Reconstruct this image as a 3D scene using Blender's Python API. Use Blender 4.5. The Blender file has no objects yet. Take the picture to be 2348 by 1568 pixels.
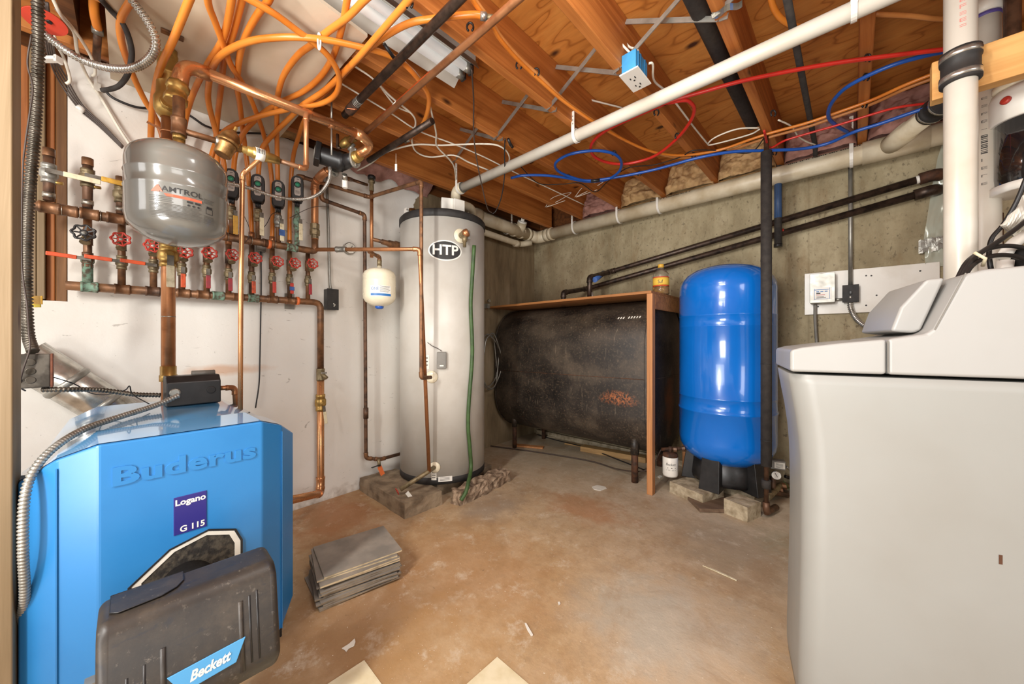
import bpy, bmesh, math, random
from mathutils import Vector as V, Matrix, noise as mnoise
random.seed(7)
PI = math.pi
scn = bpy.context.scene
COL = scn.collection

# ------------------------------------------------------------------ camera, light, exposure
H = 1.0                                   # camera height; the photograph's focal length is 826 px of 2348
FPX = 826.0
YAW = math.radians(43.4)
FW = V((-math.sin(YAW), math.cos(YAW), 0)); RT = V((math.cos(YAW), math.sin(YAW), 0)); UP = V((0, 0, 1))
cam_d = bpy.data.cameras.new('camera'); cam = bpy.data.objects.new('camera', cam_d); COL.objects.link(cam)
cam.location = (0, 0, H); cam.rotation_euler = (PI/2, 0, YAW)
cam_d.sensor_width = 36; cam_d.lens = FPX/2348*36; cam_d.clip_start = .02
scn.camera = cam
scn.view_settings.view_transform = 'Standard'; scn.view_settings.look = 'None'
scn.view_settings.exposure = -0.09; scn.view_settings.gamma = 1; scn.view_settings.use_curve_mapping = False
w = bpy.data.worlds.new('world'); scn.world = w; w.use_nodes = True
w.node_tree.nodes['Background'].inputs[0].default_value = (1.0, .97, .93, 1)
w.node_tree.nodes['Background'].inputs[1].default_value = .9
def area(name, loc, target, sx, sy, power, col):
    l = bpy.data.lights.new(name, 'AREA'); l.shape = 'RECTANGLE'; l.size = sx; l.size_y = sy; l.energy = power; l.color = col
    o = bpy.data.objects.new(name, l); COL.objects.link(o); o.location = loc
    o.rotation_euler = (V(target)-V(loc)).to_track_quat('-Z', 'Y').to_euler()
    return o
area('key_lamp', (-.72, -1.0, 1.70), (-1.3, 2.2, .5), .14, .7, 46, (1, .98, .94))
area('right_fill', (4.2, -.6, 2.15), (-1.4, 1.9, .2), 2.4, 1.8, 95, (1, .985, .96))  # unseen fill added on the right to brighten the left wall
area('back_fill', (-.6, -4.6, 2.2), (-1.0, 2.6, .3), 2.4, 1.8, 85, (1, .985, .96))  # added fill far behind the camera, evens out the falloff
area('bounce_fill', (-.2, -1.1, .5), (-.75, 1.3, 2.6), .8, .8, 31, (1, .98, .95)).data.spread = math.radians(120)  # upward fill, added out of view to brighten the ceiling
area('overhead_fill', (-.45, .62, 2.13), (-1.05, 2.3, 0), .5, .5, 17, (1, .98, .95))  # overhead fill added above the view to lift the back floor, no fixture

# ------------------------------------------------------------------ where a point of the photograph lies on a real surface
def ray(px, py): return FW + RT*((px-1174)/FPX) + UP*((784-py)/FPX)
CAM = V((0, 0, H))
def D(px, py, d): return CAM + ray(px, py)*d
def hit(px, py, n, c):                    # plane n.p = c
    r = ray(px, py); return CAM + r*((c - n.dot(CAM))/n.dot(r))
NA = V((1, .06, 0)).normalized(); TA = V((-NA.y, NA.x, 0))
WALL_A = -2.37/math.hypot(1, .06); WALL_B = 3.06
def WA(px, py, off=0): return hit(px, py, NA, WALL_A+off)
def WB(px, py, off=0): return hit(px, py, V((0, 1, 0)), WALL_B-off)
def ZP(px, py, z): return hit(px, py, UP, z)
def XP(px, py, x): return hit(px, py, V((1, 0, 0)), x)
def YP(px, py, y): return hit(px, py, V((0, 1, 0)), y)
def wallx(y): return -2.37 - .06*y
def vert(p, z): return V((p.x, p.y, z))

# ------------------------------------------------------------------ mesh building
def frame(axis):
    a = V(axis).normalized(); u = a.cross(V((0, 0, 1)))
    if u.length < 1e-3: u = V((1, 0, 0))
    u.normalize(); return u, a.cross(u).normalized()*-1 if False else a.cross(u).normalized(), a
def smooth_path(pts, n=7):
    P = [V(p) for p in pts]
    if len(P) < 3: return P
    out = []
    Q = [P[0]*2-P[1]] + P + [P[-1]*2-P[-2]]
    for i in range(1, len(Q)-2):
        p0, p1, p2, p3 = Q[i-1:i+3]
        for k in range(n):
            t = k/n
            out.append(.5*((2*p1) + (p2-p0)*t + (2*p0-5*p1+4*p2-p3)*t*t + (3*p1-p0-3*p2+p3)*t**3))
    return out + [P[-1]]
def fillet(pts, rad, seg=5):
    P = [V(p) for p in pts]; out = [P[0]]
    for i in range(1, len(P)-1):
        a, b, c = P[i-1:i+2]
        u = (a-b); v = (c-b); lu, lv = u.length, v.length; u.normalize(); v.normalize()
        k = min(rad, lu*.48, lv*.48)
        s, e = b+u*k, b+v*k
        for j in range(seg+1):
            t = j/seg; out.append(s*(1-t)**2 + b*2*t*(1-t) + e*t*t)
    return out + [P[-1]]
class G:
    def __init__(s): s.v = []; s.f = []; s.sm = []
    def add(s, vs, fs, sm=False):
        b = len(s.v); s.v += [V(q) for q in vs]
        for f in fs: s.f.append([b+i for i in f]); s.sm.append(sm)
        return s
    def box(s, lo, hi):
        x0, y0, z0 = lo; x1, y1, z1 = hi
        return s.add([(x0,y0,z0),(x1,y0,z0),(x1,y1,z0),(x0,y1,z0),(x0,y0,z1),(x1,y0,z1),(x1,y1,z1),(x0,y1,z1)],
                     [(0,3,2,1),(4,5,6,7),(0,1,5,4),(1,2,6,5),(2,3,7,6),(3,0,4,7)])
    def obox(s, c, ax, ay, az):           # half-axis vectors
        c, ax, ay, az = V(c), V(ax), V(ay), V(az)
        vs = [c+ax*i+ay*j+az*k for k in (-1, 1) for i, j in ((-1,-1),(1,-1),(1,1),(-1,1))]
        return s.add(vs, [(0,3,2,1),(4,5,6,7),(0,1,5,4),(1,2,6,5),(2,3,7,6),(3,0,4,7)])
    def bar(s, a, b, w, h, up=(0,0,1)):   # rectangular bar from a to b
        a, b = V(a), V(b); d = (b-a); u = d.cross(V(up)); u.normalize(); n = u.cross(d).normalized()
        return s.obox((a+b)/2, u*w/2, d/2, n*h/2)
    def prism(s, poly, vec):
        n = len(poly); P = [V(p) for p in poly]; vec = V(vec)
        return s.add(P+[p+vec for p in P], [tuple(range(n))[::-1], tuple(range(n, 2*n))] + [(i, (i+1)%n, n+(i+1)%n, n+i) for i in range(n)])
    def tube(s, pts, r, n=10, caps=True, closed=False, wave=0, every=1):
        P = [V(p) for p in pts]; m = len(P)
        R = r if isinstance(r, (list, tuple)) else [r]*m
        T = []
        for i in range(m):
            a = P[(i-1) % m] if (closed or i) else P[0]; b = P[(i+1) % m] if (closed or i < m-1) else P[-1]
            t = b-a; T.append(t.normalized() if t.length > 1e-9 else V((0,0,1)))
        u, _, _ = frame(T[0]); vs = []
        for i in range(m):
            u = (u - T[i]*u.dot(T[i])); u.normalize(); w_ = T[i].cross(u)
            vs += [P[i] + (u*math.cos(2*PI*k/n) + w_*math.sin(2*PI*k/n))*R[i] for k in range(n)]
        fs = []
        for i in range(m if closed else m-1):
            j = (i+1) % m
            fs += [(i*n+k, i*n+(k+1)%n, j*n+(k+1)%n, j*n+k) for k in range(n)]
        s.add(vs, fs, True)
        if caps and not closed:
            b = len(s.v)-len(vs)
            s.f.append([b+k for k in range(n)][::-1]); s.sm.append(False)
            s.f.append([b+(m-1)*n+k for k in range(n)]); s.sm.append(False)
        return s
    def rod(s, a, b, r, n=12): return s.tube([a, b], r, n)
    def lathe(s, prof, o, axis=(0,0,1), n=24, sm=True):
        o = V(o); u, w_, a = frame(axis); vs = []; m = len(prof)
        for r, h in prof: vs += [o + a*h + (u*math.cos(2*PI*k/n)+w_*math.sin(2*PI*k/n))*max(r, 1e-5) for k in range(n)]
        fs = [(i*n+k, i*n+(k+1)%n, (i+1)*n+(k+1)%n, (i+1)*n+k) for i in range(m-1) for k in range(n)]
        s.add(vs, fs, sm)
        b = len(s.v)-len(vs)
        if prof[0][0] > 1e-4: s.f.append([b+k for k in range(n)][::-1]); s.sm.append(False)
        if prof[-1][0] > 1e-4: s.f.append([b+(m-1)*n+k for k in range(n)]); s.sm.append(False)
        return s
    def grid(s, fn, nu, nv, sm=True):
        vs = [fn(i/nu, j/nv) for j in range(nv+1) for i in range(nu+1)]
        return s.add(vs, [(j*(nu+1)+i, j*(nu+1)+i+1, (j+1)*(nu+1)+i+1, (j+1)*(nu+1)+i) for j in range(nv) for i in range(nu)], sm)
    def build(s, name, mat, parent=None, label=None, cat=None, group=None, kind=None, bevel=0, seg=2, ang=0, origin=None):
        if parent is None:
            if origin is None:
                xs = [q.x for q in s.v]; ys = [q.y for q in s.v]; zs = [q.z for q in s.v]
                origin = V(((min(xs)+max(xs))/2, (min(ys)+max(ys))/2, min(zs)))
            o0 = V(origin)
        else:
            o0 = V((0,0,0)); p = parent
            while p: o0 = o0 + p.location; p = p.parent
        me = bpy.data.meshes.new(name)
        me.from_pydata([q-o0 for q in s.v], [], s.f)
        me.polygons.foreach_set('use_smooth', s.sm); me.materials.append(mat)
        bm = bmesh.new(); bm.from_mesh(me); bmesh.ops.recalc_face_normals(bm, faces=bm.faces); bm.to_mesh(me); bm.free()
        o = bpy.data.objects.new(name, me); COL.objects.link(o)
        if parent is None: o.location = o0
        else: o.parent = parent
        if bevel:
            b = o.modifiers.new('bevel', 'BEVEL'); b.width = bevel; b.segments = seg; b.limit_method = 'ANGLE'; b.angle_limit = math.radians(35)
            if ang: b.angle_limit = math.radians(ang)
            if seg > 1 and not ang:
                me.polygons.foreach_set('use_smooth', [True]*len(me.polygons)); b.harden_normals = True
        tag(o, label, cat, group, kind)
        return o
def tag(o, label=None, cat=None, group=None, kind=None):
    for k, x in (('label', label), ('category', cat), ('group', group), ('kind', kind)):
        if x: o[k] = x
    return o
def T(name, label, cat, loc, group=None, kind=None):
    o = bpy.data.objects.new(name, None); COL.objects.link(o); o.location = V(loc); o.empty_display_size = .05
    return tag(o, label, cat, group, kind)
def text(s, size, fn, name, mat, parent, bold=0, ext=0, shear=0, xs=1.0, align='CENTER', label=None, sp=1.0):
    c = bpy.data.curves.new('t', 'FONT'); c.body = s; c.size = size; c.extrude = ext; c.offset = bold; c.align_x = align; c.align_y = 'CENTER'; c.shear = shear; c.resolution_u = 3; c.space_character = sp
    o = bpy.data.objects.new('t', c); me = o.to_mesh()
    g = G(); g.add([fn(q.co.x*xs, q.co.y, q.co.z) for q in me.vertices], [tuple(p.vertices) for p in me.polygons])
    o.to_mesh_clear(); bpy.data.objects.remove(o); bpy.data.curves.remove(c)
    ob = g.build(name, mat, parent, label=label); return ob
def flat(o, ux, uy, un=None):             # text placed on a plane
    o, ux, uy = V(o), V(ux).normalized(), V(uy).normalized(); un = ux.cross(uy)
    return lambda x, y, z: o + ux*x + uy*y + un*z
def oncyl(cx, cy, R, a0, z0, lift=.0015): # text wrapped on an upright cylinder
    return lambda x, y, z: V((cx+(R+lift+z)*math.cos(a0+x/R), cy+(R+lift+z)*math.sin(a0+x/R), z0+y))
def cylang(px, cx, cy, R):                # angle on the cylinder where the ray at px meets it
    r = ray(px, 784); a = r.x*r.x+r.y*r.y; b = -2*(r.x*cx+r.y*cy); c = cx*cx+cy*cy-R*R
    d = (-b-math.sqrt(max(b*b-4*a*c, 0)))/(2*a); p = r*d
    return math.atan2(p.y-cy, p.x-cx), d

# ------------------------------------------------------------------ materials
def C(h):
    h = h.lstrip('#'); q = [int(h[i:i+2], 16)/255 for i in (0, 2, 4)]
    return tuple((x/12.92 if x <= .04045 else ((x+.055)/1.055)**2.4) for x in q) + (1,)
class N:
    def __init__(s, name):
        s.m = bpy.data.materials.new(name); s.m.use_nodes = True; s.t = s.m.node_tree; s.b = s.t.nodes['Principled BSDF']
        s.pos = s.t.nodes.new('ShaderNodeNewGeometry').outputs['Position']
    def n(s, ty, ins=None, **kw):
        q = s.t.nodes.new(ty)
        for k, x in kw.items(): setattr(q, k, x)
        for k, x in (ins or {}).items(): s.set(q.inputs[k], x)
        return q
    def set(s, sock, x):
        if hasattr(x, 'links') or isinstance(x, bpy.types.NodeSocket): s.t.links.new(x, sock)
        else: sock.default_value = x
    def map(s, sc, rot=(0,0,0)): return s.n('ShaderNodeMapping', {'Vector': s.pos, 'Scale': sc, 'Rotation': rot}).outputs[0]
    def noise(s, vec, scale, detail=3, rough=.55, dist=0): return s.n('ShaderNodeTexNoise', {'Vector': vec, 'Scale': scale, 'Detail': detail, 'Roughness': rough, 'Distortion': dist}).outputs[0]
    def ramp(s, fac, stops):
        q = s.n('ShaderNodeValToRGB', {'Fac': fac}); e = q.color_ramp.elements
        while len(e) < len(stops): e.new(.5)
        for i, (p, c) in enumerate(stops):
            e[i].position = p; e[i].color = c if not isinstance(c, str) else C(c)
        return q.outputs[0]
    def step(s, fac, a, b): return s.ramp(fac, [(a, (0,0,0,1)), (b, (1,1,1,1))])
    def mix(s, fac, a, b, mode='MIX'):
        q = s.n('ShaderNodeMix', data_type='RGBA', blend_type=mode)
        s.set(q.inputs[0], fac)
        for i, x in ((6, a), (7, b)): s.set(q.inputs[i], C(x) if isinstance(x, str) else x)
        return q.outputs[2]
    def math(s, op, a, b=0.0, c=0.0):
        q = s.n('ShaderNodeMath', operation=op)
        for i, x in enumerate((a, b, c)): s.set(q.inputs[i], x)
        return q.outputs[0]
    def sep(s): return s.n('ShaderNodeSeparateXYZ', {0: s.pos}).outputs
    def blob(s, p, rad, sx=1, sy=1, sz=1):  # 1 inside a soft, ragged patch at p
        d = s.n('ShaderNodeVectorMath', {0: s.pos, 1: tuple(p)}, operation='SUBTRACT').outputs[0]
        d = s.n('ShaderNodeVectorMath', {0: d, 1: (1/sx, 1/sy, 1/sz)}, operation='MULTIPLY').outputs[0]
        l = s.n('ShaderNodeVectorMath', {0: d}, operation='LENGTH').outputs['Value']
        nz = s.noise(s.pos, 9, 4)
        l = s.math('ADD', l, s.math('MULTIPLY', s.math('SUBTRACT', nz, .5), rad*1.3))
        return s.n('ShaderNodeMapRange', {0: l, 1: rad*.35, 2: rad, 3: 1.0, 4: 0.0}).outputs[0]
    def out(s, col=None, rough=None, metal=0, bump=None, bstr=.2, bdist=.01, **kw):
        if col is not None: s.set(s.b.inputs['Base Color'], C(col) if isinstance(col, str) else col)
        if rough is not None: s.set(s.b.inputs['Roughness'], rough)
        s.set(s.b.inputs['Metallic'], metal)
        for k, x in kw.items(): s.set(s.b.inputs[k.replace('_', ' ')], x)
        if bump is not None:
            q = s.n('ShaderNodeBump', {'Height': bump, 'Strength': bstr, 'Distance': bdist}); s.t.links.new(q.outputs[0], s.b.inputs['Normal'])
        return s.m
def plain(name, col, rough=.5, metal=0, col2=None, scale=12, lo=.45, hi=.65, bump=0, bscale=60, stretch=(1,1,1), rvar=.12, **kw):
    n = N(name); vec = n.map(stretch)
    if col2 is None:
        c = C(col); col2 = tuple(x*.82 for x in c[:3])+(1,); c1 = c
    else: c1 = C(col); col2 = C(col2)
    nz = n.noise(vec, scale, 4)
    cc = n.mix(n.step(nz, lo, hi), c1, col2)
    r = n.math('ADD', n.math('MULTIPLY', n.noise(vec, scale*2.3, 3), rvar*2), rough-rvar)
    return n.out(cc, r, metal, n.noise(vec, bscale, 4) if bump else None, bump, .004, **kw)
M = {}
M['copper'] = plain('copper', '#bf8459', .36, .7, '#93603f', 14, .5, .75)
M['copper_new'] = plain('copper_bright', '#d09768', .28, .75, '#b3764c', 9, .5, .8)
M['copper_old'] = plain('copper_aged', '#8c6343', .45, .5, '#5c4433', 22, .43, .66, .2)
M['copper_dark'] = plain('copper_tarnished', '#6c4e3a', .5, .45, '#3f3026', 25, .45, .68, .2)
M['patina'] = plain('copper_patina', '#7f9f8a', .8, .1, '#5f5546', 55, .44, .6, .5)
M['solder'] = plain('solder', '#b9b3a6', .4, .9, '#7d776c', 60)
M['brass'] = plain('brass', '#bd9a58', .36, .75, '#8f723f', 18, .5, .75)
M['brass_old'] = plain('brass_aged', '#8f7f60', .48, .55, '#5c503c', 30, .45, .68, .2)
M['bronze'] = plain('bronze_cast', '#a07a4c', .45, .85, '#7a5a34', 40, .4, .7, .3)
M['pex'] = plain('pex_orange', '#d9822f', .34, 0, '#c26a1c', 5, .45, .7)
M['pex_tan'] = plain('pex_tan', '#cf8a4c', .35, 0, '#b9743a', 5)
M['pex_red'] = plain('pex_red', '#cf2f24', .35)
M['pex_blue'] = plain('pex_blue', '#1f55ad', .35)
M['steel_pipe'] = plain('black_iron', '#4b3b31', .42, .55, '#2d241f', 26, .42, .65, .2)
M['steel_rust'] = plain('rusty_steel', '#5b3a26', .75, .2, '#33241b', 24, .4, .65, .4)
M['galv'] = plain('galvanised', '#a5a39b', .38, .6, '#807d75', 10, .4, .7)
M['chrome'] = plain('bright_steel', '#c4c1b9', .25, .8, '#96928a', 15)
M['flex_dark'] = plain('flex_dark', '#6d665c', .4, .8, '#4e483f', 20)
M['black'] = plain('black_plastic', '#1d1c1c', .4, 0, '#292727', 14)
M['black_matte'] = plain('black_rubber', '#232120', .65, 0, '#302c29', 20, .4, .7, .1)
M['foam'] = plain('foam_insulation', '#3a3531', .8, 0, '#2b2725', 30, .4, .7, .2, 200)
M['white'] = plain('white_plastic', '#e9e5dc', .35, 0, '#ded8cc', 6)
M['white_metal'] = plain('white_enamel', '#cac5bb', .38, 0, '#c2bcb1', 5)
M['pvc'] = plain('pvc_white', '#cfc9bc', .34, 0, '#c5bcab', 5, .45, .7)
M['pvc_old'] = plain('pvc_aged', '#d9cdb3', .38, 0, '#b9a684', 7, .42, .75)
M['cream'] = plain('cream_enamel', '#e6dcc2', .28, 0, '#ddd0b2', 5)
M['wire_white'] = plain('cable_white', '#e4dccb', .45)
M['wire_black'] = plain('cable_black', '#262322', .45)
M['wire_brown'] = plain('cable_brown', '#4a3d36', .5)
M['yellow'] = plain('yellow_sleeve', '#d7a53a', .45, 0, '#a87a25', 40, .5, .7)
M['ivory'] = plain('ivory_sleeve', '#ded3b2', .45, 0, '#b7a77f', 40, .5, .7)
M['red'] = plain('red_paint', '#b8392b', .45, 0, '#8e2a20', 40, .5, .7)
M['red_dark'] = plain('red_sleeve', '#a52b32', .45, 0, '#83343c', 40, .45, .7)
M['orange'] = plain('orange_sleeve', '#cf5328', .45, 0, '#a33f1e', 40, .5, .7)
M['orange_tag'] = plain('orange_tag', '#e8763c', .5)
M['blue_tape'] = plain('blue_tape', '#3a5fa0', .55, 0, '#2d4a80', 30)
M['gasket'] = plain('grey_cast', '#a19c91', .45, .4, '#827c70', 25)
M['grey_tank'] = plain('grey_enamel', '#6e6b64', .2, 0, '#68645d', 4, Coat_Weight=.6, Coat_Roughness=.06)
M['ink'] = plain('ink', '#262422', .6)
M['ink_grey'] = plain('ink_grey', '#55514a', .6)
M['paper'] = plain('paper', '#e4dfd2', .7)
M['label_red'] = plain('label_red', '#c85a3c', .5)
M['green'] = plain('hose_green', '#3f5a2c', .55, 0, '#304523', 18, .4, .7)
M['green_led'] = plain('badge_green', '#2f8f6d', .4)
M['grey_plastic'] = plain('grey_plastic', '#7b776f', .45)
M['label_blue'] = plain('label_blue', '#2f6fae', .45)
M['pink'] = plain('insulation_pink', '#b08377', .95, 0, '#8c6154', 18, .4, .7, .6)
def wood(name, base, dark, along, rough=.6, fine=34, knots=True, lo=.38, hi=.72):
    n = N(name); sc = [fine]*3; sc[along] = 1.3
    v = n.map(tuple(sc)); nz = n.noise(v, 1, 5, .6, .6)
    c = n.ramp(nz, [(lo, base), (hi, dark)])
    big = n.noise(n.map((2.2,)*3), 1, 3); c = n.mix(n.math('MULTIPLY', n.step(big, .45, .7), .45), c, dark)
    if knots:
        s3 = [7.0]*3; s3[along] = 3.2
        k = n.n('ShaderNodeTexVoronoi', {'Vector': n.map(tuple(s3)), 'Scale': 1.0}).outputs['Distance']
        c = n.mix(n.math('SUBTRACT', 1.0, n.step(k, .05, .13)), c, '#4a2408')
    return n.out(c, rough, 0, nz, .25, .004)
M['joist'] = wood('joist_fir', '#c67d3c', '#97521c', 1)
M['pine_z'] = wood('pine_upright', '#927c5e', '#796445', 2, fine=22)
M['pine_x'] = wood('pine_level', '#d9a866', '#b9803f', 0, fine=26, knots=False)
M['stud_a'] = wood('stud_orange', '#b8743c', '#8a4d20', 2)
M['stud_b'] = wood('stud_brown', '#8d6238', '#5d3c1d', 2)
M['frame_wood'] = wood('frame_fir', '#c58a58', '#9c6334', 2, knots=False)
M['shelf_wood'] = wood('shelf_ply', '#b57a45', '#7f4f27', 0, knots=False)
M['board_old'] = wood('board_weathered', '#7a6350', '#54402f', 0, knots=False, fine=26)
M['block_wood'] = wood('block_pine', '#b8925f', '#8f6d42', 0, knots=False)
M['rim_wood'] = wood('rim_dark', '#7a4a22', '#3c2310', 1)
def ply():
    n = N('subfloor_ply'); v = n.map((2.0, 5.0, 2)); nz = n.noise(v, 1.1, 2, .5, .5)
    band = n.math('PINGPONG', n.math('MULTIPLY', nz, 11.0), 1.0)
    c = n.ramp(band, [(0, '#9c5a1f'), (.16, '#c47c36'), (1, '#cc8840')])
    fine = n.noise(n.map((9, 60, 9)), 1, 3); c = n.mix(n.math('MULTIPLY', n.step(fine, .45, .75), .35), c, '#8f5520')
    big = n.noise(n.map((1.1,)*3), 1, 3); c = n.mix(n.math('MULTIPLY', n.step(big, .48, .72), .5), c, '#8a4c1a')
    k = n.n('ShaderNodeTexVoronoi', {'Vector': n.map((3.1, 5.5, 3)), 'Scale': 1.0}).outputs['Distance']
    c = n.mix(n.math('SUBTRACT', 1.0, n.step(k, .05, .13)), c, '#43210a')
    return n.out(c, .55, 0, band, .1, .002)
M['ply'] = ply()
def plaster():
    n = N('painted_wall'); x, y, z = n.sep()
    big = n.noise(n.map((1.6,)*3), 1, 4); c = n.mix(n.step(big, .4, .75), '#e8e4dc', '#dcd3c6')
    sp = n.noise(n.pos, 95, 2); c = n.mix(n.math('MULTIPLY', n.step(sp, .74, .78), .6), c, '#7d7468')
    sc = n.noise(n.map((30, 9, 22)), 1, 5, .6, 1.5); c = n.mix(n.math('MULTIPLY', n.step(sc, .67, .72), .6), c, '#8b8175')
    c = n.mix(n.math('MULTIPLY', n.blob(WA(525, 848), .1, 1, 2.2, .35), .55), c, '#c98a4e')
    low = n.math('MULTIPLY', n.math('SUBTRACT', 1.0, n.n('ShaderNodeMapRange', {0: z, 1: 0.0, 2: .16}).outputs[0]), n.noise(n.pos, 16, 4))
    c = n.mix(n.math('MULTIPLY', n.step(low, .3, .6), .7), c, '#8d7c68')
    conc = n.ramp(n.noise(n.map((5, 5, 1.4)), 1.5, 5, .65), [(.3, '#6b5b45'), (.55, '#8c7a5e'), (.8, '#a3927a')])
    st = n.noise(n.map((38, 38, 1.2)), 1, 3); conc = n.mix(n.math('MULTIPLY', n.step(st, .55, .75), .4), conc, '#5a4a36')
    edge = n.math('ADD', y, n.math('MULTIPLY', n.noise(n.pos, 5, 4), .35))
    m = n.n('ShaderNodeMapRange', {0: edge, 1: 1.69, 2: 1.70}).outputs[0]
    c = n.mix(m, c, conc)
    return n.out(c, .6, 0, n.noise(n.pos, 30, 5), .18, .006)
M['plaster'] = plaster()
def concrete():
    n = N('poured_concrete'); v = n.map((3.5, 3.5, 1.6))
    c = n.ramp(n.noise(v, 1.3, 6, .62), [(.28, '#7d7055'), (.5, '#9d9072'), (.75, '#b6a98b')])
    st = n.noise(n.map((30, 30, 1.6)), 1, 4); c = n.mix(n.math('MULTIPLY', n.step(st, .5, .78), .22), c, '#7d6f54')
    pit = n.noise(n.map((60, 60, 34)), 1, 3); c = n.mix(n.math('MULTIPLY', n.step(pit, .61, .70), .6), c, '#54493a')
    mo = n.noise(n.map((16, 16, 12)), 1, 7, .75); c = n.mix(n.math('MULTIPLY', n.step(mo, .50, .66), .45), c, '#75664a'); c = n.mix(n.math('MULTIPLY', n.step(mo, .50, .34), .0), c, '#c2b69a')
    wet = n.noise(n.map((7, 7, 2.2)), 1, 5, .7); c = n.mix(n.math('MULTIPLY', n.step(wet, .56, .70), .4), c, '#7a5f3c')
    x, y, z = n.sep(); seam = n.math('PINGPONG', n.math('ADD', x, .21), .61)
    c = n.mix(n.math('MULTIPLY', n.math('SUBTRACT', 1.0, n.step(seam, .0, .008)), .3), c, '#6b5d45')
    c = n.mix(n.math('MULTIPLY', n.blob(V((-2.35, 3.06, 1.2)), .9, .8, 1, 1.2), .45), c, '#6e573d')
    h = n.math('ADD', n.math('MULTIPLY', n.noise(n.pos, 55, 5), .5), n.math('MULTIPLY', pit, -.6))
    return n.out(c, .85, 0, h, .5, .008)
M['concrete'] = concrete()
def floor():
    n = N('concrete_floor')
    a = n.noise(n.map((1.5,)*3), 1.5, 7, .68)
    c = n.ramp(a, [(.28, '#9a7b58'), (.45, '#b5966f'), (.6, '#c1a583'), (.8, '#cfbda2')])
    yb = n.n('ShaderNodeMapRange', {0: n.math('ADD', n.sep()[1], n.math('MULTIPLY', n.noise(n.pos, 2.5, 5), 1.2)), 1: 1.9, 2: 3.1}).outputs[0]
    c = n.mix(n.math('MULTIPLY', yb, .75), c, n.ramp(n.noise(n.pos, 5, 6, .7), [(.3, '#a39580'), (.7, '#cdc1ad')]))  # greyer dusty tone at the back, also lightened to offset weak light there
    f = n.noise(n.pos, 26, 6, .7); c = n.mix(n.math('MULTIPLY', n.step(f, .5, .72), .35), c, '#7d664d')
    for p, r, sx, sy, col, k in ((ZP(1340, 1165, 0), .26, 1.3, .8, '#b07a50', .6), (ZP(760, 1180, 0), .3, 1.6, 1, '#a5683a', .6), (ZP(820, 1430, 0), .45, 1.1, 1.1, '#8d6238', .55),
                                 (ZP(1080, 1290, 0), .5, 1.2, .8, '#a9794a', .45), (ZP(1560, 1440, 0), .33, 1, 1, '#cdc4b4', .55), (ZP(1450, 1400, 0), .3, 1, 1, '#a8a294', .5), (ZP(1290, 1040, 0), .8, 1, .8, '#a8987f', .6),
                                 (ZP(1130, 1160, 0), .2, 1, 1.4, '#8e8072', .6), (ZP(1700, 1260, 0), .4, 1, 1, '#9c8c74', .6), (ZP(1010, 1490, 0), .3, 1, 1, '#b08a58', .5), (ZP(1820, 1250, 0), .2, 1, 1, '#8a8a70', .4)):
        c = n.mix(n.math('MULTIPLY', n.blob(p, r, sx, sy, 1), k), c, col)
    w_ = n.noise(n.map((9, 9, 9), (0, 0, .5)), 1, 8, .78); c = n.mix(n.math('MULTIPLY', n.step(w_, .54, .70), .6), c, '#d9ccb7')
    w2 = n.noise(n.map((2.6, 2.6, 2.6), (0, 0, .9)), 1, 8, .72, .8); c = n.mix(n.math('MULTIPLY', n.step(w2, .50, .62), .4), c, '#9c7a54')
    sp = n.noise(n.pos, 110, 3); c = n.mix(n.math('MULTIPLY', n.step(sp, .69, .73), .85), c, '#e8dfce')
    dk = n.noise(n.map((20, 34, 20)), 1, 6, .72, .6); c = n.mix(n.math('MULTIPLY', n.step(dk, .66, .73), .6), c, '#4f4031')
    r = n.math('ADD', .42, n.math('MULTIPLY', n.noise(n.pos, 6, 4), .45))
    return n.out(c, r, 0, n.math('ADD', f, n.math('MULTIPLY', a, 2.0)), .25, .006)
M['floor'] = floor()
def tank_black():
    n = N('oil_tank_black'); a = n.noise(n.map((3, 3, 3)), 1, 5, .65)
    c = n.ramp(a, [(.35, '#191512'), (.52, '#2d2620'), (.75, '#584c3e')])
    f = n.noise(n.pos, 70, 4, .7); c = n.mix(n.math('MULTIPLY', n.step(f, .53, .72), .6), c, '#6b5a48')
    s_ = n.noise(n.map((60, 60, 7)), 1, 3); c = n.mix(n.math('MULTIPLY', n.step(s_, .64, .76), .55), c, '#8a7a66')
    c = n.mix(n.math('MULTIPLY', n.math('MULTIPLY', n.blob(V((-1.22, 2.38, .60)), .13, 1.2, 1, .5), n.step(n.noise(n.pos, 60, 6, .7), .45, .6)), .85), c, '#b5693a')
    c = n.mix(n.math('MULTIPLY', n.blob(V((-1.0, 2.75, .55)), .22, .3, .5, 1.2), .7), c, '#7a4420')
    z = n.sep()[2]; top = n.n('ShaderNodeMapRange', {0: z, 1: .7, 2: 1.25}).outputs[0]
    c = n.mix(n.math('MULTIPLY', n.math('MULTIPLY', top, n.step(n.noise(n.map((2.5, 2.5, 6)), 1, 4), .42, .62)), .4), c, '#6b5c4b')
    return n.out(c, n.math('ADD', .32, n.math('MULTIPLY', a, .4)), 0, f, .15, .003)
M['tank'] = tank_black()
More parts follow.
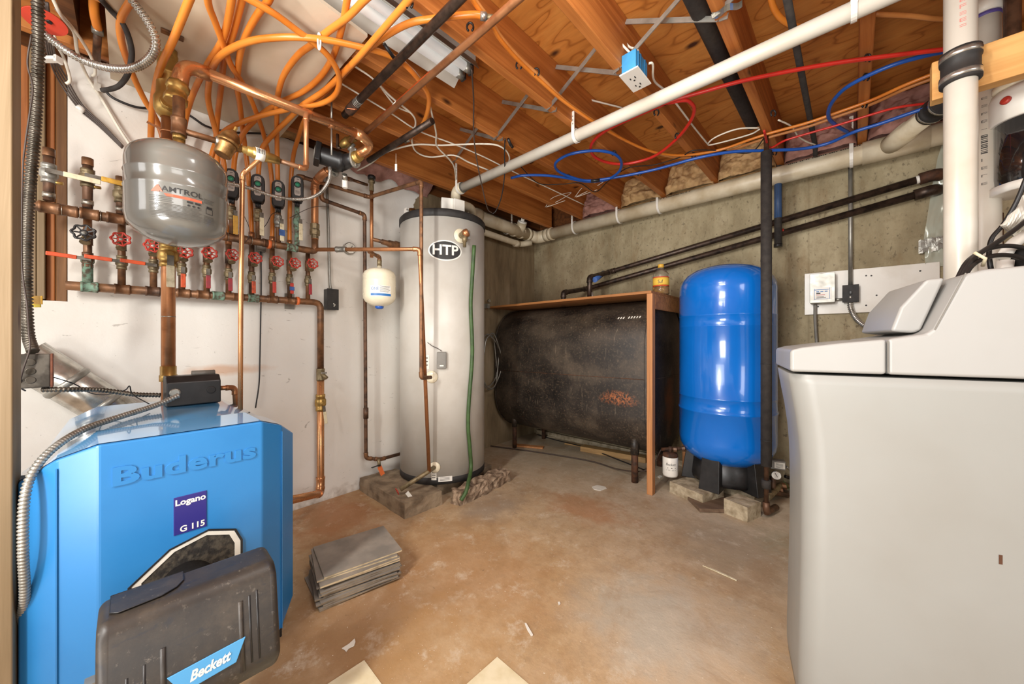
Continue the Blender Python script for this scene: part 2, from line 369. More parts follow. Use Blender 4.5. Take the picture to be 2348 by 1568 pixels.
def blues():
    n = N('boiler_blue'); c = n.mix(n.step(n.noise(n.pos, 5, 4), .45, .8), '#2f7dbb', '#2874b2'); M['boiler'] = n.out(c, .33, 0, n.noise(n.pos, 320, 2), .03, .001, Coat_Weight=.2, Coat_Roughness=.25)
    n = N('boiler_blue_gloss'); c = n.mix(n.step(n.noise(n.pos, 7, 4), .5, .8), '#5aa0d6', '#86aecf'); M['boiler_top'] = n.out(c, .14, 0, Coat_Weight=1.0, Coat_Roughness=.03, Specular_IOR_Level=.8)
    n = N('tank_blue'); M['blue'] = n.out(n.mix(n.step(n.noise(n.pos, 3, 3), .4, .8), '#0a6fcf', '#0a66c0'), .2, 0, Coat_Weight=.7, Coat_Roughness=.05)
    n = N('navy_badge'); M['navy'] = n.out('#332f78', .2)
    n = N('burner_plastic'); a = n.noise(n.pos, 9, 6, .7); c = n.ramp(a, [(.3, '#242120'), (.55, '#36302a'), (.8, '#50463a')])
    sm = n.noise(n.map((26, 14, 26)), 1, 4, .6, 1); c = n.mix(n.math('MULTIPLY', n.step(sm, .58, .66), .7), c, '#26262a')
    du = n.noise(n.pos, 60, 5, .75); c = n.mix(n.math('MULTIPLY', n.step(du, .60, .74), .45), c, '#8a8073'); M['burner'] = n.out(c, .45, 0, du, .1, .002)
    n = N('label_plate'); M['plate_blue'] = n.out('#4f9bcf', .4)
blues()
M['drywall'] = plain('ceiling_drywall', '#cdbfa9', .75, 0, '#bfae95', 3, .4, .7, .08)
M['softener'] = plain('softener_body', '#9a9a95', .4, 0, '#93918a', 2.2, .4, .75)
M['softener_lid'] = plain('softener_lid', '#a6a5a1', .38, 0, '#a1a09b', 3)
M['kraft'] = plain('insulation_kraft', '#c9a574', .75, 0, '#8f6c45', 16, .4, .66, .8, 30)
M['tilecream'] = plain('floor_tile_cream', '#e2d5b4', .5, 0, '#d3c39c', 14, .45, .7, .08)
M['tile_grey'] = plain('tile_slate', '#7d766d', .6, 0, '#958b7f', 9, .4, .65, .15)
M['tile_edge'] = plain('tile_backing', '#c9b491', .7, 0, '#9c8a6c', 20)
M['slab'] = plain('slab_concrete', '#95836b', .9, 0, '#6d5d4a', 14, .4, .65, .7, 40)
M['stone'] = plain('rough_stone', '#a58e76', .9, 0, '#6b5744', 26, .4, .6, .9, 40)
M['cinder'] = plain('cinder_block', '#b9aa90', .9, 0, '#8d7d63', 22, .4, .65, .6, 60)
M['clear'] = N('clear_plastic').out('#f3f1e8', .06, 0, Transmission_Weight=.95, IOR=1.3)
M['oil'] = N('yellow_oil').out('#e0a93a', .1, 0, Transmission_Weight=.7, IOR=1.4)
M['poly'] = N('plastic_sheet').out('#b7b9a8', .18, .1, None, Alpha=.86)
M['label_dusty'] = plain('dusty_label', '#b3a9a0', .55, 0, '#a0958c', 30)
def dusty():
    n = N('dusty_black'); z = n.n('ShaderNodeNewGeometry').outputs['Normal']; zz = n.n('ShaderNodeSeparateXYZ', {0: z}).outputs[2]
    up = n.n('ShaderNodeMapRange', {0: n.math('ADD', zz, n.math('MULTIPLY', n.noise(n.pos, 40, 4), .5)), 1: .35, 2: .9}).outputs[0]
    return n.out(n.mix(n.math('MULTIPLY', up, .85), '#1f1e1e', '#8b857c'), .5)
M['dusty_black'] = dusty()
M['steel_lever'] = plain('lever_steel', '#7a746a', .45, .5, '#5a544b', 30)
M['tube'] = plain('lamp_tube_glow', '#eeece6', .3, Emission_Color=(1, .98, .94, 1), Emission_Strength=.35)  # faint glow added so the unlit tubes look whiter
M['dark'] = plain('dark_void', '#17120e', .9)
# ------------------------------------------------------------------ the setting
def struct(o): o['kind'] = 'structure'; return o
DECK = 2.405; JB = 2.17
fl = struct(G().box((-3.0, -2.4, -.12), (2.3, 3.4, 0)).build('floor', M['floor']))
for (x0, y0) in ((-1.115, .20), (-.82, .495), (-.81, .19), (-.515, .495), (-.505, .19), (-.21, .495), (-.2, .19)):
    G().box((x0+.001, y0, -.001), (x0+.304, y0+.303, .003)).build('floor_tile', M['tilecream'], fl, bevel=.001, seg=1)
# white painted wall with the opening that shows its studs
def wa(s, off, z): return V((0,0,0)) + NA*(WALL_A+off) + TA*s + UP*z
def S(y): return (y - NA.y*WALL_A)/TA.y      # position along wall from world y
wl = G()
def wslab(g, y0, y1, z0, z1, o0, o1):
    s0, s1 = S(y0), S(y1)
    g.add([wa(s0,o0,z0), wa(s1,o0,z0), wa(s1,o1,z0), wa(s0,o1,z0), wa(s0,o0,z1), wa(s1,o0,z1), wa(s1,o1,z1), wa(s0,o1,z1)],
          [(0,1,2,3),(7,6,5,4),(0,4,5,1),(1,5,6,2),(2,6,7,3),(3,7,4,0)])
yo = WA(155, 500).y; zo = WA(130, 690).z
wslab(wl, yo, 3.16, 0, 2.19, -.2, 0)
wslab(wl, -2.4, yo, 0, zo, -.2, 0)
wslab(wl, -2.4, yo, zo, 2.19, -.2, -.09)
wall_l = struct(wl.build('wall_left', M['plaster']))
for px0, px1, m, o, zb in ((40, 66, 'stud_a', .0, .02), (67, 84, 'pine_z', .01, .0), (85.5, 104, 'pine_z', .015, .0), (105, 126, 'stud_a', -.012, -.005), (127.5, 154, 'stud_b', -.002, -.012)):
    g = G(); wslab(g, WA(px0, 500).y, WA(px1, 500).y, zo+zb+.004, 2.16, -.085, o-.001); g.build('stud', M[m], wall_l, bevel=.003, seg=1)
wb = struct(G().box((-3.0, WALL_B, 0), (2.3, WALL_B+.22, 2.16)).build('wall_back', M['concrete']))
G().box((-2.5, WALL_B-.035, 0), (2.0, WALL_B, .05)).build('footing_ledge', M['cinder'], wb, bevel=.008)
wr = struct(G().box((1.75, 1.0, 0), (1.9, 3.2, 2.405)).build('wall_right', M['plaster']))
ce = struct(G().box((-3.0, -2.4, DECK), (2.3, 3.4, DECK+.03)).build('ceiling', M['ply']))
JX = [-2.27, -1.885, -1.5, -1.12, -.75, -.365, .02, .405, .79, 1.175]
for x in JX:
    y1 = 3.04 if x != -2.27 else 2.95
    G().box((x, -2.3, JB+random.uniform(-.004, .004)), (x+.04, y1, DECK)).build('joist', M['joist'], ce, bevel=.003, seg=1)
G().box((-3.0, 3.06, 2.16), (2.3, 3.10, DECK)).build('rim_board', M['rim_wood'], ce)
G().box((-2.62, -2.3, 2.19), (-2.47, 3.05, DECK)).build('rim_board', M['rim_wood'], ce)
# blocking beside the ceiling panel, dark and with a pipe through it
for y in (-.55, -.16):
    G().box((-2.23, y-.02, 2.20), (-1.887, y+.02, DECK-.002)).build('blocking', M['rim_wood'], ce)
# steel cross bridging between the joists
def strap(a, b, nm='bridging_strap'):
    g = G(); a, b = V(a), V(b); g.bar(a, b, .019, .004, (0, 1, 0)); e = (b-a).normalized()
    g.bar(a-e*.002, a+V((0, .0, -.0))+V((-.05 if e.x < 0 else .05, 0, .012))*-.6, .019, .003, (0, 1, 0))
    return g.build(nm, M['galv'], ce)
for i in range(1, len(JX)-2):
    x0, x1 = JX[i]+.04, JX[i+1]
    y = 1.43
    strap((x0-.012, y, JB+.002), (x1-.002, y+.01, DECK-.03)); strap((x1+.012, y+.035, JB+.002), (x0+.002, y+.03, DECK-.03))
# knots and nail splits are in the wood material; drywall sheet under the joists over the boiler
g = G(); g.prism([(-1.335, .615, 2.155), (-2.40, .575, 2.155), (-2.365, -.062, 2.155), (-1.25, -.062, 2.155)], (0, 0, .013))
g.build('ceiling_sheet', M['drywall'], None, 'tan painted board sheet screwed under the joists above the boiler', 'board')
# insulation batts in the joist bays at the back wall
def batt(x0, x1, mat, lab, seed, yf=2.86):
    g = G()
    def fn(u, v):
        x = x0 + (x1-x0)*u; z = 2.155 + (DECK-.012-2.155)*v
        q = V((x*9+seed, z*16, seed)); d = mnoise.noise(q)*.06 + mnoise.noise(q*3.1)*.03 + abs(mnoise.noise(q*2.1))*-.05 + abs(mnoise.noise(q*6))*.012
        e = min(1, 6*u, 6*(1-u))**.5*min(1, 5*v+.2, 5*(1-v)+.3)**.5
        return V((x, yf + (1-e)*.1 - d*e + .10*(v-.5), z))
    g.grid(fn, 30, 24)
    n0 = len(g.v); g.add([V((x0,3.055,2.162)), V((x1,3.055,2.162)), V((x1,3.055,DECK-.012)), V((x0,3.055,DECK-.012))], [(0,1,2,3)])
    a = [fn(0,0), fn(1,0), fn(1,1), fn(0,1)]
    b = [V((x0,3.055,2.162)), V((x1,3.055,2.162)), V((x1,3.055,DECK-.012)), V((x0,3.055,DECK-.012))]
    g.add(a+b, [(0,1,5,4),(1,2,6,5),(2,3,7,6),(3,0,4,7)])
    return g.build('insulation_batt', mat, None, lab, 'insulation', 'insulation batts along the back wall')
for i, (x, m, lab) in enumerate(((-1.885, 'pink', 'crumpled pink and brown insulation batt in the bay nearest the room corner'),
        (-1.5, 'kraft', 'kraft paper insulation batt in the second bay from the room corner'),
        (-1.12, 'kraft', 'wrinkled kraft insulation batt in the bay above the oil tank filter end'),
        (-.75, 'kraft', 'brown paper insulation batt above the blue tank, beside the black foam pipe'),
        (-.365, 'pink', 'pink fibreglass insulation batt in the bay behind the thin blue pipe'),
        (.02, 'pink', 'shadowed pink insulation batt behind the drain pipe branch'))):
    batt(x+.043, x+.382, M[m], lab, i*7.3)
# ragged insulation hanging out of the sill above the white wall
def tuft(y0, y1, zt, zb, m, lab, seed):
    g = G()
    def fn(u, v):
        y = y0+(y1-y0)*u; sag = (.5+.5*mnoise.noise(V((u*5+seed, seed, 0))))
        z = zt - (zt-zb)*v*(.5+.7*sag); q = V((y*20, z*25, seed))
        return V((wallx(y)+.02+.08*math.sin(PI*min(1, v*1.1+.05)) + mnoise.noise(q)*.03, y, z))
    g.grid(fn, 22, 9)
    return g.build('insulation_tuft', M[m], None, lab, 'insulation')
tuft(.98, 1.62, 2.30, 2.12, 'pink', 'ragged pink insulation hanging over the top of the white wall near the heater', 3)
tuft(.30, .72, 2.26, 2.17, 'kraft', 'dark torn insulation stuffed above the wall behind the orange tubes', 9)
# wooden post in the foreground
g = G().box((-1.49, -.36, 0), (-1.40, -.186, DECK-.24))
g.build('wooden_post', M['pine_z'], None, 'pale pine post standing close to the camera beside the blue boiler', 'post', bevel=.004)
# ------------------------------------------------------------------ boiler
BO = V((-1.345, .1155, 0)); BU = TA; BV = NA
def bp(u, v, z): return BO + BU*u + BV*v + UP*z
boiler = T('boiler', 'blue floor standing boiler with an angled front hood and raised white lettering', 'boiler', BO + BV*-.3)
US = [-.293, -.235, -.170, .170, .235, .293]; VS = [-.105, -.036, 0, 0, -.036, -.105]
ZT = [.667, .720, .748, .748, .720, .672]; ZB = [.085, .04, .02, .02, .04, .085]
def hood(us, vs, zt, zb, depth, g, z_off=0):
    n = len(us)
    a = [bp(us[i], vs[i], zt[i]) for i in range(n)]; b = [bp(us[i], vs[i], zb[i]) for i in range(n)]
    c = [bp(us[i], -depth, zt[i]+z_off) for i in range(n)]; d = [bp(us[i], -depth, zb[i]) for i in range(n)]
    fs = []
    for i in range(n-1):
        fs += [(n+i, n+i+1, i+1, i), (i, i+1, 2*n+i+1, 2*n+i), (3*n+i, 3*n+i+1, n+i+1, n+i), (2*n+i, 2*n+i+1, 3*n+i+1, 3*n+i)]
    fs += [(0, 2*n, 3*n, n), (n-1, 2*n-1, 4*n-1, 3*n-1)]
    g.add(a+b+c+d, fs); return g
hood(US, VS, ZT, ZB, .185, G()).build('front_hood', M['boiler'], boiler, bevel=.004, seg=2, ang=12)
zt2 = [.668, .722, .752, .752, .722, .672]
g = G(); n = 6
a = [bp(US[i]*.985, -.188, ZT[i]-.004) for i in range(6)]; b = [bp(US[i]*(.84 if i in (0, 5) else .95), -.61, zt2[i]+(.02 if 1 < i < 4 else .015)) for i in range(6)]
a2 = [p - UP*.05 for p in a]; b2 = [p - UP*.05 for p in b]
g.add(a+b+a2+b2, [(i, i+1, 7+i, 6+i) for i in range(5)] + [(12+i, 18+i, 19+i, 13+i) for i in range(5)] + [(i, 12+i, 13+i, i+1) for i in range(5)] + [(6+i, 7+i, 19+i, 18+i) for i in range(5)] + [(0, 6, 18, 12), (5, 17, 23, 11)])
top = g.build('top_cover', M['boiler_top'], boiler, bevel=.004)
# glossy front strip of the top, a shade proud
g = G(); a = [bp(US[i], VS[i]-.012, ZT[i]+.002) for i in range(6)]; b = [bp(US[i], -.19, ZT[i]+.006) for i in range(6)]
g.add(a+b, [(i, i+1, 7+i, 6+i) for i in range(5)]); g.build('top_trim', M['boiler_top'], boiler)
g = G(); g.prism([bp(u, -.19, z) for u, z in ((-.25, .09), (-.25, .60), (-.20, .65), (.20, .65), (.25, .60), (.25, .09))], BV*-.42)
g.build('casing', M['boiler'], boiler, bevel=.004)
g = G(); g.obox(bp(0, -.32, .0205), BU*.24, BV*.27, UP*.02); g.build('base_frame', M['black'], boiler)
for s in (-1, 1):
    g = G(); g.prism([bp(s*.225, -.02, .10), bp(s*.242, -.034, .10), bp(s*.242, -.034, .70), bp(s*.225, -.025, .708)], BV*.0015) if False else g.obox(bp(s*.235, -.0345, .37), BU*.0012, BV*.003, UP*.33)
    g.build('seam', M['boiler'], boiler)
def onfront(px, py): return hit(px, py, BV, BV.dot(BO))
p0 = onfront(262, 1088); p1 = onfront(581, 1040)
mid = (p0+p1)/2 + BV*.0
text('Buderus', .062, flat(bp((p0+p1).dot(BU)/2-BO.dot(BU), .0, (p0.z+p1.z)/2), BU, UP), 'raised_lettering', M['boiler'], boiler, bold=.0022, ext=.003, xs=1.42, sp=1.04, label='raised lettering on the front')
q0 = onfront(398, 1133); q1 = onfront(474, 1206)
u0, u1, z0, z1 = (q0-BO).dot(BU), (q1-BO).dot(BU), onfront(474, 1206).z, onfront(398, 1142).z
g = G().obox(bp((u0+u1)/2, 0, (z0+z1)/2), BU*(u1-u0)/2, BV*.002, UP*(z1-z0)/2)
badge = g.build('badge', M['navy'], boiler, label='dark blue model badge', bevel=.001, seg=1)
uc = (u0+u1)/2
text('Logano', .0225, flat(bp(uc, .0026, z1-.016), BU, UP), 'badge_lettering', M['white'], badge, bold=.0007, xs=.98)
text('G 115', .0225, flat(bp(uc+.004, .0026, z0+.013), BU, UP), 'badge_lettering', M['white'], badge, bold=.0006, xs=.95)
# opening behind the burner
op = [(-.122, .30), (-.122, .375), (-.045, .440), (.038, .462), (.102, .438), (.118, .40), (.118, .30)]
def ring(g, poly, k, v0, v1):
    c = (sum(p[0] for p in poly)/len(poly), sum(p[1] for p in poly)/len(poly)); n = len(poly)
    q = [(c[0]+(u-c[0])*k, c[1]+(z-c[1])*k) for u, z in poly]
    g.add([bp(u, v0, z) for u, z in poly]+[bp(u, v0, z) for u, z in q]+[bp(u, v1, z) for u, z in poly]+[bp(u, v1, z) for u, z in q],
          [(i, (i+1)%n, n+(i+1)%n, n+i) for i in range(n)]+[(n+i, n+(i+1)%n, 3*n+(i+1)%n, 3*n+i) for i in range(n)]+[(i, 2*n+i, 2*n+(i+1)%n, (i+1)%n) for i in range(n)]+[(2*n+i, 3*n+i, 3*n+(i+1)%n, 2*n+(i+1)%n) for i in range(n)])
    return g
ring(G(), op, .95, .004, -.001).build('opening_edge', M['black'], boiler)
ring(G(), [(u*.95+.0004, z*.95+.018) for u, z in op], .86, .003, -.001).build('insulation_edge', M['paper'], boiler, label='pale insulation edge of the burner opening')
g = G(); g.prism([bp(u*.93, .0005, z*.93+.026) for u, z in op], BV*.0012); g.build('burner_door', plain('door_insulation', '#4a4338', .9, 0, '#221e1a', 60, .4, .6, .5, 90), boiler)

# ------------------------------------------------------------------ burner with its black cover
burner = T('oil_burner', 'dusty black plastic oil burner cover with a blue nameplate in front of the boiler', 'burner', (-1.09, .105, 0))
def cvr(x, y, z): return V((x, y, z))
prof = [(-1.165, .22), (-1.165, .452), (-1.068, .449), (-1.043, .425), (-1.005, .245), (-1.03, .205)]
g = G(); y0, y1 = -.047, .252
nP = len(prof); rows = [(y0+.012, .985), (y0, 1), (y1, 1), (y1-.0, 1)]
g.prism([V((x, y0, z)) for x, z in prof], (0, y1-y0, 0)); cover = g.build('cover', M['burner'], burner, bevel=.017, seg=4)
fn_ = lambda y, z: V((-1.043+(.425-z)/(.18)*.038, y, z))      # point on the sloping front
for ya, za, zb in ((.192, .40, .26), (.207, .405, .26), (-.006, .345, .24), (.018, .355, .24)):
    g = G(); g.tube([fn_(ya, za)-V((.0012, 0, 0)), fn_(ya, zb)-V((.0012, 0, 0))], .0026, 8); g.build('groove', M['black'], cover)
for ya, za, zb in ((.175, .395, .25), (.045, .37, .25)):
    g = G(); g.tube([fn_(ya, za)-V((.003, 0, 0)), fn_(ya, zb)-V((.003, 0, 0))], .006, 8); g.build('rib', M['burner'], cover)
g = G(); zt_ = .4522
lidp = [(-1.158, -.035), (-1.158, .083)] + [(-1.09-.028*math.cos(t)+.0, .083-.03+.03*math.cos(t*1.0)) if False else (-1.118+.028*math.sin(t)*1.0, .055+.028*math.cos(t)) for t in [i*PI/12 for i in range(7)]] + [(-1.085, .03), (-1.085, -.035)]
lidp = [(-1.160, -.030), (-1.160, .085), (-1.120, .083), (-1.098, .070), (-1.084, .045), (-1.080, -.018), (-1.090, -.030)]
g.prism([V((x, y, zt_-.001)) for x, y in lidp], (0, 0, .0022)); g.build('lid', M['burner'], cover, bevel=.001)
g = G(); g.tube([V((x, y, zt_+.0006)) for x, y in lidp], .0012, 6, closed=True); g.build('lid_seam', M['black'], cover)
pc = [fn_(.062, .298), fn_(.172, .300), fn_(.163, .262), fn_(.077, .262)]
pc = [fn_(.050, .313), fn_(.182, .320), fn_(.163, .278), fn_(.074, .272)]
nrm = V((.18, 0, .038)).normalized()
g = G(); g.prism([p + nrm*.0005 for p in pc], nrm*.003); plate = g.build('nameplate', M['plate_blue'], burner, label='blue nameplate with white script', bevel=.001, seg=1)
text('Beckett', .027, flat((pc[0]+pc[1]+pc[2]+pc[3])/4 + nrm*.0042, (0, 1, .06), (-.2, -.06, 1)), 'script_lettering', M['white'], plate, bold=.0009, shear=.35, xs=.8)
g = G().lathe([(.06, 0), (.06, .19)], (-1.35, .105, .33), (1, 0, 0)); g.build('blast_tube', M['black'], burner)
g = G().box((-1.20, .02, .24), (-1.155, .19, .42)); g.build('burner_housing', M['black'], burner)
g = G().box((-1.085, -.062, .315), (-1.06, -.045, .345)); g.build('clip', M['galv'], burner)
g = G().box((-1.16, .0, 0), (-1.06, .21, .012)); g.rod((-1.11, .105, .01), (-1.11, .105, .23), .03); g.build('support', M['black'], burner)

# ------------------------------------------------------------------ control box on the boiler
cb = T('control_box', 'black control box sitting on top of the blue boiler', 'control box', (-1.84, .165, .765))
def cbx(u, v, z): return V((-1.845, .163, .765)) + BU*u + BV*v + UP*z
g = G(); g.prism([cbx(-.078, v, z) for v, z in ((-.045, 0), (-.045, .108), (.02, .108), (.042, .085), (.045, 0))], BU*.156)
case = g.build('case', M['black'], cb, bevel=.004)
g = G(); g.lathe([(.014, 0), (.014, .003), (.011, .0032)], cbx(.048, .0425, .05), BV, 16); g.build('knockout', M['black_matte'], case)
g = G(); g.tube([cbx(.0, -.02, .112), cbx(.07, -.02, .112)], .012, 10); g.build('conduit_stub', M['grey_plastic'], cb)
g = G().lathe([(.016, 0), (.016, .01), (.012, .012)], cbx(-.055, .0445, .05), BV+BU*-.2, 12); g.build('connector', M['galv'], cb)
# black and white label strip beside box
# ------------------------------------------------------------------ conduits and junction box at the post
def corrugated(name, label, pts, r, mat, pitch=.0065, cat='conduit', amp=.18, n=9):
    P = smooth_path(pts, 12); L = [0]
    for i in range(1, len(P)): L.append(L[-1]+(P[i]-P[i-1]).length)
    m = max(8, int(L[-1]/pitch*4)); out = []; j = 0
    for k in range(m+1):
        s = L[-1]*k/m
        while j < len(L)-2 and L[j+1] < s: j += 1
        t = (s-L[j])/max(L[j+1]-L[j], 1e-9); out.append(P[j].lerp(P[j+1], min(max(t, 0), 1)))
    R = [r*(1+amp*(-1.1, .55, 1, .55)[k % 4]) for k in range(m+1)]
    return G().tube(out, R, n).build(name, mat, None, label, cat)
def wire(name, label, cat, pts, r, mat, n=8, sm=True, group=None):
    return G().tube(smooth_path(pts) if sm else pts, r, n).build(name, mat, None, label, cat, group)
def DD(*a): return [D(*p) for p in a]
corrugated('flexible_conduit', 'dark ribbed conduit hanging down along the pine post', DD((86, -20, 1.12), (88, 120, 1.14), (80, 300, 1.16), (64, 480, 1.17), (60, 640, 1.17), (64, 760, 1.15), (76, 806, 1.12)), .0125, M['flex_dark'], .0115)
jb = T('junction_box', 'grimy grey steel junction box hung at the post above the boiler', 'junction box', D(80, 890, 1.12))
c = D(79, 850, 1.12); g = G().obox(c, TA*.032, NA*.024, UP*.052); jbm = g.build('box', plain('box_grimy', '#6d665c', .6, .5, '#4a443c', 25, .4, .6, .2), jb, bevel=.004)
for dz in (-.027, .0, .027):
    g = G().lathe([(.0105, 0), (.0105, .0012), (.009, .0014)], c + NA*.024 + TA*-.006 + UP*dz, NA, 16); g.build('knockout', M['flex_dark'], jbm)
g = G().obox(c + TA*.034, TA*.0028, NA*.0255, UP*.053); g.build('cover_plate', plain('cover_rust', '#7d4a35', .6, .3, '#5a3526', 30), jb, bevel=.002)
corrugated('flexible_conduit', 'dark ribbed conduit from the junction box across to the black control box', DD((95, 893, 1.13), (150, 893, 1.16), (230, 894, 1.24), (310, 904, 1.29), (368, 906, 1.33)), .0075, M['flex_dark'], .0085)
corrugated('flexible_conduit', 'grey ribbed conduit sweeping over the boiler hood down its side', DD((410, 906, 1.27), (355, 930, 1.2), (270, 957, 1.08), (190, 985, .98), (120, 1030, .89), (75, 1085, .84), (56, 1150, .82), (53, 1260, .82), (57, 1360, .84), (50, 1410, .86), (38, 1440, .88)), .0078, M['galv'], .0085)
wire('thin_cable', 'thin dark cable looping from the junction box to the boiler top', 'cable', DD((113, 862, 1.14), (170, 880, 1.2), (205, 900, 1.24), (240, 905, 1.26), (285, 895, 1.27), (297, 885, 1.27), (305, 905, 1.28), (342, 926, 1.28)), .0018, M['wire_black'])
wire('thin_cable', 'thin brown cable tied along the dark hanging conduit', 'cable', DD((72, 80, 1.1), (63, 145, 1.11), (75, 200, 1.12), (68, 260, 1.12), (58, 330, 1.13), (52, 400, 1.13), (50, 600, 1.13), (62, 700, 1.12), (66, 760, 1.1), (68, 800, 1.09), (52, 850, 1.08), (46, 885, 1.09), (58, 896, 1.11)), .0022, M['wire_brown'])
yt = T('paper_tag', 'yellow printed tag hanging at the foot of the wall studs', 'tag', D(70, 700, 1.16))
c = D(74, 688, 1.2); g = G().obox(c, (RT)*.033, FW*.0015, UP*.014); g.build('sheet', M['yellow'], yt)
g = G().obox(c + UP*-.018 + RT*.006, (RT)*.022, FW*.0012, UP*.006); g.build('strip', plain('yellow_bright', '#e8cf3a', .5), yt)
# flue pipe behind the boiler
flue = T('flue_pipe', 'shiny galvanised flue pipe slanting down behind the boiler', 'pipe', D(200, 900, 1.6))
a = WA(52, 815, .085); b = WA(330, 985, .085); g = G().rod(a, b, .072, 24); fb = g.build('duct', M['chrome'], flue)
for t in (.33, .62):
    p = a.lerp(b, t); e = (b-a).normalized(); g = G().tube([p-e*.012, p-e*.004, p+e*.004, p+e*.012], [.0725, .0765, .0765, .0725], 24); g.build('seam', M['galv'], fb)

# ------------------------------------------------------------------ pipe helper: a run of copper with elbows as parts
def run(name, label, cat, pts, r, mat, rad=None, elbows=True, fmat=None, group=None, extra=None):
    P = [V(p) for p in pts]; rad = rad or r*2.2
    t = T(name, label, cat, (P[0]+P[-1])/2, group)
    G().tube(fillet(P, rad), r, 12).build('pipe', M[mat], t)
    if elbows:
        for i in range(1, len(P)-1):
            a, b, c = P[i-1:i+2]; u = (a-b).normalized(); v = (c-b).normalized()
            if u.angle(v) > math.radians(172): continue
            k = rad*1.25; k = min(k, (a-b).length*.6, (c-b).length*.6)
            q = fillet([b+u*k, b, b+v*k], rad, 6)
            R = [r*1.16]*len(q); R[0] = R[-1] = r*1.26
            q = [q[0]] + [q[0].lerp(q[1], .3)] + q[1:-1] + [q[-1].lerp(q[-2], .3)] + [q[-1]]; R = [r*1.26, r*1.26] + [r*1.16]*(len(q)-4) + [r*1.26, r*1.26]
            G().tube(q, R, 12).build('elbow', M[fmat or mat], t)
    return t
def sleeve(t, p, axis, r, l, mat, name='coupling', n=14):
    e = V(axis).normalized(); p = V(p)
    return G().tube([p-e*l, p-e*l*.7, p-e*l*.68, p+e*l*.68, p+e*l*.7, p+e*l], [r*1.05, r*1.05, r, r, r*1.05, r*1.05], n).build(name, M[mat], t)
def wheel(parent, c, axis, R, mat, lobes=7):
    u, w_, a = frame(axis); c = V(c); g = G(); m = 42
    pts = []; 
    for k in range(m):
        an = 2*PI*k/m; rr = R*(1+.10*math.cos(lobes*an)); pts.append(c + (u*math.cos(an)+w_*math.sin(an))*rr)
    g.tube(pts, R*.13, 6, closed=True)
    for k in range(lobes):
        an = 2*PI*k/lobes; d = u*math.cos(an)+w_*math.sin(an); g.bar(c+d*R*.25-a*R*.12, c+d*R*1.02, R*.16, R*.1, a)
    g.lathe([(R*.42, -R*.28), (R*.42, -R*.05), (R*.3, .0)], c, a, 12)
    h = g.build('handwheel', M[mat], parent)
    G().lathe([(R*.24, -.001), (R*.24, R*.04), (R*.1, R*.1)], c, a, 6, False).build('nut', M['galv'], h)
    return h
def ballvalve(parent, p, axis, r, out, mat='brass_old', L=.03):
    e = V(axis).normalized(); p = V(p)
    g = G().tube([p-e*L, p-e*L*.6, p-e*L*.58, p-e*L*.3, p+e*L*.3, p+e*L*.58, p+e*L*.6, p+e*L], [r*1.3, r*1.3, r*1.15, r*1.55, r*1.55, r*1.15, r*1.3, r*1.3], 8)
    g.rod(p, p+V(out)*r*2.3, r*.55, 8)
    return g.build('valve_body', M[mat], parent)
def lever(parent, p, direction, out, L, mat, w=.016, tape=None, plain_end=.3):
    p = V(p); d = V(direction).normalized(); o = V(out).normalized()
    g = G(); g.bar(p - d*.008, p + d*L*plain_end, w*.8, .0035, o); lv = g.build('lever', M['steel_lever'], parent)
    a = p + d*L*plain_end*.9 + o*.002; b = p + d*L + o*.004
    G().bar(a, b, w, .006, o).build('sleeve', M[mat], lv, bevel=.0025)
    if tape: G().bar(a.lerp(b, .35), a.lerp(b, .7), w*1.3, .009, o).build('tape', M[tape], lv, bevel=.001)
    return lv

# ------------------------------------------------------------------ manifolds on the white wall
SO = .125; RO = .07                        # how far the supply and return manifolds stand off the wall
sup = [WA(78, 474, SO), WA(155, 485, SO), WA(250, 499, SO), WA(520, 541, SO), WA(706, 571, SO)]
zS = sum(p.z for p in sup)/len(sup); sup = [vert(p, zS + (p.z-zS)*.6) for p in sup]
man = T('supply_manifold', 'long horizontal copper supply manifold passing behind the grey expansion tank', 'manifold', sup[2])
rs = WA(722, 560, SO+.0); rs = vert(rs, sup[-1].z)
G().tube(fillet(sup[:1]+[sup[-1], rs, vert(rs, 1.60)], .035), .0185, 14).build('pipe', M['copper_old'], man)
for px in (113, 155, 205, 265, 505, 560, 615, 668):
    p = WA(px, 500, SO); t = (px-78)/(706-78); z = sup[0].z+(sup[-1].z-sup[0].z)*t
    sleeve(man, vert(p, z), TA, .0215, .026, 'copper_old' if px != 668 else 'patina', 'tee')
    G().tube([vert(p, z)+TA*.029, vert(p, z)+TA*.031], .0222, 14).build('solder_joint', M['solder'], man)
run('riser_pipe', 'stout copper riser from the supply manifold up to the black pump', 'pipe', [vert(rs, 1.60), vert(rs, WA(727, 420, SO+.02).z), D(738, 400, 2.06), D(762, 385, 2.05)], .0195, 'copper', .03)
rt = T('union_fitting', 'dark brass union on the stout riser below the pump', 'fitting', vert(rs, 1.6))
G().lathe([(.021, 0), (.021, .02), (.028, .022), (.028, .05), (.024, .055), (.026, .075), (.026, .085)], vert(rs, 1.605), UP, 8, False).build('union_nut', M['brass_old'], rt)
ret = [WA(150, 661, RO), WA(340, 672, RO), WA(560, 686, RO), WA(735, 694, RO)]
zR = ret[-1].z; ret[0].z = ret[0].z*.5+zR*.5; rt_low = WA(738, 1100, RO)
man2 = T('return_manifold', 'lower horizontal copper return manifold turning down to the boiler', 'manifold', ret[1])
xb = ret[-1]
down = [ret[0], xb, vert(xb, WA(740, 850, RO).z)]
G().tube(fillet(down, .04), .0185, 14).build('pipe', M['copper_old'], man2)
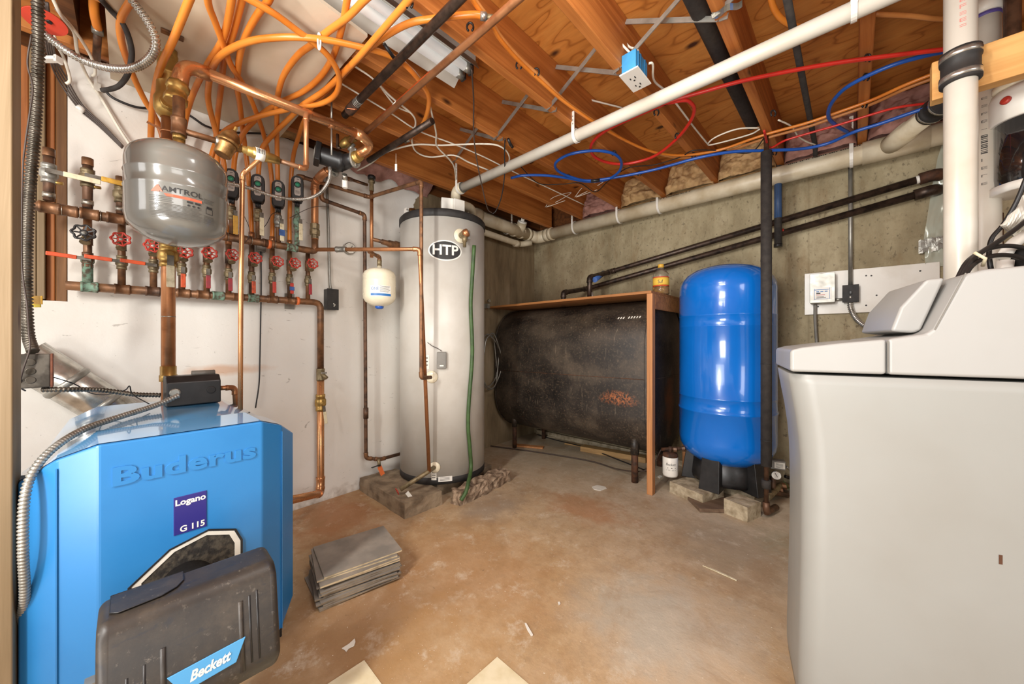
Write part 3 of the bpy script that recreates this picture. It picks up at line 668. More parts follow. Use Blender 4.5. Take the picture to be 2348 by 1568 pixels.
for px, m in ((205, 'patina'), (280, 'copper_old'), (350, 'copper_dark'), (420, 'copper_old'), (465, 'copper_old'), (500, 'patina'), (545, 'copper_old'), (580, 'patina'), (625, 'copper_old'), (665, 'copper_old')):
    p = WA(px, 680, RO); t = (p-ret[0]).dot(TA)/(xb-ret[0]).dot(TA); sleeve(man2, vert(p, ret[0].z+(zR-ret[0].z)*t), TA, .0212, .024, m, 'tee')
for px, py, off, tt in ((617, 560, SO, man), (682, 685, RO, man2)):
    p = WA(px, py, off); p = vert(p, zR if tt is man2 else p.z)
    G().tube([p-TA*.007, p+TA*.007], .024, 14).build('pipe_clip', M['orange_tag'], tt); G().obox(p - NA*(off-.006) - TA*.02, TA*.025, NA*.005, UP*.045).build('clip_plate', M['galv'], tt)
# the return drop to the boiler
zl = WA(742, 1105, RO).z
drop = run('boiler_return_pipe', 'bright copper return pipe dropping down the white wall into the boiler', 'pipe', [vert(xb, WA(740, 850, RO).z), vert(xb, zl+.0), D(735, 1118, 2.10), D(675, 1143, 1.72)][:2] + [vert(xb, zl) + V((.02, -.01, -.055)), D(650, 1150, 1.66)], .0205, 'copper_new', .04)
ballvalve(drop, vert(xb, WA(740, 922, RO).z), UP, .021, NA, 'brass', .05)
lever(drop, vert(xb, WA(745, 930, RO).z)+NA*.05, (0, .1, -1), NA, .10, 'ivory', .018)
p = vert(xb, WA(740, 858, RO).z); G().tube([p-UP*.035, p-UP*.03, p+UP*.03, p+UP*.035], [.025, .0235, .0235, .025], 12).build('tee', M['brass_old'], drop)
G().tube([p, p+NA*.04, p+NA*.06+TA*.01-UP*.02], [.01, .01, .012], 8).build('drain_spout', M['brass_old'], drop)
G().obox(p+NA*.05+UP*.012, TA*.016, NA*.003, UP*.005).build('drain_handle', M['galv'], drop, bevel=.002)

# ------------------------------------------------------------------ return risers, each with a wheel valve and a lever valve
def column(px, yb, off):                  # foot of an upright on the return manifold
    p = WA(px, yb, off); return p
RIS = [  # px at foot, y foot, y top, wheel (px,py), wheel mat, body y, lever mat, lever kind, tape, label
 (201, 662, 492, (192, 533), 'black', 596, 'orange', 'side', None, 'pipe riser with the black handwheel and a green crusted foot'),
 (279, 664, 505, (277, 548), 'red', 602, 'orange', 'side', None, 'pipe riser with red handwheel just below the edge of the grey tank'),
 (352, 670, 515, (351, 563), 'red', 610, 'orange', 'side', None, 'pipe riser with sideways orange lever under the grey tank, beside the thick copper pipe'),
 (417, 672, 540, (424, 577), 'red', 618, 'orange', 'down', None, 'pipe riser with hanging orange lever just past the thick copper pipe'),
 (474, 678, 548, (481, 580), 'red', 622, 'red_dark', 'down', None, 'pipe riser with a dark red lever, below the rim of the grey tank'),
 (524, 682, 555, (535, 584), 'red', 629, 'red_dark', 'down', None, 'pipe riser with a faded maroon lever beside the slim upright copper pipe'),
 (577, 684, 536, (586, 591), 'red', 636, 'orange', 'down', None, 'pipe riser with a bright orange lever and scaly white valve body'),
 (624, 687, 546, (637, 599), 'red', 638, 'red', 'down', None, 'pipe riser with a short red lever between orange lever and blue taped lever'),
 (664, 688, 556, (677, 603), 'red', 641, 'red', 'down', 'blue_tape', 'pipe riser whose red lever is wrapped in blue tape'),
 (706, 691, 575, (717, 604), 'red', 644, 'red_dark', 'down', None, 'last pipe riser, nearest the black wall outlet'),
]
RTOP = []
for i, (px, yb, yt_, wp, wm, ybody, lm, kind, tape, lab) in enumerate(RIS):
    f = column(px, yb, RO); t_ = (f-ret[0]).dot(TA)/(xb-ret[0]).dot(TA); f.z = ret[0].z+(zR-ret[0].z)*t_
    zt = WA(px, yt_, RO).z; tp = vert(f, zt); RTOP.append(tp)
    t = T('return_riser', lab, 'valve riser', f + UP*.02, 'return risers with handwheels')
    r = .0125
    G().tube([f+UP*.016, tp], r, 12).build('pipe', M['copper_old' if i not in (3, 6) else 'copper_dark'], t)
    if i == 0: G().tube([f+UP*.018, f+UP*.10, f+UP*.101, f+UP*.125], [.0155, .0155, .019, .019], 12).build('patina_sleeve', M['patina'], t, label='green crusted copper foot')
    zb_ = WA(px, ybody, RO).z; pb = vert(f, zb_)
    ballvalve(t, pb, UP, r, NA, 'brass_old' if i else 'copper_dark')
    if kind == 'side': lever(t, pb+NA*.032, -TA*1.0+UP*.04, NA, .105, lm, .016, tape)
    else: lever(t, pb+NA*.034, (0, 0, -1), NA, .088 if px < 600 else .084, lm, .018, tape)
    # wheel valve above: body, bonnet and the brass hose end hanging below
    wc = WA(wp[0], wp[1], RO+.075); pw = vert(f, wc.z-.004)
    G().tube([pw-UP*.03, pw-UP*.028, pw+UP*.028, pw+UP*.03], [.0165, .0155, .0155, .0165], 10).build('valve_body', M['copper_dark' if i < 6 else 'copper_old'], t)
    d = (wc-pw).normalized()
    G().tube([pw, pw+(wc-pw)*.5, pw+(wc-pw)*.52, wc-d*.006], [.011, .011, .006, .006], 8).build('bonnet', M['brass_old'], t)
    hz = pw+(wc-pw)*.62-UP*.022
    G().tube([pw+(wc-pw)*.3, hz, hz-UP*.012+d*.006], [.009, .015, .016], 10).build('hose_end', M['brass_old'], t)
    wheel(t, wc, d*.9+UP*.12, .027 if i else .030, wm)

# upper stubs with lever valves left of the tank
for px, yt_, yb, yv, lm, lx, lab in ((108, 340, 470, 397, 'ivory', 1, 'capped copper stub with a white lever valve nearest the post'),
                                 (197, 362, 486, 408, 'yellow', 1, 'capped copper stub with a yellow lever beside the grey tank'),
                                 (273, 405, 500, 445, 'yellow', 0, 'capped copper stub half hidden by the edge of the grey tank')):
    f = WA(px+4, yb, SO); tz = WA(px, yt_, SO).z; t = T('valve_stub', lab, 'valve riser', f)
    t0 = vert(f, f.z+.016)
    G().tube([t0, vert(f, tz)], .0145, 12).build('pipe', M['copper_dark'], t)
    G().tube([vert(f, tz-.03), vert(f, tz-.026), vert(f, tz)], [.0165, .0165, .0165], 12).build('cap', M['copper_old'], t)
    pv = vert(f, WA(px, yv, SO).z); ballvalve(t, pv, UP, .0155, NA, 'galv' if px == 108 else 'brass_old', .036)
    if lx: lever(t, pv+NA*.04, TA*1-UP*.02, NA, .13, lm, .02)
    G().tube([pv-UP*.03, pv-UP*.03+TA*.035+NA*.01], .006, 8).build('drain_screw', M['brass'], t)
    G().tube([t0+UP*.012, t0+UP*.03], .0168, 12).build('solder_joint', M['solder'], t)

# ------------------------------------------------------------------ zone valves on the supply manifold
ZV = [(532, 541, 425, 503, 'brass_old', 'yellow', None, 393, 'zone valve with a worn yellow lever, beside the grey tank'),
      (592, 552, 436, 508, 'brass_old', 'ivory', None, 403, 'second zone valve from the grey tank, with an ivory lever'),
      (638, 560, 448, 522, 'galv', 'ivory', 'blue_tape', 418, 'zone valve hanging lowest, its lever wrapped with blue tape'),
      (681, 566, 437, 522, 'patina', 'ivory', None, 408, 'zone valve on a green crusted stem nearest the pump')]
ZTOP = []
for px, yb, yh, yv, vm, lm, tape, ytop, lab in ZV:
    f = WA(px, yb, SO); f.z = sup[0].z+(sup[-1].z-sup[0].z)*((px-78)/(706-78)); t = T('zone_valve', lab, 'valve', f+UP*.018, 'zone valves on the supply manifold')
    hz = WA(px, yh, SO).z; zt = WA(px, ytop, SO).z; tp = vert(f, zt); ZTOP.append(tp)
    G().tube([f+UP*.016, tp], .0125, 12).build('stem', M['copper_old' if vm != 'patina' else 'patina'], t)
    pv = vert(f, WA(px, yv-14, SO).z)
    ballvalve(t, pv, UP, .0135, NA, vm if vm != 'patina' else 'patina', .034)
    lever(t, pv+NA*.036+TA*.006, (0, 0, -1), NA, .112, lm, .02, tape, .18)
    # head: rounded case facing out and a little towards the camera
    fr = (NA*.93 - TA*.28).normalized(); sd = UP.cross(fr).normalized(); c = vert(f, hz) + fr*.030
    hh = .077; hw = .030; prof = []
    for k in range(9): an = PI*k/8; prof.append((hw*math.cos(an), hh*.45+hw*1.05*math.sin(an)))
    prof += [(-hw, -hh*.72), (-hw*.72, -hh), (hw*.72, -hh), (hw, -hh*.72)]
    g = G(); g.prism([c + sd*a + UP*b - fr*.024 for a, b in prof], fr*.05); head = g.build('head', M['dusty_black'], t, bevel=.006, seg=3)
    g = G(); g.prism([c + sd*a*1.02 + UP*(b*1.0+.001) - fr*.0245 for a, b in prof if b > hh*.2] , fr*.046); 
    g = G(); pl = [(-.015, -.040), (-.010, -.047), (.010, -.047), (.015, -.040), (.015, .044), (.009, .052), (-.009, .052), (-.015, .044)]
    g.prism([c + sd*a + UP*b + fr*.0255 for a, b in pl], fr*.002); fp = g.build('face_label', M['label_dusty'], t, bevel=.001, seg=1)
    g = G().lathe([(.0165, 0), (.0165, .003), (.013, .0035)], c + fr*.0275 + UP*.012, fr, 20); g.build('dial_rim', M['black'], fp)
    g = G().lathe([(.0115, 0), (.0115, .0045), (.001, .005)], c + fr*.0275 + UP*.012, fr, 20); g.build('dial', M['green_led'], fp)
    for k in range(3): G().obox(c + fr*.0277 - UP*(.022+.006*k), sd*.010, fr*.0003, UP*.0011).build('print', M['ink_grey'], fp)
    G().obox(c + fr*.0277 + UP*.043 + sd*.002, sd*.006, fr*.0003, UP*.0012).build('print', M['ink'], fp)
    for s in (-1, 0, 1): G().tube([c - UP*hh + sd*s*.009, c - UP*(hh+.022) + sd*s*.006 - fr*.006], .0055, 7).build('terminal', M['black'], t)
    G().tube([tp-UP*.02, tp-UP*.018, tp], [.0155, .0155, .0145], 10).build('collar', M['copper_dark'], t)
# thin control wires between the zone valves
wire('control_wire', 'thin dark control wire drooping between the zone valves', 'cable', [WA(*p, SO+.03) for p in ((560, 495), (572, 525), (568, 548), (556, 558))], .0016, M['wire_brown'])
wire('control_wire', 'thin dark control wire strung from the blue taped valve to the next stem', 'cable', [WA(*p, SO+.02) for p in ((598, 530), (612, 512), (622, 493), (634, 486))], .0016, M['wire_black'])
wire('control_wire', 'thin dark control wire running to the copper riser beside the pump', 'cable', [WA(*p, SO+.03) for p in ((664, 500), (690, 486), (718, 475), (755, 472))], .0016, M['wire_brown'])
wire('power_cord', 'black cord hanging straight down the white wall behind the slim copper pipe', 'cable', [WA(598, 560, .012), WA(599, 640, .03), WA(598, 720, .02), WA(596, 820, .01), WA(594, 880, .01), WA(586, 935, .01)], .0032, M['wire_black'])
G().obox(WA(598, 568, .012), TA*.022, NA*.012, UP*.022).build('cord_plate', M['galv'], None, 'small steel plate where the black cord leaves the white wall', 'plate', bevel=.003)
# ------------------------------------------------------------------ grey expansion tank under the air separator
EX, EY, ER = -1.696, .114, .133
tk = T('expansion_tank', 'large grey steel expansion tank hanging under copper pipes, with printed label', 'tank', (EX, EY, 1.332))
prof = [(.001, 0), (.03, .001), (.075, .014), (.108, .034), (.127, .058), (.1325, .085), (ER, .10), (ER, .168), (ER+.0022, .173), (ER, .178), (ER, .218), (ER+.0022, .223), (ER, .228), (ER, .262), (.1305, .283), (.12, .303), (.098, .321), (.06, .333), (.02, .337), (.001, .337)]
shell = G().lathe(prof, (EX, EY, 1.332), UP, 64).build('shell', M['grey_tank'], tk)
G().tube([(EX, EY, 1.665), (EX, EY, 1.70)], .016, 8).build('neck', M['brass'], tk)
a0, dd = cylang(417, EX, EY, ER); zc = lambda px, py: 1+(784-py)/FPX*cylang(px, EX, EY, ER)[1]
zt = zc(416, 440); fn = oncyl(EX, EY, ER, a0, zt)
text('AMTROL', .024, lambda x, y, z: fn(x+.002, y, z), 'brand_lettering', M['ink'], shell, bold=.0001, xs=1.06)
g = G(); al = cylang(376, EX, EY, ER)[0]
for (x0, y0, x1, y1, x2, y2) in ((-.073, -.011, -.058, .012, -.052, -.011), (-.060, -.004, -.055, .012, -.044, -.011)):
    g.add([fn(x0, y0, .0002), fn(x1, y1, .0002), fn(x2, y2, .0002)], [(0, 1, 2)])
g.add([fn(x, y, .0001) for x, y in ((-.042, -.0135), (-.02, -.0135), (.02, -.0135), (.050, -.0135), (.050, -.022), (.02, -.022), (-.02, -.022), (-.036, -.022))], [(0, 1, 6, 7), (1, 2, 5, 6), (2, 3, 4, 5)])
g.build('label_stripe', M['label_red'], shell, label='red logo mark and stripe of the label')
g = G(); random.seed(3)
def pbar(g, fn, x0, x1, y, h):
    k = max(1, int(abs(x1-x0)/.02)); xs = [x0+(x1-x0)*i/k for i in range(k+1)]
    g.add([fn(x, y, 0) for x in xs]+[fn(x, y+h, 0) for x in xs], [(i, i+1, k+2+i, k+1+i) for i in range(k)])
for r_ in range(4): pbar(g, fn, -.078, -.02+random.uniform(-.012, .008), -.024-.005*r_, .0017)
for r_ in range(11): pbar(g, fn, -.078, .048+random.uniform(-.006, .003), -.046-.0041*r_, .0015)
for r_ in range(4): pbar(g, fn, .056, .090-random.uniform(0, .01), -.004-.0042*r_, .0014)
for r_ in range(6): pbar(g, fn, .056, .092-random.uniform(0, .006), -.060-.0046*r_, .0015)
g.build('label_print', M['ink_grey'], shell)
g = G()
for x0, x1, y, h in ((.012, .026, -.031, .006), (.032, .046, -.031, .006), (.064, .082, -.034, .008)): pbar(g, fn, x0, x1, y, h)
for x in (.016, .028, .041): g.lathe([(.0032, 0), (.0032, .0004)], fn(x, -.039, 0), (fn(x, -.044, 1)-fn(x, -.044, 0)), 10)
pbar(g, fn, .063, .083, -.051, .0012); pbar(g, fn, .062, .0635, -.051, .018); pbar(g, fn, .0825, .084, -.051, .018)
g.build('label_symbols', M['ink'], shell)
# tank port tee and the pipe up to the air separator
G().tube([(EX, EY, 1.70), (EX, EY, 1.715)], .019, 6).build('hex_nut', M['brass'], tk)
port = run('tank_port_pipe', 'short copper pipe and tee above the grey expansion tank', 'pipe', [(EX, EY, 1.715), (EX, EY, 1.845)], .0165, 'copper_old')
sleeve(port, (EX, EY, 1.745), UP, .0205, .03, 'copper_old', 'tee')
# thick supply pipe
px_, py_ = D(386, 860, 1.42).x, D(386, 860, 1.42).y
sup_pipe = T('boiler_supply_pipe', 'thick copper pipe rising from the boiler behind the grey tank', 'pipe', (px_, py_, .70))
topz = 1.90
G().tube([(px_, py_, .76), (px_, py_, topz)], .0215, 16).build('pipe', M['copper'], sup_pipe)
G().tube([(px_, py_, .845), (px_, py_, .87), (px_, py_, .872), (px_, py_, .905)], [.027, .027, .0245, .0245], 8).build('brass_adapter', M['brass'], sup_pipe)
for z, m in ((1.12, 'solder'), (1.075, 'solder')): pass
G().tube([(px_, py_, 1.098), (px_, py_, 1.101)], .0222, 14).build('solder_joint', M['solder'], sup_pipe)
pv = V((px_, py_, 1.34)); ballvalve(sup_pipe, pv, UP, .021, NA, 'brass', .045)
lever(sup_pipe, pv+NA*.055+UP*-.015, (0, 0, -1), NA, .115, 'ivory', .024)
for z in (1.79, 1.825): G().tube([(px_, py_, z-.004), (px_, py_, z+.004)], .0245, 14).build('pipe_clip', M['copper'], sup_pipe)
G().bar((px_, py_, 1.826), V((px_, py_, 1.84))+NA*.0-TA*.06, .012, .004).build('clip_arm', M['copper'], sup_pipe)
# air separator
asx, asy = px_, py_
sp = T('air_separator', 'tall brass air separator with a bleed cap under the ceiling sheet', 'air separator', (asx, asy, 1.88))
b0 = V((asx, asy, 1.88))
G().lathe([(.024, 0), (.036, .012), (.043, .03), (.043, .07), (.036, .088), (.034, .165), (.037, .168), (.037, .178), (.033, .181), (.033, .225), (.027, .245), (.017, .252), (.017, .262)], b0, UP, 28).build('body', M['brass'], sp)
capc = b0 + NA*.012 + TA*.014
G().lathe([(.014, .205), (.014, .247), (.012, .25), (.012, .268), (.005, .27)], capc, UP, 14).build('bleed_cap', M['brass'], sp)
# elbow and the copper main run to the pump
r0 = b0 + NA*.045 + UP*.035
G().tube([b0+NA*.02+UP*.04, r0+UP*.012], .03, 8).build('outlet_boss', M['brass'], sp)
A_ = V((EX+.01, EY+.01, 1.90)); e1 = D(432, 158, 1.33); e2 = ZP(845, 322, 2.055)
mr = T('main_copper_run', 'fat shiny copper pipe crossing from the brass air separator to the pump', 'pipe', e1)
m0 = D(405, 228, 1.30); m1 = D(420, 156, 1.315)
s1 = D(480, 172, 1.40); s2 = ZP(829, 311, 2.05); 
path = fillet([m0, m1, s1, s2], .06, 8)
m2 = ZP(848, 330, 2.05); pe = D(818, 357, 1.93)
G().tube(fillet([D(455, 160, 1.37), s2], .02), .0195, 16).build('pipe', M['copper_new'], mr)
q = fillet([m0, m1+UP*.012, D(478, 170, 1.40)], .055, 10); R = [.0235]*len(q); R[-1] = R[-2] = .026; R[0] = .026
G().tube(q, R, 18).build('elbow', M['copper_new'], mr)
G().tube([D(402, 236, 1.295), D(404, 222, 1.298), D(404.2, 221, 1.298), D(407, 206, 1.30), D(407.2, 205, 1.3), D(409, 196, 1.305)], [.033, .033, .029, .029, .033, .033], 8).build('union_nut', M['brass'], mr)
q = fillet([s2, m2+(m2-s2).normalized()*.02, pe], .045, 10); R = [.0225]*len(q); R[0] = R[1] = .025
G().tube([s2-(s2-s1).normalized()*.03, s2]+q, [.025, .025]+R, 18).build('elbow', M['copper_new'], mr)
bandp = D(747, 280, 1.68); bandp = s1.lerp(s2, .757); ax = (s2-s1).normalized()
G().tube([bandp-ax*.012, bandp+ax*.012], .0225, 16).build('hanger_band', M['copper'], mr)
hr = wire('hanger_rod', 'thin zinc threaded rod holding the copper main run from the ceiling', 'rod', [bandp+UP*.02, vert(bandp, 2.17)], .0045, M['galv'], sm=False)
G().tube([bandp-UP*.022, bandp-UP*.15], .004, 8).build('hanger_rod', M['galv'], None, 'zinc rod end hanging below the copper main run onto the black pump', 'rod')
# ------------------------------------------------------------------ circulator pump
pc_ = D(790, 372, 1.97)
pump = T('circulator_pump', 'black circulator pump with bolted flanges between copper elbows', 'pump', pc_-UP*.06)
axf = (D(812, 362, 1.94)-D(762, 388, 2.05)).normalized()
fl1 = D(814, 362, 1.94); fl2 = D(765, 384, 2.04)
for c_, s_ in ((fl1, 1), (fl2, -1)):
    g = G(); u, w_, a = frame(axf); pts = []
    for k in range(28):
        an = 2*PI*k/28; rr = .034 + .020*abs(math.cos(an))**3; pts.append(c_ + (UP*math.cos(an) + axf.cross(UP).normalized()*math.sin(an))*rr - axf*.005)
    g.prism(pts, axf*.012); f_ = g.build('flange', M['gasket'], pump, bevel=.002, seg=1)
    for k in (1, -1): G().lathe([(.0085, -.008), (.0085, .012), (.006, .014)], c_ + UP*.041*k, axf*s_, 6, False).build('bolt', M['chrome'], f_)
G().tube([fl1+axf*.006, fl1+axf*.018, fl1+axf*.019, fl1+axf*.04], [.031, .031, .028, .026], 14).build('brass_collar', M['brass'], pump)
G().tube([fl2, fl2.lerp(fl1, .25), fl2.lerp(fl1, .75), fl1], [.026, .036, .036, .026], 18).build('volute', M['black'], pump)
md = (V((-.25, -1, .10))).normalized(); mc = fl2.lerp(fl1, .5)
G().lathe([(.050, .0), (.050, .03), (.046, .034), (.046, .115), (.040, .122), (.0395, .1225)], mc, md, 28).build('motor', M['black'], pump)
g = G(); u = md.cross(UP).normalized(); v_ = u.cross(md).normalized(); cc = mc + md*.085
g.obox(mc + md*.130, u*.047, v_*.05, md*.014); bx = g.build('terminal_box', M['black'], pump, bevel=.006)
g = G().lathe([(.038, 0), (.038, .004)], mc + md*.1425, md, 24); nl = g.build('name_disc', M['grey_plastic'], pump)
g = G()
for k in range(5): g.obox(mc + md*.147 + v_*(.02-.009*k), u*(.018+.004*(k % 2)), v_*.0016, md*.0003)
g.build('print', M['white'], nl)
corrugated('armoured_cable', 'silver armoured cable drooping from behind the grey tank past the zone valves to the pump', DD((470, 408, 1.55), (523, 420, 1.62), (575, 432, 1.7), (630, 450, 1.76), (690, 457, 1.82), (730, 445, 1.87), (752, 418, 1.9), (757, 395, 1.93), (757, 385, 1.96)), .0072, M['chrome'], .006, 'cable', .25)
# second small pipe and purge assembly behind the main
run('feed_pipe', 'thinner copper pipe running alongside the fat copper run toward the pump', 'pipe', [D(702, 380, 1.51), D(702, 288, 1.52), D(700, 268, 1.52), D(812, 302, 1.80), D(806, 318, 1.86)][0:1] + [D(702, 262, 1.515), D(818, 300, 1.87), D(803, 325, 1.93)], .0095, 'copper', .022)
pg = T('purge_valve', 'brass purge valve and small copper elbow tucked behind the fat copper run', 'valve', D(790, 330, 1.95))
G().tube([D(815, 315, 1.95), D(800, 322, 1.96), D(799.5, 322.5, 1.96), D(788, 331, 1.97), D(781, 337, 1.97)], [.019, .019, .024, .022, .012], 8).build('body', M['brass'], pg)
G().tube(fillet([D(781, 338, 1.97), D(774, 340, 1.97), D(774, 308, 1.97)], .02), .008, 10).build('pipe', M['copper_dark'], pg)
G().tube([D(800, 345, 1.98), D(812, 330, 1.98)], .010, 8).build('stem', M['galv'], pg)
# ------------------------------------------------------------------ feed line: reducing valve, backflow preventer
fz = 1.735
p0 = V((EX, EY, fz)); p1 = D(492, 331, 1.322); L_ = lambda px: None
def fl_(px): # point on the feed line
    q = hit(px, 784, V((1, -.055*0, 0)), -1.69); return V((-1.69+(.0), q.y, fz))
run('feed_stub', 'short aged copper pipe from the tank tee to the brass reducing valve', 'pipe', [V((EX+.0, EY, fz)), fl_(494)], .0105, 'copper_old')
prv = T('reducing_valve', 'bronze bell shaped pressure reducing valve beside the grey tank', 'valve', fl_(524)-UP*.05)
c = fl_(522); bax = V((0, .35, 1)).normalized()
G().lathe([(.022, -.05), (.026, -.046), (.028, -.012), (.031, -.008), (.031, .0)], c, bax, 20).build('lower_body', M['bronze'], prv)
G().lathe([(.034, 0), (.036, .003), (.036, .010), (.031, .013), (.030, .028), (.022, .046), (.010, .055), (.0095, .06)], c, bax, 24).build('bonnet', M['bronze'], prv)
G().lathe([(.006, .058), (.006, .078), (.004, .08)], c, bax, 6, False).build('adjusting_screw', M['brass'], prv)
G().tube([fl_(494), fl_(506)], .016, 6).build('union', M['solder'], prv); G().tube([fl_(535), fl_(552)], .0155, 12).build('outlet', M['bronze'], prv)
bf = T('backflow_preventer', 'brass backflow preventer with a white printed band after the reducing valve', 'valve', fl_(605)-UP*.03)
G().tube([fl_(552), fl_(566), fl_(566.5), fl_(578), fl_(579), fl_(612), fl_(613), fl_(632), fl_(632.5), fl_(640)], [.014, .014, .019, .019, .0225, .0225, .021, .018, .016, .016], 8).build('body', M['brass'], bf)
G().tube([fl_(585), fl_(606)], .0234, 20).build('printed_band', M['paper'], bf, label='white printed band')
g = G()
for k in range(5):
    q = fl_(588+3.5*k); g.obox(q + V((.0236, -.0, .004)), (.0003, 0, 0), (0, .0012, 0), (0, 0, .009))
g.build('print', M['ink'], bf)
run('feed_elbow_pipe', 'aged copper pipe and elbow after the brass backflow preventer', 'pipe', [fl_(640), vert(fl_(702), fz), vert(fl_(702), D(702, 340, 1.5).z+.05)], .0095, 'copper_old', .024, fmat='copper')
sl = run('slim_copper_pipe', 'slim copper discharge pipe standing in front of the white wall behind the boiler', 'pipe', [fl_(598)-UP*.012, D(556, 400, 1.42), D(552, 700, 1.42), D(551, 960, 1.42)], .0085, 'copper_new', .02)
run('boiler_fill_pipe', 'small copper elbow beside the black control box on the boiler', 'pipe', [D(500, 890, 1.48), D(538, 888, 1.53), D(541, 935, 1.54)], .0095, 'copper', .025)

# ------------------------------------------------------------------ orange tubing
TUBES = [
 # trace, z limit, start, end, label.  end 'w' = at the white wall, else height overhead
 ([(446, -30), (399, 87), (365, 164), (350, 243), (346, 325), (349, 420), (352, 520)], 2.03, 'w', .07, 'orange tube falling straight behind the left shoulder of the grey tank'),
 ([(312, -30), (301, 0), (277, 46), (279, 97), (302, 166), (332, 230), (355, 268), (372, 312), (398, 420), (417, 540)], 2.140, 'w', .07, 'orange tube bowing out beside the silver flexible conduit loop'),
 ([(474, -30), (478, 10), (493, 50), (513, 105), (530, 150), (563, 203), (587, 257), (608, 321), (622, 400), (625, 470), (624, 548)], 2.115, 'w', .075, 'orange tube crossing behind the others down to the blue taped valve'),
 ([(534, -30), (531, 0), (511, 89), (473, 153), (442, 217), (424, 281), (419, 340), (440, 450), (474, 548)], 2.122, 'w', .07, 'orange tube sweeping past the copper elbow to behind the grey tank'),
 ([(560, -30), (555, 0), (531, 88), (515, 129), (507, 200), (499, 268), (496, 330), (505, 430), (524, 552)], 2.140, 'w', .07, 'orange tube running tight beside the sweeping tube, behind the grey tank rim'),
 ([(935, 320), (970, 284), (984, 230), (967, 193), (930, 150), (882, 123), (801, 102), (721, 88), (641, 86), (568, 96), (512, 123), (488, 155), (478, 200), (479, 240), (496, 307), (514, 383), (500, 400), (481, 372)], [2.12, 2.135, 2.14, 2.14, 2.14, 2.14, 2.115, 2.095, 2.085, 2.085, 2.09, 2.108, 2.12, 2.12, 2.12, 2.12, 2.12, 2.12], 'w', .2, 'orange tube arching in a great loop over the copper run to the brown iron pipe'),
 ([(627, -30), (617, 0), (595, 27), (571, 67), (555, 107), (547, 147), (544, 201), (550, 241), (558, 308), (568, 388), (574, 460), (577, 538)], 2.125, 'w', .075, 'orange tube dropping to the bright copper joint between two zone valves'),
 ([(545, -16), (574, 0), (630, 32), (684, 72), (721, 99), (753, 129), (775, 166), (777, 198), (764, 222), (734, 238), (694, 244), (646, 254), (600, 265), (534, 289), (500, 318), (482, 368)], 2.095, 'w', .14, 'orange tube hooked into a tight bend and tied with a white strap'),
 ([(800, -30), (796, 0), (783, 67), (764, 128), (735, 175), (694, 210), (640, 236), (600, 262), (560, 303), (541, 348), (535, 395)], 2.135, 'w', .125, 'orange tube from the overhead strap down to the zone valve beside the grey tank'),
 ([(960, -25), (933, 5), (855, 94), (815, 139), (748, 204), (694, 241), (667, 268), (619, 316), (598, 348), (592, 404)], 2.105, 'w', .125, 'orange tube running diagonally from the black clip overhead to the second zone valve'),
 ([(872, -30), (836, 0), (796, 40), (748, 75), (716, 102), (684, 126), (654, 166), (641, 201), (635, 241), (635, 321), (637, 420)], 2.120, 'w', .125, 'orange tube curving down to the lowest zone valve head'),
 ([(1113, 38), (1080, 34), (994, 43), (935, 55), (876, 88), (828, 128), (772, 187), (721, 236), (697, 279), (684, 316), (673, 356), (667, 418), (664, 500), (664, 556)], 2.130, 'w', .07, 'orange tube with a steel clamped end, running back to the wall beside the pump'),
]
def trace(pts, zmax, off, gap=.035):
    """the tube hugs the ceiling, then bends down along the wall: a soft minimum of the two depths"""
    n = len(pts); L = [0]
    for i in range(1, n): L.append(L[-1]+math.hypot(pts[i][0]-pts[i-1][0], pts[i][1]-pts[i-1][1]))
    out = []
    for i, ((px, py), l) in enumerate(zip(pts, L)):
        zm = zmax[i] if isinstance(zmax, list) else zmax; a = (zm-H)*FPX/max(784-py, 1); b = (WA(px, py, off)-CAM).dot(FW); out.append(D(px, py, (a**-16+b**-16)**(-1/16)))
    return out
for i, (pts, zm, _, off, lab) in enumerate(TUBES):
    P = trace(pts, zm, off); g = G().tube(smooth_path(P, 8), .0112, 10)
    if i in (2, 4, 5, 6, 11):
        t = T('orange_tube', lab, 'tube', P[-1], 'orange heating tubes'); g.build('tube', M['pex'], t)
        if i in (5, 11):
            e = (P[1]-P[0]).normalized()
            G().tube([P[0]-e*.004, P[0]+e*.018], .0135, 12).build('clamp', M['chrome'], t)
            G().tube([P[0]-e*.03, P[0]-e*.003], .009, 8).build('barb', M['brass_old'], t)
        if i != 5: G().tube([P[-1]+UP*.012, P[-1]-UP*.02], .0142, 12).build('press_collar', M['copper'], t, label='copper press collar')
    else: g.build('orange_tube', M['pex'], None, lab, 'tube', 'orange heating tubes')
# hose entering the ceiling at the corner, ending in a copper stub
hs = T('hose_stub', 'orange tube end clamped onto a brown copper stub in the dark ceiling corner', 'tube', D(224, 120, 1.3))
G().tube(smooth_path([D(214, -30, 1.25), D(215, 0, 1.28), D(217, 33, 1.31), D(224, 66, 1.35)]), .0135, 10).build('tube', M['pex'], hs)
G().tube([D(223.5, 64, 1.35), D(224, 78, 1.36)], .016, 12).build('clamp', M['galv'], hs); G().tube([D(224, 76, 1.36), D(221, 140, 1.45)], .0115, 10).build('copper_stub', M['copper_dark'], hs)
# strap tying tubes
def loop(name, label, c, u, v, a, b, w_, mat, cat='strap'):
    c = V(c); pts = [c + V(u)*a*math.cos(2*PI*k/20) + V(v)*b*math.sin(2*PI*k/20) for k in range(20)]
    return G().tube(pts, w_, 6, closed=True).build(name, M[mat], None, label, cat)
q = D(732, 95, 1.30); loop('tie_strap', 'white strap tying two orange tubes together overhead', q, RT*.3+FW*.2, UP, .012, .030, .0035, 'white')
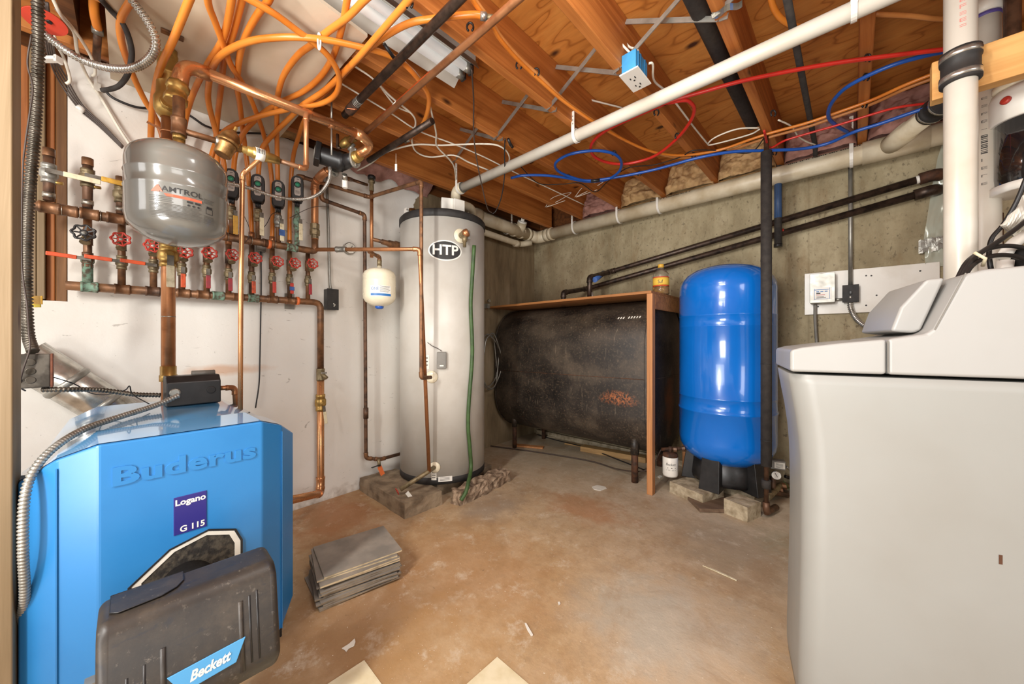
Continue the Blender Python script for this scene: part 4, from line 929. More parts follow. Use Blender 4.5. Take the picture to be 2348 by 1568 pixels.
# ceiling clip bar for the air separator tubes
g = G().bar(ZP(368, 68, 2.150), ZP(421, 91, 2.150), .026, .008); cbm = g.build('copper_bracket', M['copper_old'], None, 'flat copper strap bracket screwed to the tan ceiling sheet', 'bracket', bevel=.002, seg=1)

# ------------------------------------------------------------------ hot water pipes around the heater
z1 = 1.941
HC = V((-2.134, 1.537, .09)); HR = .295
def onh0(px, py):
    a, d = cylang(px, HC.x, HC.y, HR); return V((HC.x+HR*math.cos(a), HC.y+HR*math.sin(a), 1+(784-py)/FPX*d)), V((math.cos(a), math.sin(a), 0))
run('coil_supply_pipe', 'copper pipe looping from the last zone valve to the white heater front', 'pipe',
    [vert(WA(682, 410, SO), 1.86), vert(WA(682, 410, SO), z1), ZP(847, 452, z1), ZP(966, 416, z1), vert(ZP(966, 416, z1), D(978, 866, 2.12).z), XP(988, 865, -1.86)], .0115, 'copper_old', .028, fmat='copper_old')
lo = run('coil_return_pipe', 'dark copper pipe stepping down the white wall to the foot of the heater', 'pipe',
    [WA(737, 405, .10), WA(737, 457, .10), WA(836, 492, .10), vert(WA(839, 600, .10), WA(840, 1050, .10).z), WA(872, 1053, .12), (-2.36, 1.42, .20)], .0115, 'copper_dark', .03, fmat='copper_old')
G().tube([(-2.372, 1.35, .20), (-2.37, 1.36, .20), (-2.37, 1.363, .20), (-2.365, 1.385, .2), (-2.36, 1.388, .2), (-2.36, 1.44, .2)], [.017, .017, .021, .021, .026, .026], 12).build('reducer', M['copper_dark'], lo)
pd = vert(WA(839, 600, .10), WA(840, 947, .10).z); G().tube([pd-UP*.035, pd+UP*.035], .016, 10).build('union', M['copper_dark'], lo)
dv = WA(868, 1058, .13); G().tube([dv+UP*.015, dv-UP*.03+NA*.01], .011, 8).build('drain_valve', M['brass_old'], lo)
G().bar(dv-UP*.022+NA*.018-TA*.06, dv-UP*.018+NA*.02+TA*.0, .016, .004).build('drain_handle', M['black'], lo, bevel=.002)
G().bar(dv-UP*.03+NA*.01, dv-UP*.09+TA*.02+NA*.02, .03, .001, NA).build('tag', M['orange_tag'], lo)
vp = WA(845, 424, .12); v2 = vert(WA(852, 564, .12), WA(850, 590, .12).z)
vt = run('vent_pipe', 'upright copper pipe with a black vent cap between the pump and the heater', 'pipe', [vert(v2, WA(843, 428, .12).z), v2], .0115, 'copper')
G().tube([vert(v2, WA(843, 428, .12).z+k) for k in (-.02, .035, .036, .045, .047, .06)], [.015, .014, .022, .022, .016, .014], 14).build('vent_body', M['brass_old'], vt)
G().lathe([(.023, 0), (.025, .004), (.025, .02), (.02, .024)], vert(v2, WA(843, 428, .12).z+.058), UP, 18).build('vent_cap', M['black'], vt)
zz = WA(858, 549, .12).z; hp = vert(v2, zz); hx = V((-2.36, 1.36, zz))
G().tube([hp, hp.lerp(hx, .28), hp.lerp(hx, .3), hp.lerp(hx, .46), hp.lerp(hx, .5), hp.lerp(hx, .64), hp.lerp(hx, .7), hx], [.0125, .0125, .018, .018, .024, .024, .031, .031], 14).build('stepped_reducer', M['copper_old'], vt)
# relief assembly under the pump
rv = T('relief_assembly', 'brass relief tee with a white cap hanging under the pump', 'valve', WA(795, 430, .13))
G().tube([D(790, 400, 2.0), D(791, 414, 2.03)], .014, 8).build('tee', M['solder'], rv); G().lathe([(.014, 0), (.016, .004), (.016, .04), (.013, .045)], D(791, 413, 2.03), (0, 0, -1), 14).build('white_cap', M['white'], rv)
G().tube([D(791, 408, 2.03), WA(806, 412, .14), WA(808, 412.5, .14), WA(842, 424, .12)], [.012, .013, .0095, .0095], 10).build('pipe', M['copper_old'], rv)
# level pipe from manifold to heater and down
zl_ = 1.54; pA = WA(712, 577, .11); pA.z = zl_; pB = ZP(962, 571, zl_)
hs_, hn_ = onh0(997, 1071); J = D(984, 1080, (hs_.dot(FW))-.07)
cold = run('cold_feed_pipe', 'copper pipe crossing level to the heater front then dropping to its drain fitting', 'pipe', [pA, pB, J], .0115, 'copper', .03)
e_ = (pB-pA).normalized(); sleeve(cold, pA+e_*.18, e_, .0165, .03, 'galv', 'union')
dz = J
dr = T('heater_drain', 'brass heater drain with red knob hanging over the concrete slab', 'valve', dz-UP*.1)
tip = D(918, 1122, J.dot(FW)-.10); G().tube(fillet([hs_-hn_*.01, J, tip], .02), .014, 10).build('pipe', M['brass_old'], dr)
G().lathe([(.036, 0), (.034, .006), (.015, .008)], hs_, hn_, 18).build('escutcheon', M['cream'], dr)
wheel(dr, tip + (tip-dz).normalized()*.02 , (tip-dz), .018, 'red', 6)
G().bar(tip + V((.02, .03, -.02)), tip+V((.05, .06, -.075)), .022, .001, (1, 0, 0)).build('paper_tag', M['paper'], dr)

# ------------------------------------------------------------------ white water heater
wh = T('water_heater', 'tall white cylindrical water heater with black rims and an oval badge', 'water heater', HC)
G().lathe([(.278, 0), (HR+.001, .004), (HR+.001, .045), (HR-.006, .047)], HC, UP, 72).build('bottom_rim', M['black_matte'], wh)
jk = G().lathe([(HR, .045), (HR, 1.715)], HC, UP, 72).build('jacket', M['white_metal'], wh)
G().lathe([(HR+.002, 1.712), (HR+.006, 1.714), (HR+.006, 1.752), (HR-.004, 1.764), (HR-.03, 1.77), (.001, 1.772)], HC, UP, 72).build('top_rim', M['black_matte'], wh)
def hcyl(px): return cylang(px, HC.x, HC.y, HR)
def hz(px, py): return 1+(784-py)/FPX*hcyl(px)[1]
a_ = hcyl(1021)[0]; zc_ = hz(1021, 574); fnh = oncyl(HC.x, HC.y, HR, a_, zc_, .001)
def disc(g, fn, rx, ry, z=0, n=40, rings=4):
    vs = [fn(0, 0, z)]; fs = []
    for r_ in range(1, rings+1): vs += [fn(rx*r_/rings*math.cos(2*PI*k/n), ry*r_/rings*math.sin(2*PI*k/n), z) for k in range(n)]
    for k in range(n): fs.append((0, 1+k, 1+(k+1) % n))
    for r_ in range(rings-1):
        for k in range(n): a, b = 1+r_*n+k, 1+r_*n+(k+1) % n; fs.append((a, a+n, b+n, b))
    return g.add(vs, fs)
bdg = disc(G(), fnh, .108, .066).build('badge', M['white'], wh, label='oval black and white badge')
disc(G(), fnh, .099, .058, .0012).build('badge_field', M['ink'], bdg)
text('HTP', .088, lambda x, y, z: fnh(x, y, z+.0028), 'badge_lettering', M['white'], bdg, bold=.0022, xs=1.02)
def onh(px, py, lift=0):
    a, d = hcyl(px); return V((HC.x+(HR+lift)*math.cos(a), HC.y+(HR+lift)*math.sin(a), hz(px, py))), V((math.cos(a), math.sin(a), 0))
p, nn = onh(1056, 541); tv = T('relief_valve', 'brass relief valve on a cream escutcheon near the top of the heater', 'valve', p)
G().lathe([(.048, 0), (.045, .006), (.02, .009)], p, nn, 24).build('escutcheon', M['cream'], tv)
side = UP.cross(nn).normalized(); q = p + nn*.06
G().tube([p, q-nn*.02, q-nn*.0], [.018, .022, .024], 10).build('body', M['brass_old'], tv); G().lathe([(.02, -.01), (.026, 0), (.026, .022), (.018, .028)], q, nn*.4+UP*.3+side*.6, 12).build('cap', M['copper'], tv)
G().tube([q-UP*.015, q-UP*.05, q-UP*.051, q-UP*.085], [.018, .016, .012, .011], 10).build('outlet', M['brass_old'], tv)
G().bar(q+side*.028+UP*.025, q+side*.03-UP*.03, .006, .022, side).build('lever', M['galv'], tv)
hose = [(1075, 566, .055), (1076, 640, .03), (1075, 700, .02), (1078, 780, .02), (1078, 830, .018), (1071, 930, .018), (1070, 980, .018), (1073, 1020, .018), (1076, 1070, .018)]
hp3 = [onh(px, py, l)[0] for px, py, l in hose] + [D(1074, 1105, 2.255), D(1068, 1128, 2.21), D(1057, 1147, 2.19)]
hp3 = [q-UP*.08 ]*0 + hp3
wire('garden_hose', 'green garden hose hanging down the heater front to the floor stone', 'hose', hp3, .0125, M['green'], 12)
p, nn = onh(1013, 826, .014); side = UP.cross(nn).normalized()
sb = T('sensor_box', 'small grey sensor box stuck on the heater jacket', 'sensor', p - UP*.05)
G().obox(p, side*.029, nn*.013, UP*.053).build('case', M['grey_plastic'], sb, bevel=.004); G().obox(p - UP*.033 + nn*.0133, side*.012, nn*.0004, UP*.004).build('slot_label', M['white'], sb)
wire('sensor_wire', 'thin grey wire from the copper pipe to the small sensor box', 'cable', [onh(984, 785, .03)[0], onh(992, 793, .012)[0], onh(1004, 799, .006)[0], onh(1013, 805, .012)[0]], .002, M['wire_brown'])
p, nn = onh(984, 866, 0); G().lathe([(.04, 0), (.038, .005), (.018, .008)], onh(990, 864)[0], onh(990, 864)[1], 20).build('escutcheon', M['cream'], wh)
for px, py, w_, h_, m in ((1021, 1098, .055, .016, 'white'), (995, 1090, .02, .03, 'paper'), (976, 830, .03, .045, 'paper')):
    a = hcyl(px)[0]; f2 = oncyl(HC.x, HC.y, HR, a, hz(px, py), .0012); g = G(); g.grid(lambda u, v: f2((u-.5)*w_*1.6, (v-.5)*h_*2, 0), 6, 1); st = g.build('sticker', M[m], wh)
    g = G()
    for k in range(3): pbar(g, oncyl(HC.x, HC.y, HR, a, hz(px, py), .002), -w_*.6, w_*.5, (k-1)*h_*.5, h_*.16)
    g.build('print', M['ink_grey'], st)
# things on top of the heater
ht = HC.z+1.772
b1 = D(1028, 480, 2.42); 
for i, (px0, px1, lab) in enumerate(((1012, 1040, 'white plastic control box on top of the heater, nearer the copper pipe'), (1041.5, 1066, 'white plastic control box on top of the heater, next to the drain pipe'))):
    a = vert(D(px0, 480, 2.42), ht); b = vert(D(px1, 480, 2.47 if i else 2.42+.02), ht); d = (b-a).normalized(); n_ = V((d.y, -d.x, 0)); 
    g = G(); g.prism([a, b, b-n_*.09, a-n_*.09], (0, 0, .112 - .006*i)); g.build('control_box', M['white'], None, lab, 'box', 'white boxes on the heater', bevel=.004)
g = G().lathe([(.03, 0), (.034, .05), (.026, .072), (.001, .075)], (HC.x-.12, HC.y-.18, ht), UP, 16); g.build('motor_cap', M['bronze'], None, 'dusty brass coloured cap on the rear of the heater top', 'cap')
so = T('socket_plug', 'tiny white twin socket clipped at the heater top rim', 'plug', (HC.x-.03, HC.y-.275, ht)); G().box((HC.x-.045, HC.y-.285, ht-.002), (HC.x-.015, HC.y-.262, ht+.03)).build('body', M['white'], so, bevel=.003)
for k in (-.007, .007): G().box((HC.x-.0149, HC.y-.272+k-.003, ht+.010), (HC.x-.0135, HC.y-.272+k+.003, ht+.022)).build('slot', M['ink'], so)
# slabs and stone
def slabmesh(x0, x1, y0, y1, z, nm, mat, lab, cat, rough=.006, seed=0, n=10, rz=0, group=None):
    g = G(); cx, cy = (x0+x1)/2, (y0+y1)/2
    def pt(x, y, zz):
        q = V((x*22+seed, y*22, zz*30)); d = mnoise.noise_vector(q)*rough; dx, dy = x-cx, y-cy
        return V((cx+dx*math.cos(rz)-dy*math.sin(rz), cy+dx*math.sin(rz)+dy*math.cos(rz), zz)) + V((d.x, d.y, d.z if zz > .001 else 0))
    X = [x0+(x1-x0)*i/n for i in range(n+1)]; Y = [y0+(y1-y0)*i/n for i in range(n+1)]
    g.add([pt(x, y, z) for y in Y for x in X], [(j*(n+1)+i, j*(n+1)+i+1, (j+1)*(n+1)+i+1, (j+1)*(n+1)+i) for j in range(n) for i in range(n)])
    edge = [(x, y0) for x in X[:-1]]+[(x1, y) for y in Y[:-1]]+[(x, y1) for x in X[:0:-1]]+[(x0, y) for y in Y[:0:-1]]
    m = len(edge); rows = 4
    vs = [pt(x, y, z*k/rows) for k in range(rows+1) for x, y in edge]
    g.add(vs, [(k*m+i, k*m+(i+1) % m, (k+1)*m+(i+1) % m, (k+1)*m+i) for k in range(rows) for i in range(m)] + [tuple(range(m))[::-1]])
    return g.build(nm, mat, None, lab, cat, group)
slabmesh(-2.41, -1.835, 1.06, 1.315, .086, 'paving_slab', M['slab'], 'worn concrete paving slab under the heater drain, nearest the camera', 'slab', .006, 1, group='slabs under the heater')
slabmesh(-2.42, -1.95, 1.36, 1.84, .088, 'paving_slab', M['slab'], 'concrete slab hidden in shadow directly beneath the heater', 'slab', .004, 4, group='slabs under the heater')
slabmesh(-1.845, -1.755, 1.37, 1.86, .085, 'rough_stone', M['stone'], 'long rough broken stone lying by the heater where the hose ends', 'stone', .022, 8, 16, .12)
# ------------------------------------------------------------------ small expansion tank
TX = D(870, 650, 2.27); tw = V((TX.x, TX.y, 1.212))
se = T('small_expansion_tank', 'small cream expansion tank with a blue and white label hanging beside the heater', 'tank', tw)
R_ = .098
sh = G().lathe([(.001, .012), (.03, .013), (.062, .024), (.085, .042), (.096, .062), (R_, .075), (R_, .165), (R_+.0015, .168), (R_, .171), (R_, .205), (.09, .226), (.066, .243), (.03, .251), (.014, .253), (.014, .275)], tw, UP, 40).build('shell', M['cream'], se)
G().lathe([(.016, -.004), (.024, .0), (.027, .016)], tw, UP, 16).build('blue_cap', M['pex_blue'], se, label='blue valve cap')
ac = cylang(874, tw.x, tw.y, R_)[0]; f3 = oncyl(tw.x, tw.y, R_, ac, tw.z+.098, .001)
g = G().grid(lambda u, v: f3((u-.5)*.125, (v-.5)*.066, 0), 10, 1); lb = g.build('label', M['white'], se)
g = G().grid(lambda u, v: f3((u-.5)*.121, -.029+v*.014, .0008), 10, 1); g.build('label_band', M['label_blue'], lb)
text('ONE', .026, lambda x, y, z: f3(x-.036, y+.013, z+.001), 'label_lettering', M['label_blue'], lb, xs=.85)
g = G()
for k in range(6): pbar(g, lambda x, y, z: f3(x, y, .001), -.008, .055-.006*(k % 3), .027-.0065*k, .002)
g.build('label_print', M['ink_grey'], lb)
zf = 1.53; zq = vert(tw, 1.487)
run('tank_feed_pipe', 'little copper elbow feeding the small cream tank', 'pipe', [zq, vert(tw, zf+.005), ZP(846, 577, zf+.005)], .011, 'copper_old', .02)
sleeve(se, vert(tw, 1.495), UP, .0145, .018, 'brass_old', 'nut')
# pressure gauge and black outlet on the wall
pg_ = T('pressure_gauge', 'round white dial gauge on the white wall behind the level copper pipe', 'gauge', WA(803, 585, .02))
c = WA(803, 569, .03); G().lathe([(.038, -.028), (.038, 0), (.034, .002)], c, NA, 28).build('case', M['chrome'], pg_); dl = G().lathe([(.0335, .0005), (.0335, .0025)], c, NA, 28).build('dial', M['paper'], pg_)
g = G(); g.bar(c+NA*.0035-TA*.01-UP*.012, c+NA*.0035+TA*.014+UP*.016, .003, .0006, NA)
for k in range(9): an = PI*(1.25-1.5*k/8); q = c+NA*.003+(TA*math.cos(an)+UP*math.sin(an))*.027; g.bar(q, q+(TA*math.cos(an)+UP*math.sin(an))*.005, .0015, .0005, NA)
g.build('needle', M['ink'], dl)
ou = T('wall_outlet', 'black wall outlet box at the end of a thin steel conduit', 'outlet', WA(758, 712, .0))
c = WA(759, 687, .026); G().obox(c, TA*.034, NA*.026, UP*.064).build('box', M['black'], ou, bevel=.003); G().obox(c+NA*.027, TA*.036, NA*.002, UP*.066).build('cover', M['black_matte'], ou, bevel=.002)
g = G()
for a, b in ((.004, -.028), (.011, -.034), (.006, -.042)): g.obox(c+NA*.0295+TA*a+UP*b, TA*.0025, NA*.0006, UP*.0035)
g.build('socket_slots', M['paper'], ou)
top_ = WA(750, 425, .02); ce_ = vert(c, c.z+.066)
G().tube(smooth_path([vert(top_, 2.13), top_, WA(753, 520, .02), WA(756, 640, .022), ce_]), .0075, 10).build('steel_conduit', M['galv'], None, 'thin steel conduit down the white wall to the black outlet', 'conduit')
# ------------------------------------------------------------------ oil tank
OX0, OX1, OY, OR, OZ0, OZ1 = -2.485, -1.0, 2.705, .325, .18, 1.31
ot = T('oil_tank', 'large black steel fuel oil tank standing on rusty pipe legs in the room corner', 'oil tank', ((OX0+OX1)/2, OY, 0))
def obr(k, n, R, cy, z0, z1):             # obround outline
    an = 2*PI*k/n; c, s = math.cos(an), math.sin(an); rr = R
    zc = (z1-R) if s >= 0 else (z0+R); return cy + R*c, zc + R*s
n = 64; rings = [(OX0-.012, .90), (OX0-.006, .96), (OX0+.004, .99), (OX0+.016, 1), (OX1-.016, 1), (OX1-.004, .99), (OX1+.006, .96), (OX1+.012, .90)]
g = G(); vs = []
for x, s in rings:
    for k in range(n):
        y, z = obr(k+.5, n, OR, OY, OZ0, OZ1); vs.append(V((x, OY+(y-OY)*s, (OZ0+OZ1)/2+(z-(OZ0+OZ1)/2)*(1-(1-s)*.6))))
m = len(rings); g.add(vs, [(i*n+k, i*n+(k+1) % n, (i+1)*n+(k+1) % n, (i+1)*n+k) for i in range(m-1) for k in range(n)], True)
b = 0; g.f.append(list(range(n))[::-1]); g.sm.append(False); g.f.append([(m-1)*n+k for k in range(n)]); g.sm.append(False)
g.build('shell', M['tank'], ot)
for x in (OX0+.02, OX1-.02):
    P = [V((x, *obr(k, n, OR+.0015, OY, OZ0-.0015, OZ1+.0015))) for k in range(n)]; G().tube(P, .0035, 6, closed=True).build('weld_seam', M['tank'], ot)
G().tube([V((OX0+.02, OY-OR-.001, .735)), V((OX1-.02, OY-OR-.001, .745))], .003, 6).build('weld_seam', plain('seam_rust', '#5a3c28', .7, 0, '#35261c', 30), ot, label='rusty weld seam along the middle')
G().tube([V((OX1+.014, OY-OR*.8, .745)), V((OX1+.014, OY+OR*.8, .745))], .003, 6).build('weld_seam', M['tank'], ot)
for x, y, rr in ((OX0+.16, OY-.21, .02), (OX0+.16, OY+.23, .02), (OX1-.13, OY-.235, .0235), (OX1-.13, OY+.23, .0235)):
    lg = G().tube([(x, y, 0), (x, y, .24)], rr, 14).build('leg', M['steel_rust'], ot)
    G().tube([(x, y, .20), (x, y, .32)], rr*1.25, 14).build('leg_socket', M['tank'], lg)
cyl_p = lambda x, y, z: V((OX1-.155+x, OY-(OR+.002)*math.cos(.62+y/OR), OZ1-OR+(OR+.002)*math.sin(.62+y/OR)))
g = G(); random.seed(5)
for k in range(9):                        # faint white stencil marks too worn to read
    if k in (3,): continue
    x = -.09+.02*k
    g.add([cyl_p(x, -.010, 0), cyl_p(x+.010, -.010, 0), cyl_p(x+.014, .008, 0), cyl_p(x+.004, .008, 0)], [(0, 1, 2, 3)])
g.build('stencil_marks', M['paper'], ot, label='worn white stencil marks')
# wood shelf and its post over the tank
ws = T('tank_shelf', 'plywood shelf with a fir post boxed over the black oil tank', 'shelf', (-1.7, 2.6, 0))
SZ = 1.318
G().box((-2.50, 2.325, SZ), (-.952, 3.055, SZ+.018)).build('top_panel', M['shelf_wood'], ws, bevel=.002, seg=1)
G().box((-.984, 2.328, 0), (-.946, 2.375, SZ)).build('post', M['frame_wood'], ws, bevel=.002, seg=1)
G().box((-.984, 3.01, .0), (-.952, 3.055, SZ)).build('post', M['frame_wood'], ws, bevel=.002, seg=1)
G().box((-.958, 2.377, SZ-.10), (-.946, 3.008, SZ-.001)).build('side_board', M['shelf_wood'], ws)
# black fuel pipes
ZSH = SZ+.018
f1 = D(1352, 682, 2.95); f1 = YP(1352, 682, 2.66); f2 = YP(1292, 690, 2.62)
def fuel(name, lab, foot, ztop, wallpts, cat='pipe'):
    P = [vert(foot, ZSH-.02), vert(foot, ztop)] + wallpts
    return run(name, lab, cat, P, .0205, 'steel_pipe', .035)
up = fuel('fill_pipe', 'black iron fill pipe rising highest along the concrete wall above the oil tank', f1, D(1356, 632, 2.96).z+.0, [WB(1400, 623, .05), WB(2108, 411, .05)])
G().tube([WB(1398, 624, .05)+V((-.01, 0, 0)), WB(1402, 623, .05)], .0225, 12).build('tape_ring', M['white'], up)
G().tube([vert(f1, D(1356, 632, 2.96).z-.02)+V((.03, .03, .0)), WB(1384, 626, .08)], .0235, 10).build('blue_tape', M['blue_tape'], up, label='blue tape on the elbow')
p = WB(2108, 411, .05); e = (WB(2108, 411, .05)-WB(1400, 623, .05)).normalized()
G().tube([p-e*.012, p+e*.004], .0225, 12).build('white_ring', M['white'], up)
G().tube(fillet([p, p+e*.07, p+e*.085+V((0, .07, 0))], .045), .031, 14).build('rusty_elbow', M['steel_rust'], up, label='rusty elbow into the wall')
dnp = fuel('vent_pipe_iron', 'lower black iron pipe running beside the fill pipe along the concrete wall', f2, D(1292, 668, 3.1).z, [WB(1345, 662, .075), WB(2096, 448, .05)])
p = WB(2096, 448, .05); e = (p-WB(1345, 662, .06)).normalized(); G().tube(fillet([p, p+e*.08, p+e*.095+V((0, .06, 0))], .045), .03, 14).build('elbow', M['steel_pipe'], dnp)
G().tube([WB(1796, 532, .052)-e*.006, WB(1796, 532, .052)+e*.006], .0245, 12).build('red_clamp', M['red'], dnp)
G().tube([vert(f1, ZSH)+V((.045, -.03, 0)), vert(f1, ZSH+.075)+V((.045, -.03, 0))], .009, 10).build('vent_gauge', M['chrome'], None, 'short bright steel gauge stem on the shelf beside the fill pipe', 'gauge')
G().lathe([(.055, 0), (.05, .004), (.012, .026), (.001, .027)], vert(YP(1455, 672, 2.62), ZSH), UP, 4, False).build('black_funnel', M['black'], None, 'small flat black cone lying on the plywood shelf', 'cap')
# oil bottle
bo = V((-.995, 2.60, ZSH)); bt = T('oil_bottle', 'clear bottle of yellow oil with a yellow cap at the shelf corner', 'bottle', bo)
body = [(.050, 0), (.056, .006), (.056, .05), (.053, .055), (.053, .125), (.056, .13), (.050, .15), (.034, .172), (.022, .184), (.018, .188), (.018, .198)]
G().lathe(body, bo, UP, 32).build('bottle', M['clear'], bt)
G().lathe([(r_*.95, z) for r_, z in [(.049, .003), (.055, .008), (.055, .045), (.052, .055), (.052, .12)]], bo, UP, 32).build('oil', M['oil'], bt)
G().lathe([(.0205, .193), (.0205, .215), (.018, .218)], bo, UP, 20).build('cap', M['yellow'], bt)
lbm = G().lathe([(.0545, .056), (.0545, .125)], bo, UP, 40).build('label', plain('label_yellow', '#eac04c', .45, 0, '#e8b83e', 8), bt, label='yellow and red wrap label')
G().lathe([(.0549, .117), (.0549, .125)], bo, UP, 40).build('label_edge', M['label_red'], lbm); G().lathe([(.0549, .056), (.0549, .066)], bo, UP, 40).build('label_edge', M['orange'], lbm)
ab, _ = cylang(1514, bo.x, bo.y, .055); fb_ = oncyl(bo.x, bo.y, .055, ab, bo.z+.092, .0008)
text('Suf', .034, lambda x, y, z: fb_(x, y-.004, z), 'label_lettering', M['ink'], lbm, xs=.8)
# oil filter canister
fc = V((-.905, 2.53, .085)); of = T('oil_filter', 'white oil filter canister with black script hanging below the tank end', 'filter', fc)
cn = G().lathe([(.030, 0), (.046, .006), (.049, .018), (.049, .128), (.046, .135), (.02, .138)], fc, UP, 36).build('canister', M['white'], of)
G().lathe([(.048, .136), (.05, .14), (.046, .156), (.02, .165)], fc, UP, 24).build('head', M['steel_rust'], of)
G().tube([fc+V((-.06, 0, .17)), fc+V((.10, .05, .20))], .012, 10).build('pipe', M['steel_rust'], of); G().tube([fc+V((.0, 0, .16)), fc+V((0, 0, .2))], .012, 8).build('bolt', M['steel_rust'], of)
for q in (V((.03, .01, .185)), V((.075, .035, .195))): G().lathe([(.02, -.01), (.02, .01)], fc+q, (1, .3, .1), 8, False).build('fitting', M['copper_dark'], of)
af, _ = cylang(1538, fc.x, fc.y, .049); ff = oncyl(fc.x, fc.y, .049, af, fc.z+.092, .0008)
text('Beckett', .024, lambda x, y, z: ff(x, y, z), 'canister_lettering', M['ink'], cn, shear=.3, xs=.85)
g = G(); pbar(g, lambda x, y, z: ff(x, y, 0), -.02, .032, -.026, .005); g.build('canister_print', M['ink'], cn)
g = G(); pbar(g, lambda x, y, z: ff(x, y, 0), -.028, .032, -.036, .0015); pbar(g, lambda x, y, z: ff(x, y, 0), -.028, .032, -.041, .0015); g.build('canister_print', M['ink_grey'], cn)
wire('oil_line', 'thin dark oil line snaking along the floor under the oil tank to the filter', 'pipe', [(-2.5, 2.35, .012), (-2.1, 2.5, .01), (-1.6, 2.62, .012), (-1.3, 2.58, .02), (-1.05, 2.5, .10), tuple(fc+V((-.06, 0, .17)))], .005, M['wire_brown'])
wire('oil_line', 'second dark oil line lying by the wall ledge under the oil tank', 'pipe', [(-2.45, 2.98, .012), (-2.2, 2.95, .01), (-1.8, 2.9, .02), (-1.4, 2.8, .012), (-1.1, 2.7, .012)], .005, M['wire_black'])
# loose timber under the tank
def plank(lab, a, b, w_, h_, mat, z=0, nm='wood_offcut', cat='wood'):
    a, b = V(a), V(b); a.z = b.z = z+h_/2+.001; return G().bar(a, b, w_, h_).build(nm, M[mat], None, lab, cat, bevel=.002, seg=1)
plank('long pale wood block lying under the oil tank behind the front leg', ZP(1335, 1032, 0), ZP(1452, 1052, 0)+V((.12, .0, 0)), .09, .045, 'block_wood')
plank('thin orange wood offcut lying beside the rear oil tank leg', ZP(1178, 1022, 0), ZP(1246, 1028, 0), .06, .014, 'frame_wood')
plank('thin flat wood strip on the floor beyond the pale block', ZP(1283, 1022, 0)+V((0, .1, 0)), ZP(1335, 1030, 0)+V((0, .08, 0)), .05, .012, 'block_wood')
plank('whitish board scrap by the wall behind the oil tank leg', ZP(1250, 1000, 0), ZP(1290, 1006, 0), .07, .012, 'cinder')
# braided hose coil behind the heater
hk = V((-2.46, 2.08, 1.08)); P = []
for k in range(70):
    an = 2*PI*k/23; P.append(WA(1116, 828, .05) + TA*(.13*math.sin(an)+.012*math.sin(k)) + NA*.0012*k + UP*(.25*math.cos(an)+.012*math.sin(k*.7)))
G().tube(P, .0055, 8).build('braided_hose', M['galv'], None, 'coil of braided steel hose hanging on the concrete wall behind the heater', 'hose')
hkk = T('wall_bracket', 'small steel pipe bracket on the wall at the end of the plywood shelf', 'bracket', WA(1115, 700, .02)); G().obox(WA(1116, 702, .03), TA*.014, NA*.03, UP*.022).build('bracket', M['galv'], hkk, bevel=.002); G().lathe([(.014, 0), (.014, .02)], WA(1116, 690, .03)+NA*.02, NA, 12).build('bolt', M['chrome'], hkk)

# ------------------------------------------------------------------ blue pressure tank
BT = V((-.614, 2.72, 0)); BR = .28
bt_ = T('pressure_tank', 'tall glossy blue pressure tank standing on a black base', 'tank', BT)
prof = [(.001, .195), (.10, .2), (.19, .228), (.25, .275), (.274, .325), (BR, .37), (BR, .552), (BR+.005, .556), (BR+.005, .566), (BR, .572), (BR, .645), (BR+.003, .648), (BR, .652), (BR, 1.098), (BR+.001, 1.10), (BR, 1.103), (BR, 1.165), (BR+.003, 1.168), (BR, 1.172), (BR, 1.335), (.276, 1.375), (.262, 1.41), (.235, 1.445), (.19, 1.475), (.12, 1.497), (.05, 1.507), (.001, 1.508)]
bs = G().lathe(prof, BT, UP, 80).build('shell', M['blue'], bt_)
n8 = 6
bprof = [(.235, .085), (.20, .30)]
for k in range(5):                        # black base: five feet with webs between
    an = math.radians(-98 + 72*k); c, s = math.cos(an), math.sin(an); u = V((c, s, 0)); t_ = V((-s, c, 0))
    g = G(); g.add([BT+u*.262-t_*.062+UP*.072, BT+u*.262+t_*.062+UP*.072, BT+u*.13+t_*.05+UP*.072, BT+u*.13-t_*.05+UP*.072, BT+u*.225-t_*.05+UP*.32, BT+u*.225+t_*.05+UP*.32, BT+u*.13+t_*.045+UP*.29, BT+u*.13-t_*.045+UP*.29], [(0,3,2,1),(4,5,6,7),(0,1,5,4),(1,2,6,5),(2,3,7,6),(3,0,4,7)])
    g.build('base_foot', M['black'], bt_, bevel=.004)
G().lathe([(.20, .095), (.205, .12), (.185, .30)], BT, UP, 40).build('base_skirt', M['black'], bt_)
a, d = cylang(1747, BT.x, BT.y, BR); fq = oncyl(BT.x, BT.y, BR, a, 1+(784-896)/FPX*d, .001); G().grid(lambda u, v: fq((u-.5)*.02, (v-.5)*.04, 0), 3, 1).build('sticker', M['white'], bt_)
# hollow blocks under the tank
def cinder(x0, x1, y0, y1, z, rz, lab, slots, seed):
    t = T('cinder_block', lab, 'block', ((x0+x1)/2, (y0+y1)/2, 0), 'blocks under the blue tank')
    o = slabmesh(x0, x1, y0, y1, z, 'block', M['cinder'], None, None, .003, seed, 8, rz); mw = o.location.copy(); o.parent = t; o.location = mw - t.location
    for p, u in slots: 
        G().obox(V(p), V(u)*.028, V((-V(u).y, V(u).x, 0))*.0015, UP*.006).build('slot', M['dark'], t, bevel=.003)
    return t
cinder(-.86, -.62, 2.42, 2.62, .072, -.35, 'long pale hollow block under the front of the blue tank base', [((-.79, 2.448, .045), (.94, -.34, 0)), ((-.70, 2.415, .04), (.94, -.34, 0))], 2)
cinder(-.53, -.40, 2.36, 2.50, .085, -.3, 'chipped pale block at the corner under the blue tank, beside the black pipe', [], 5)
cinder(-.75, -.45, 2.70, 2.92, .072, 0, 'block in shadow under the rear of the blue tank', [], 9)
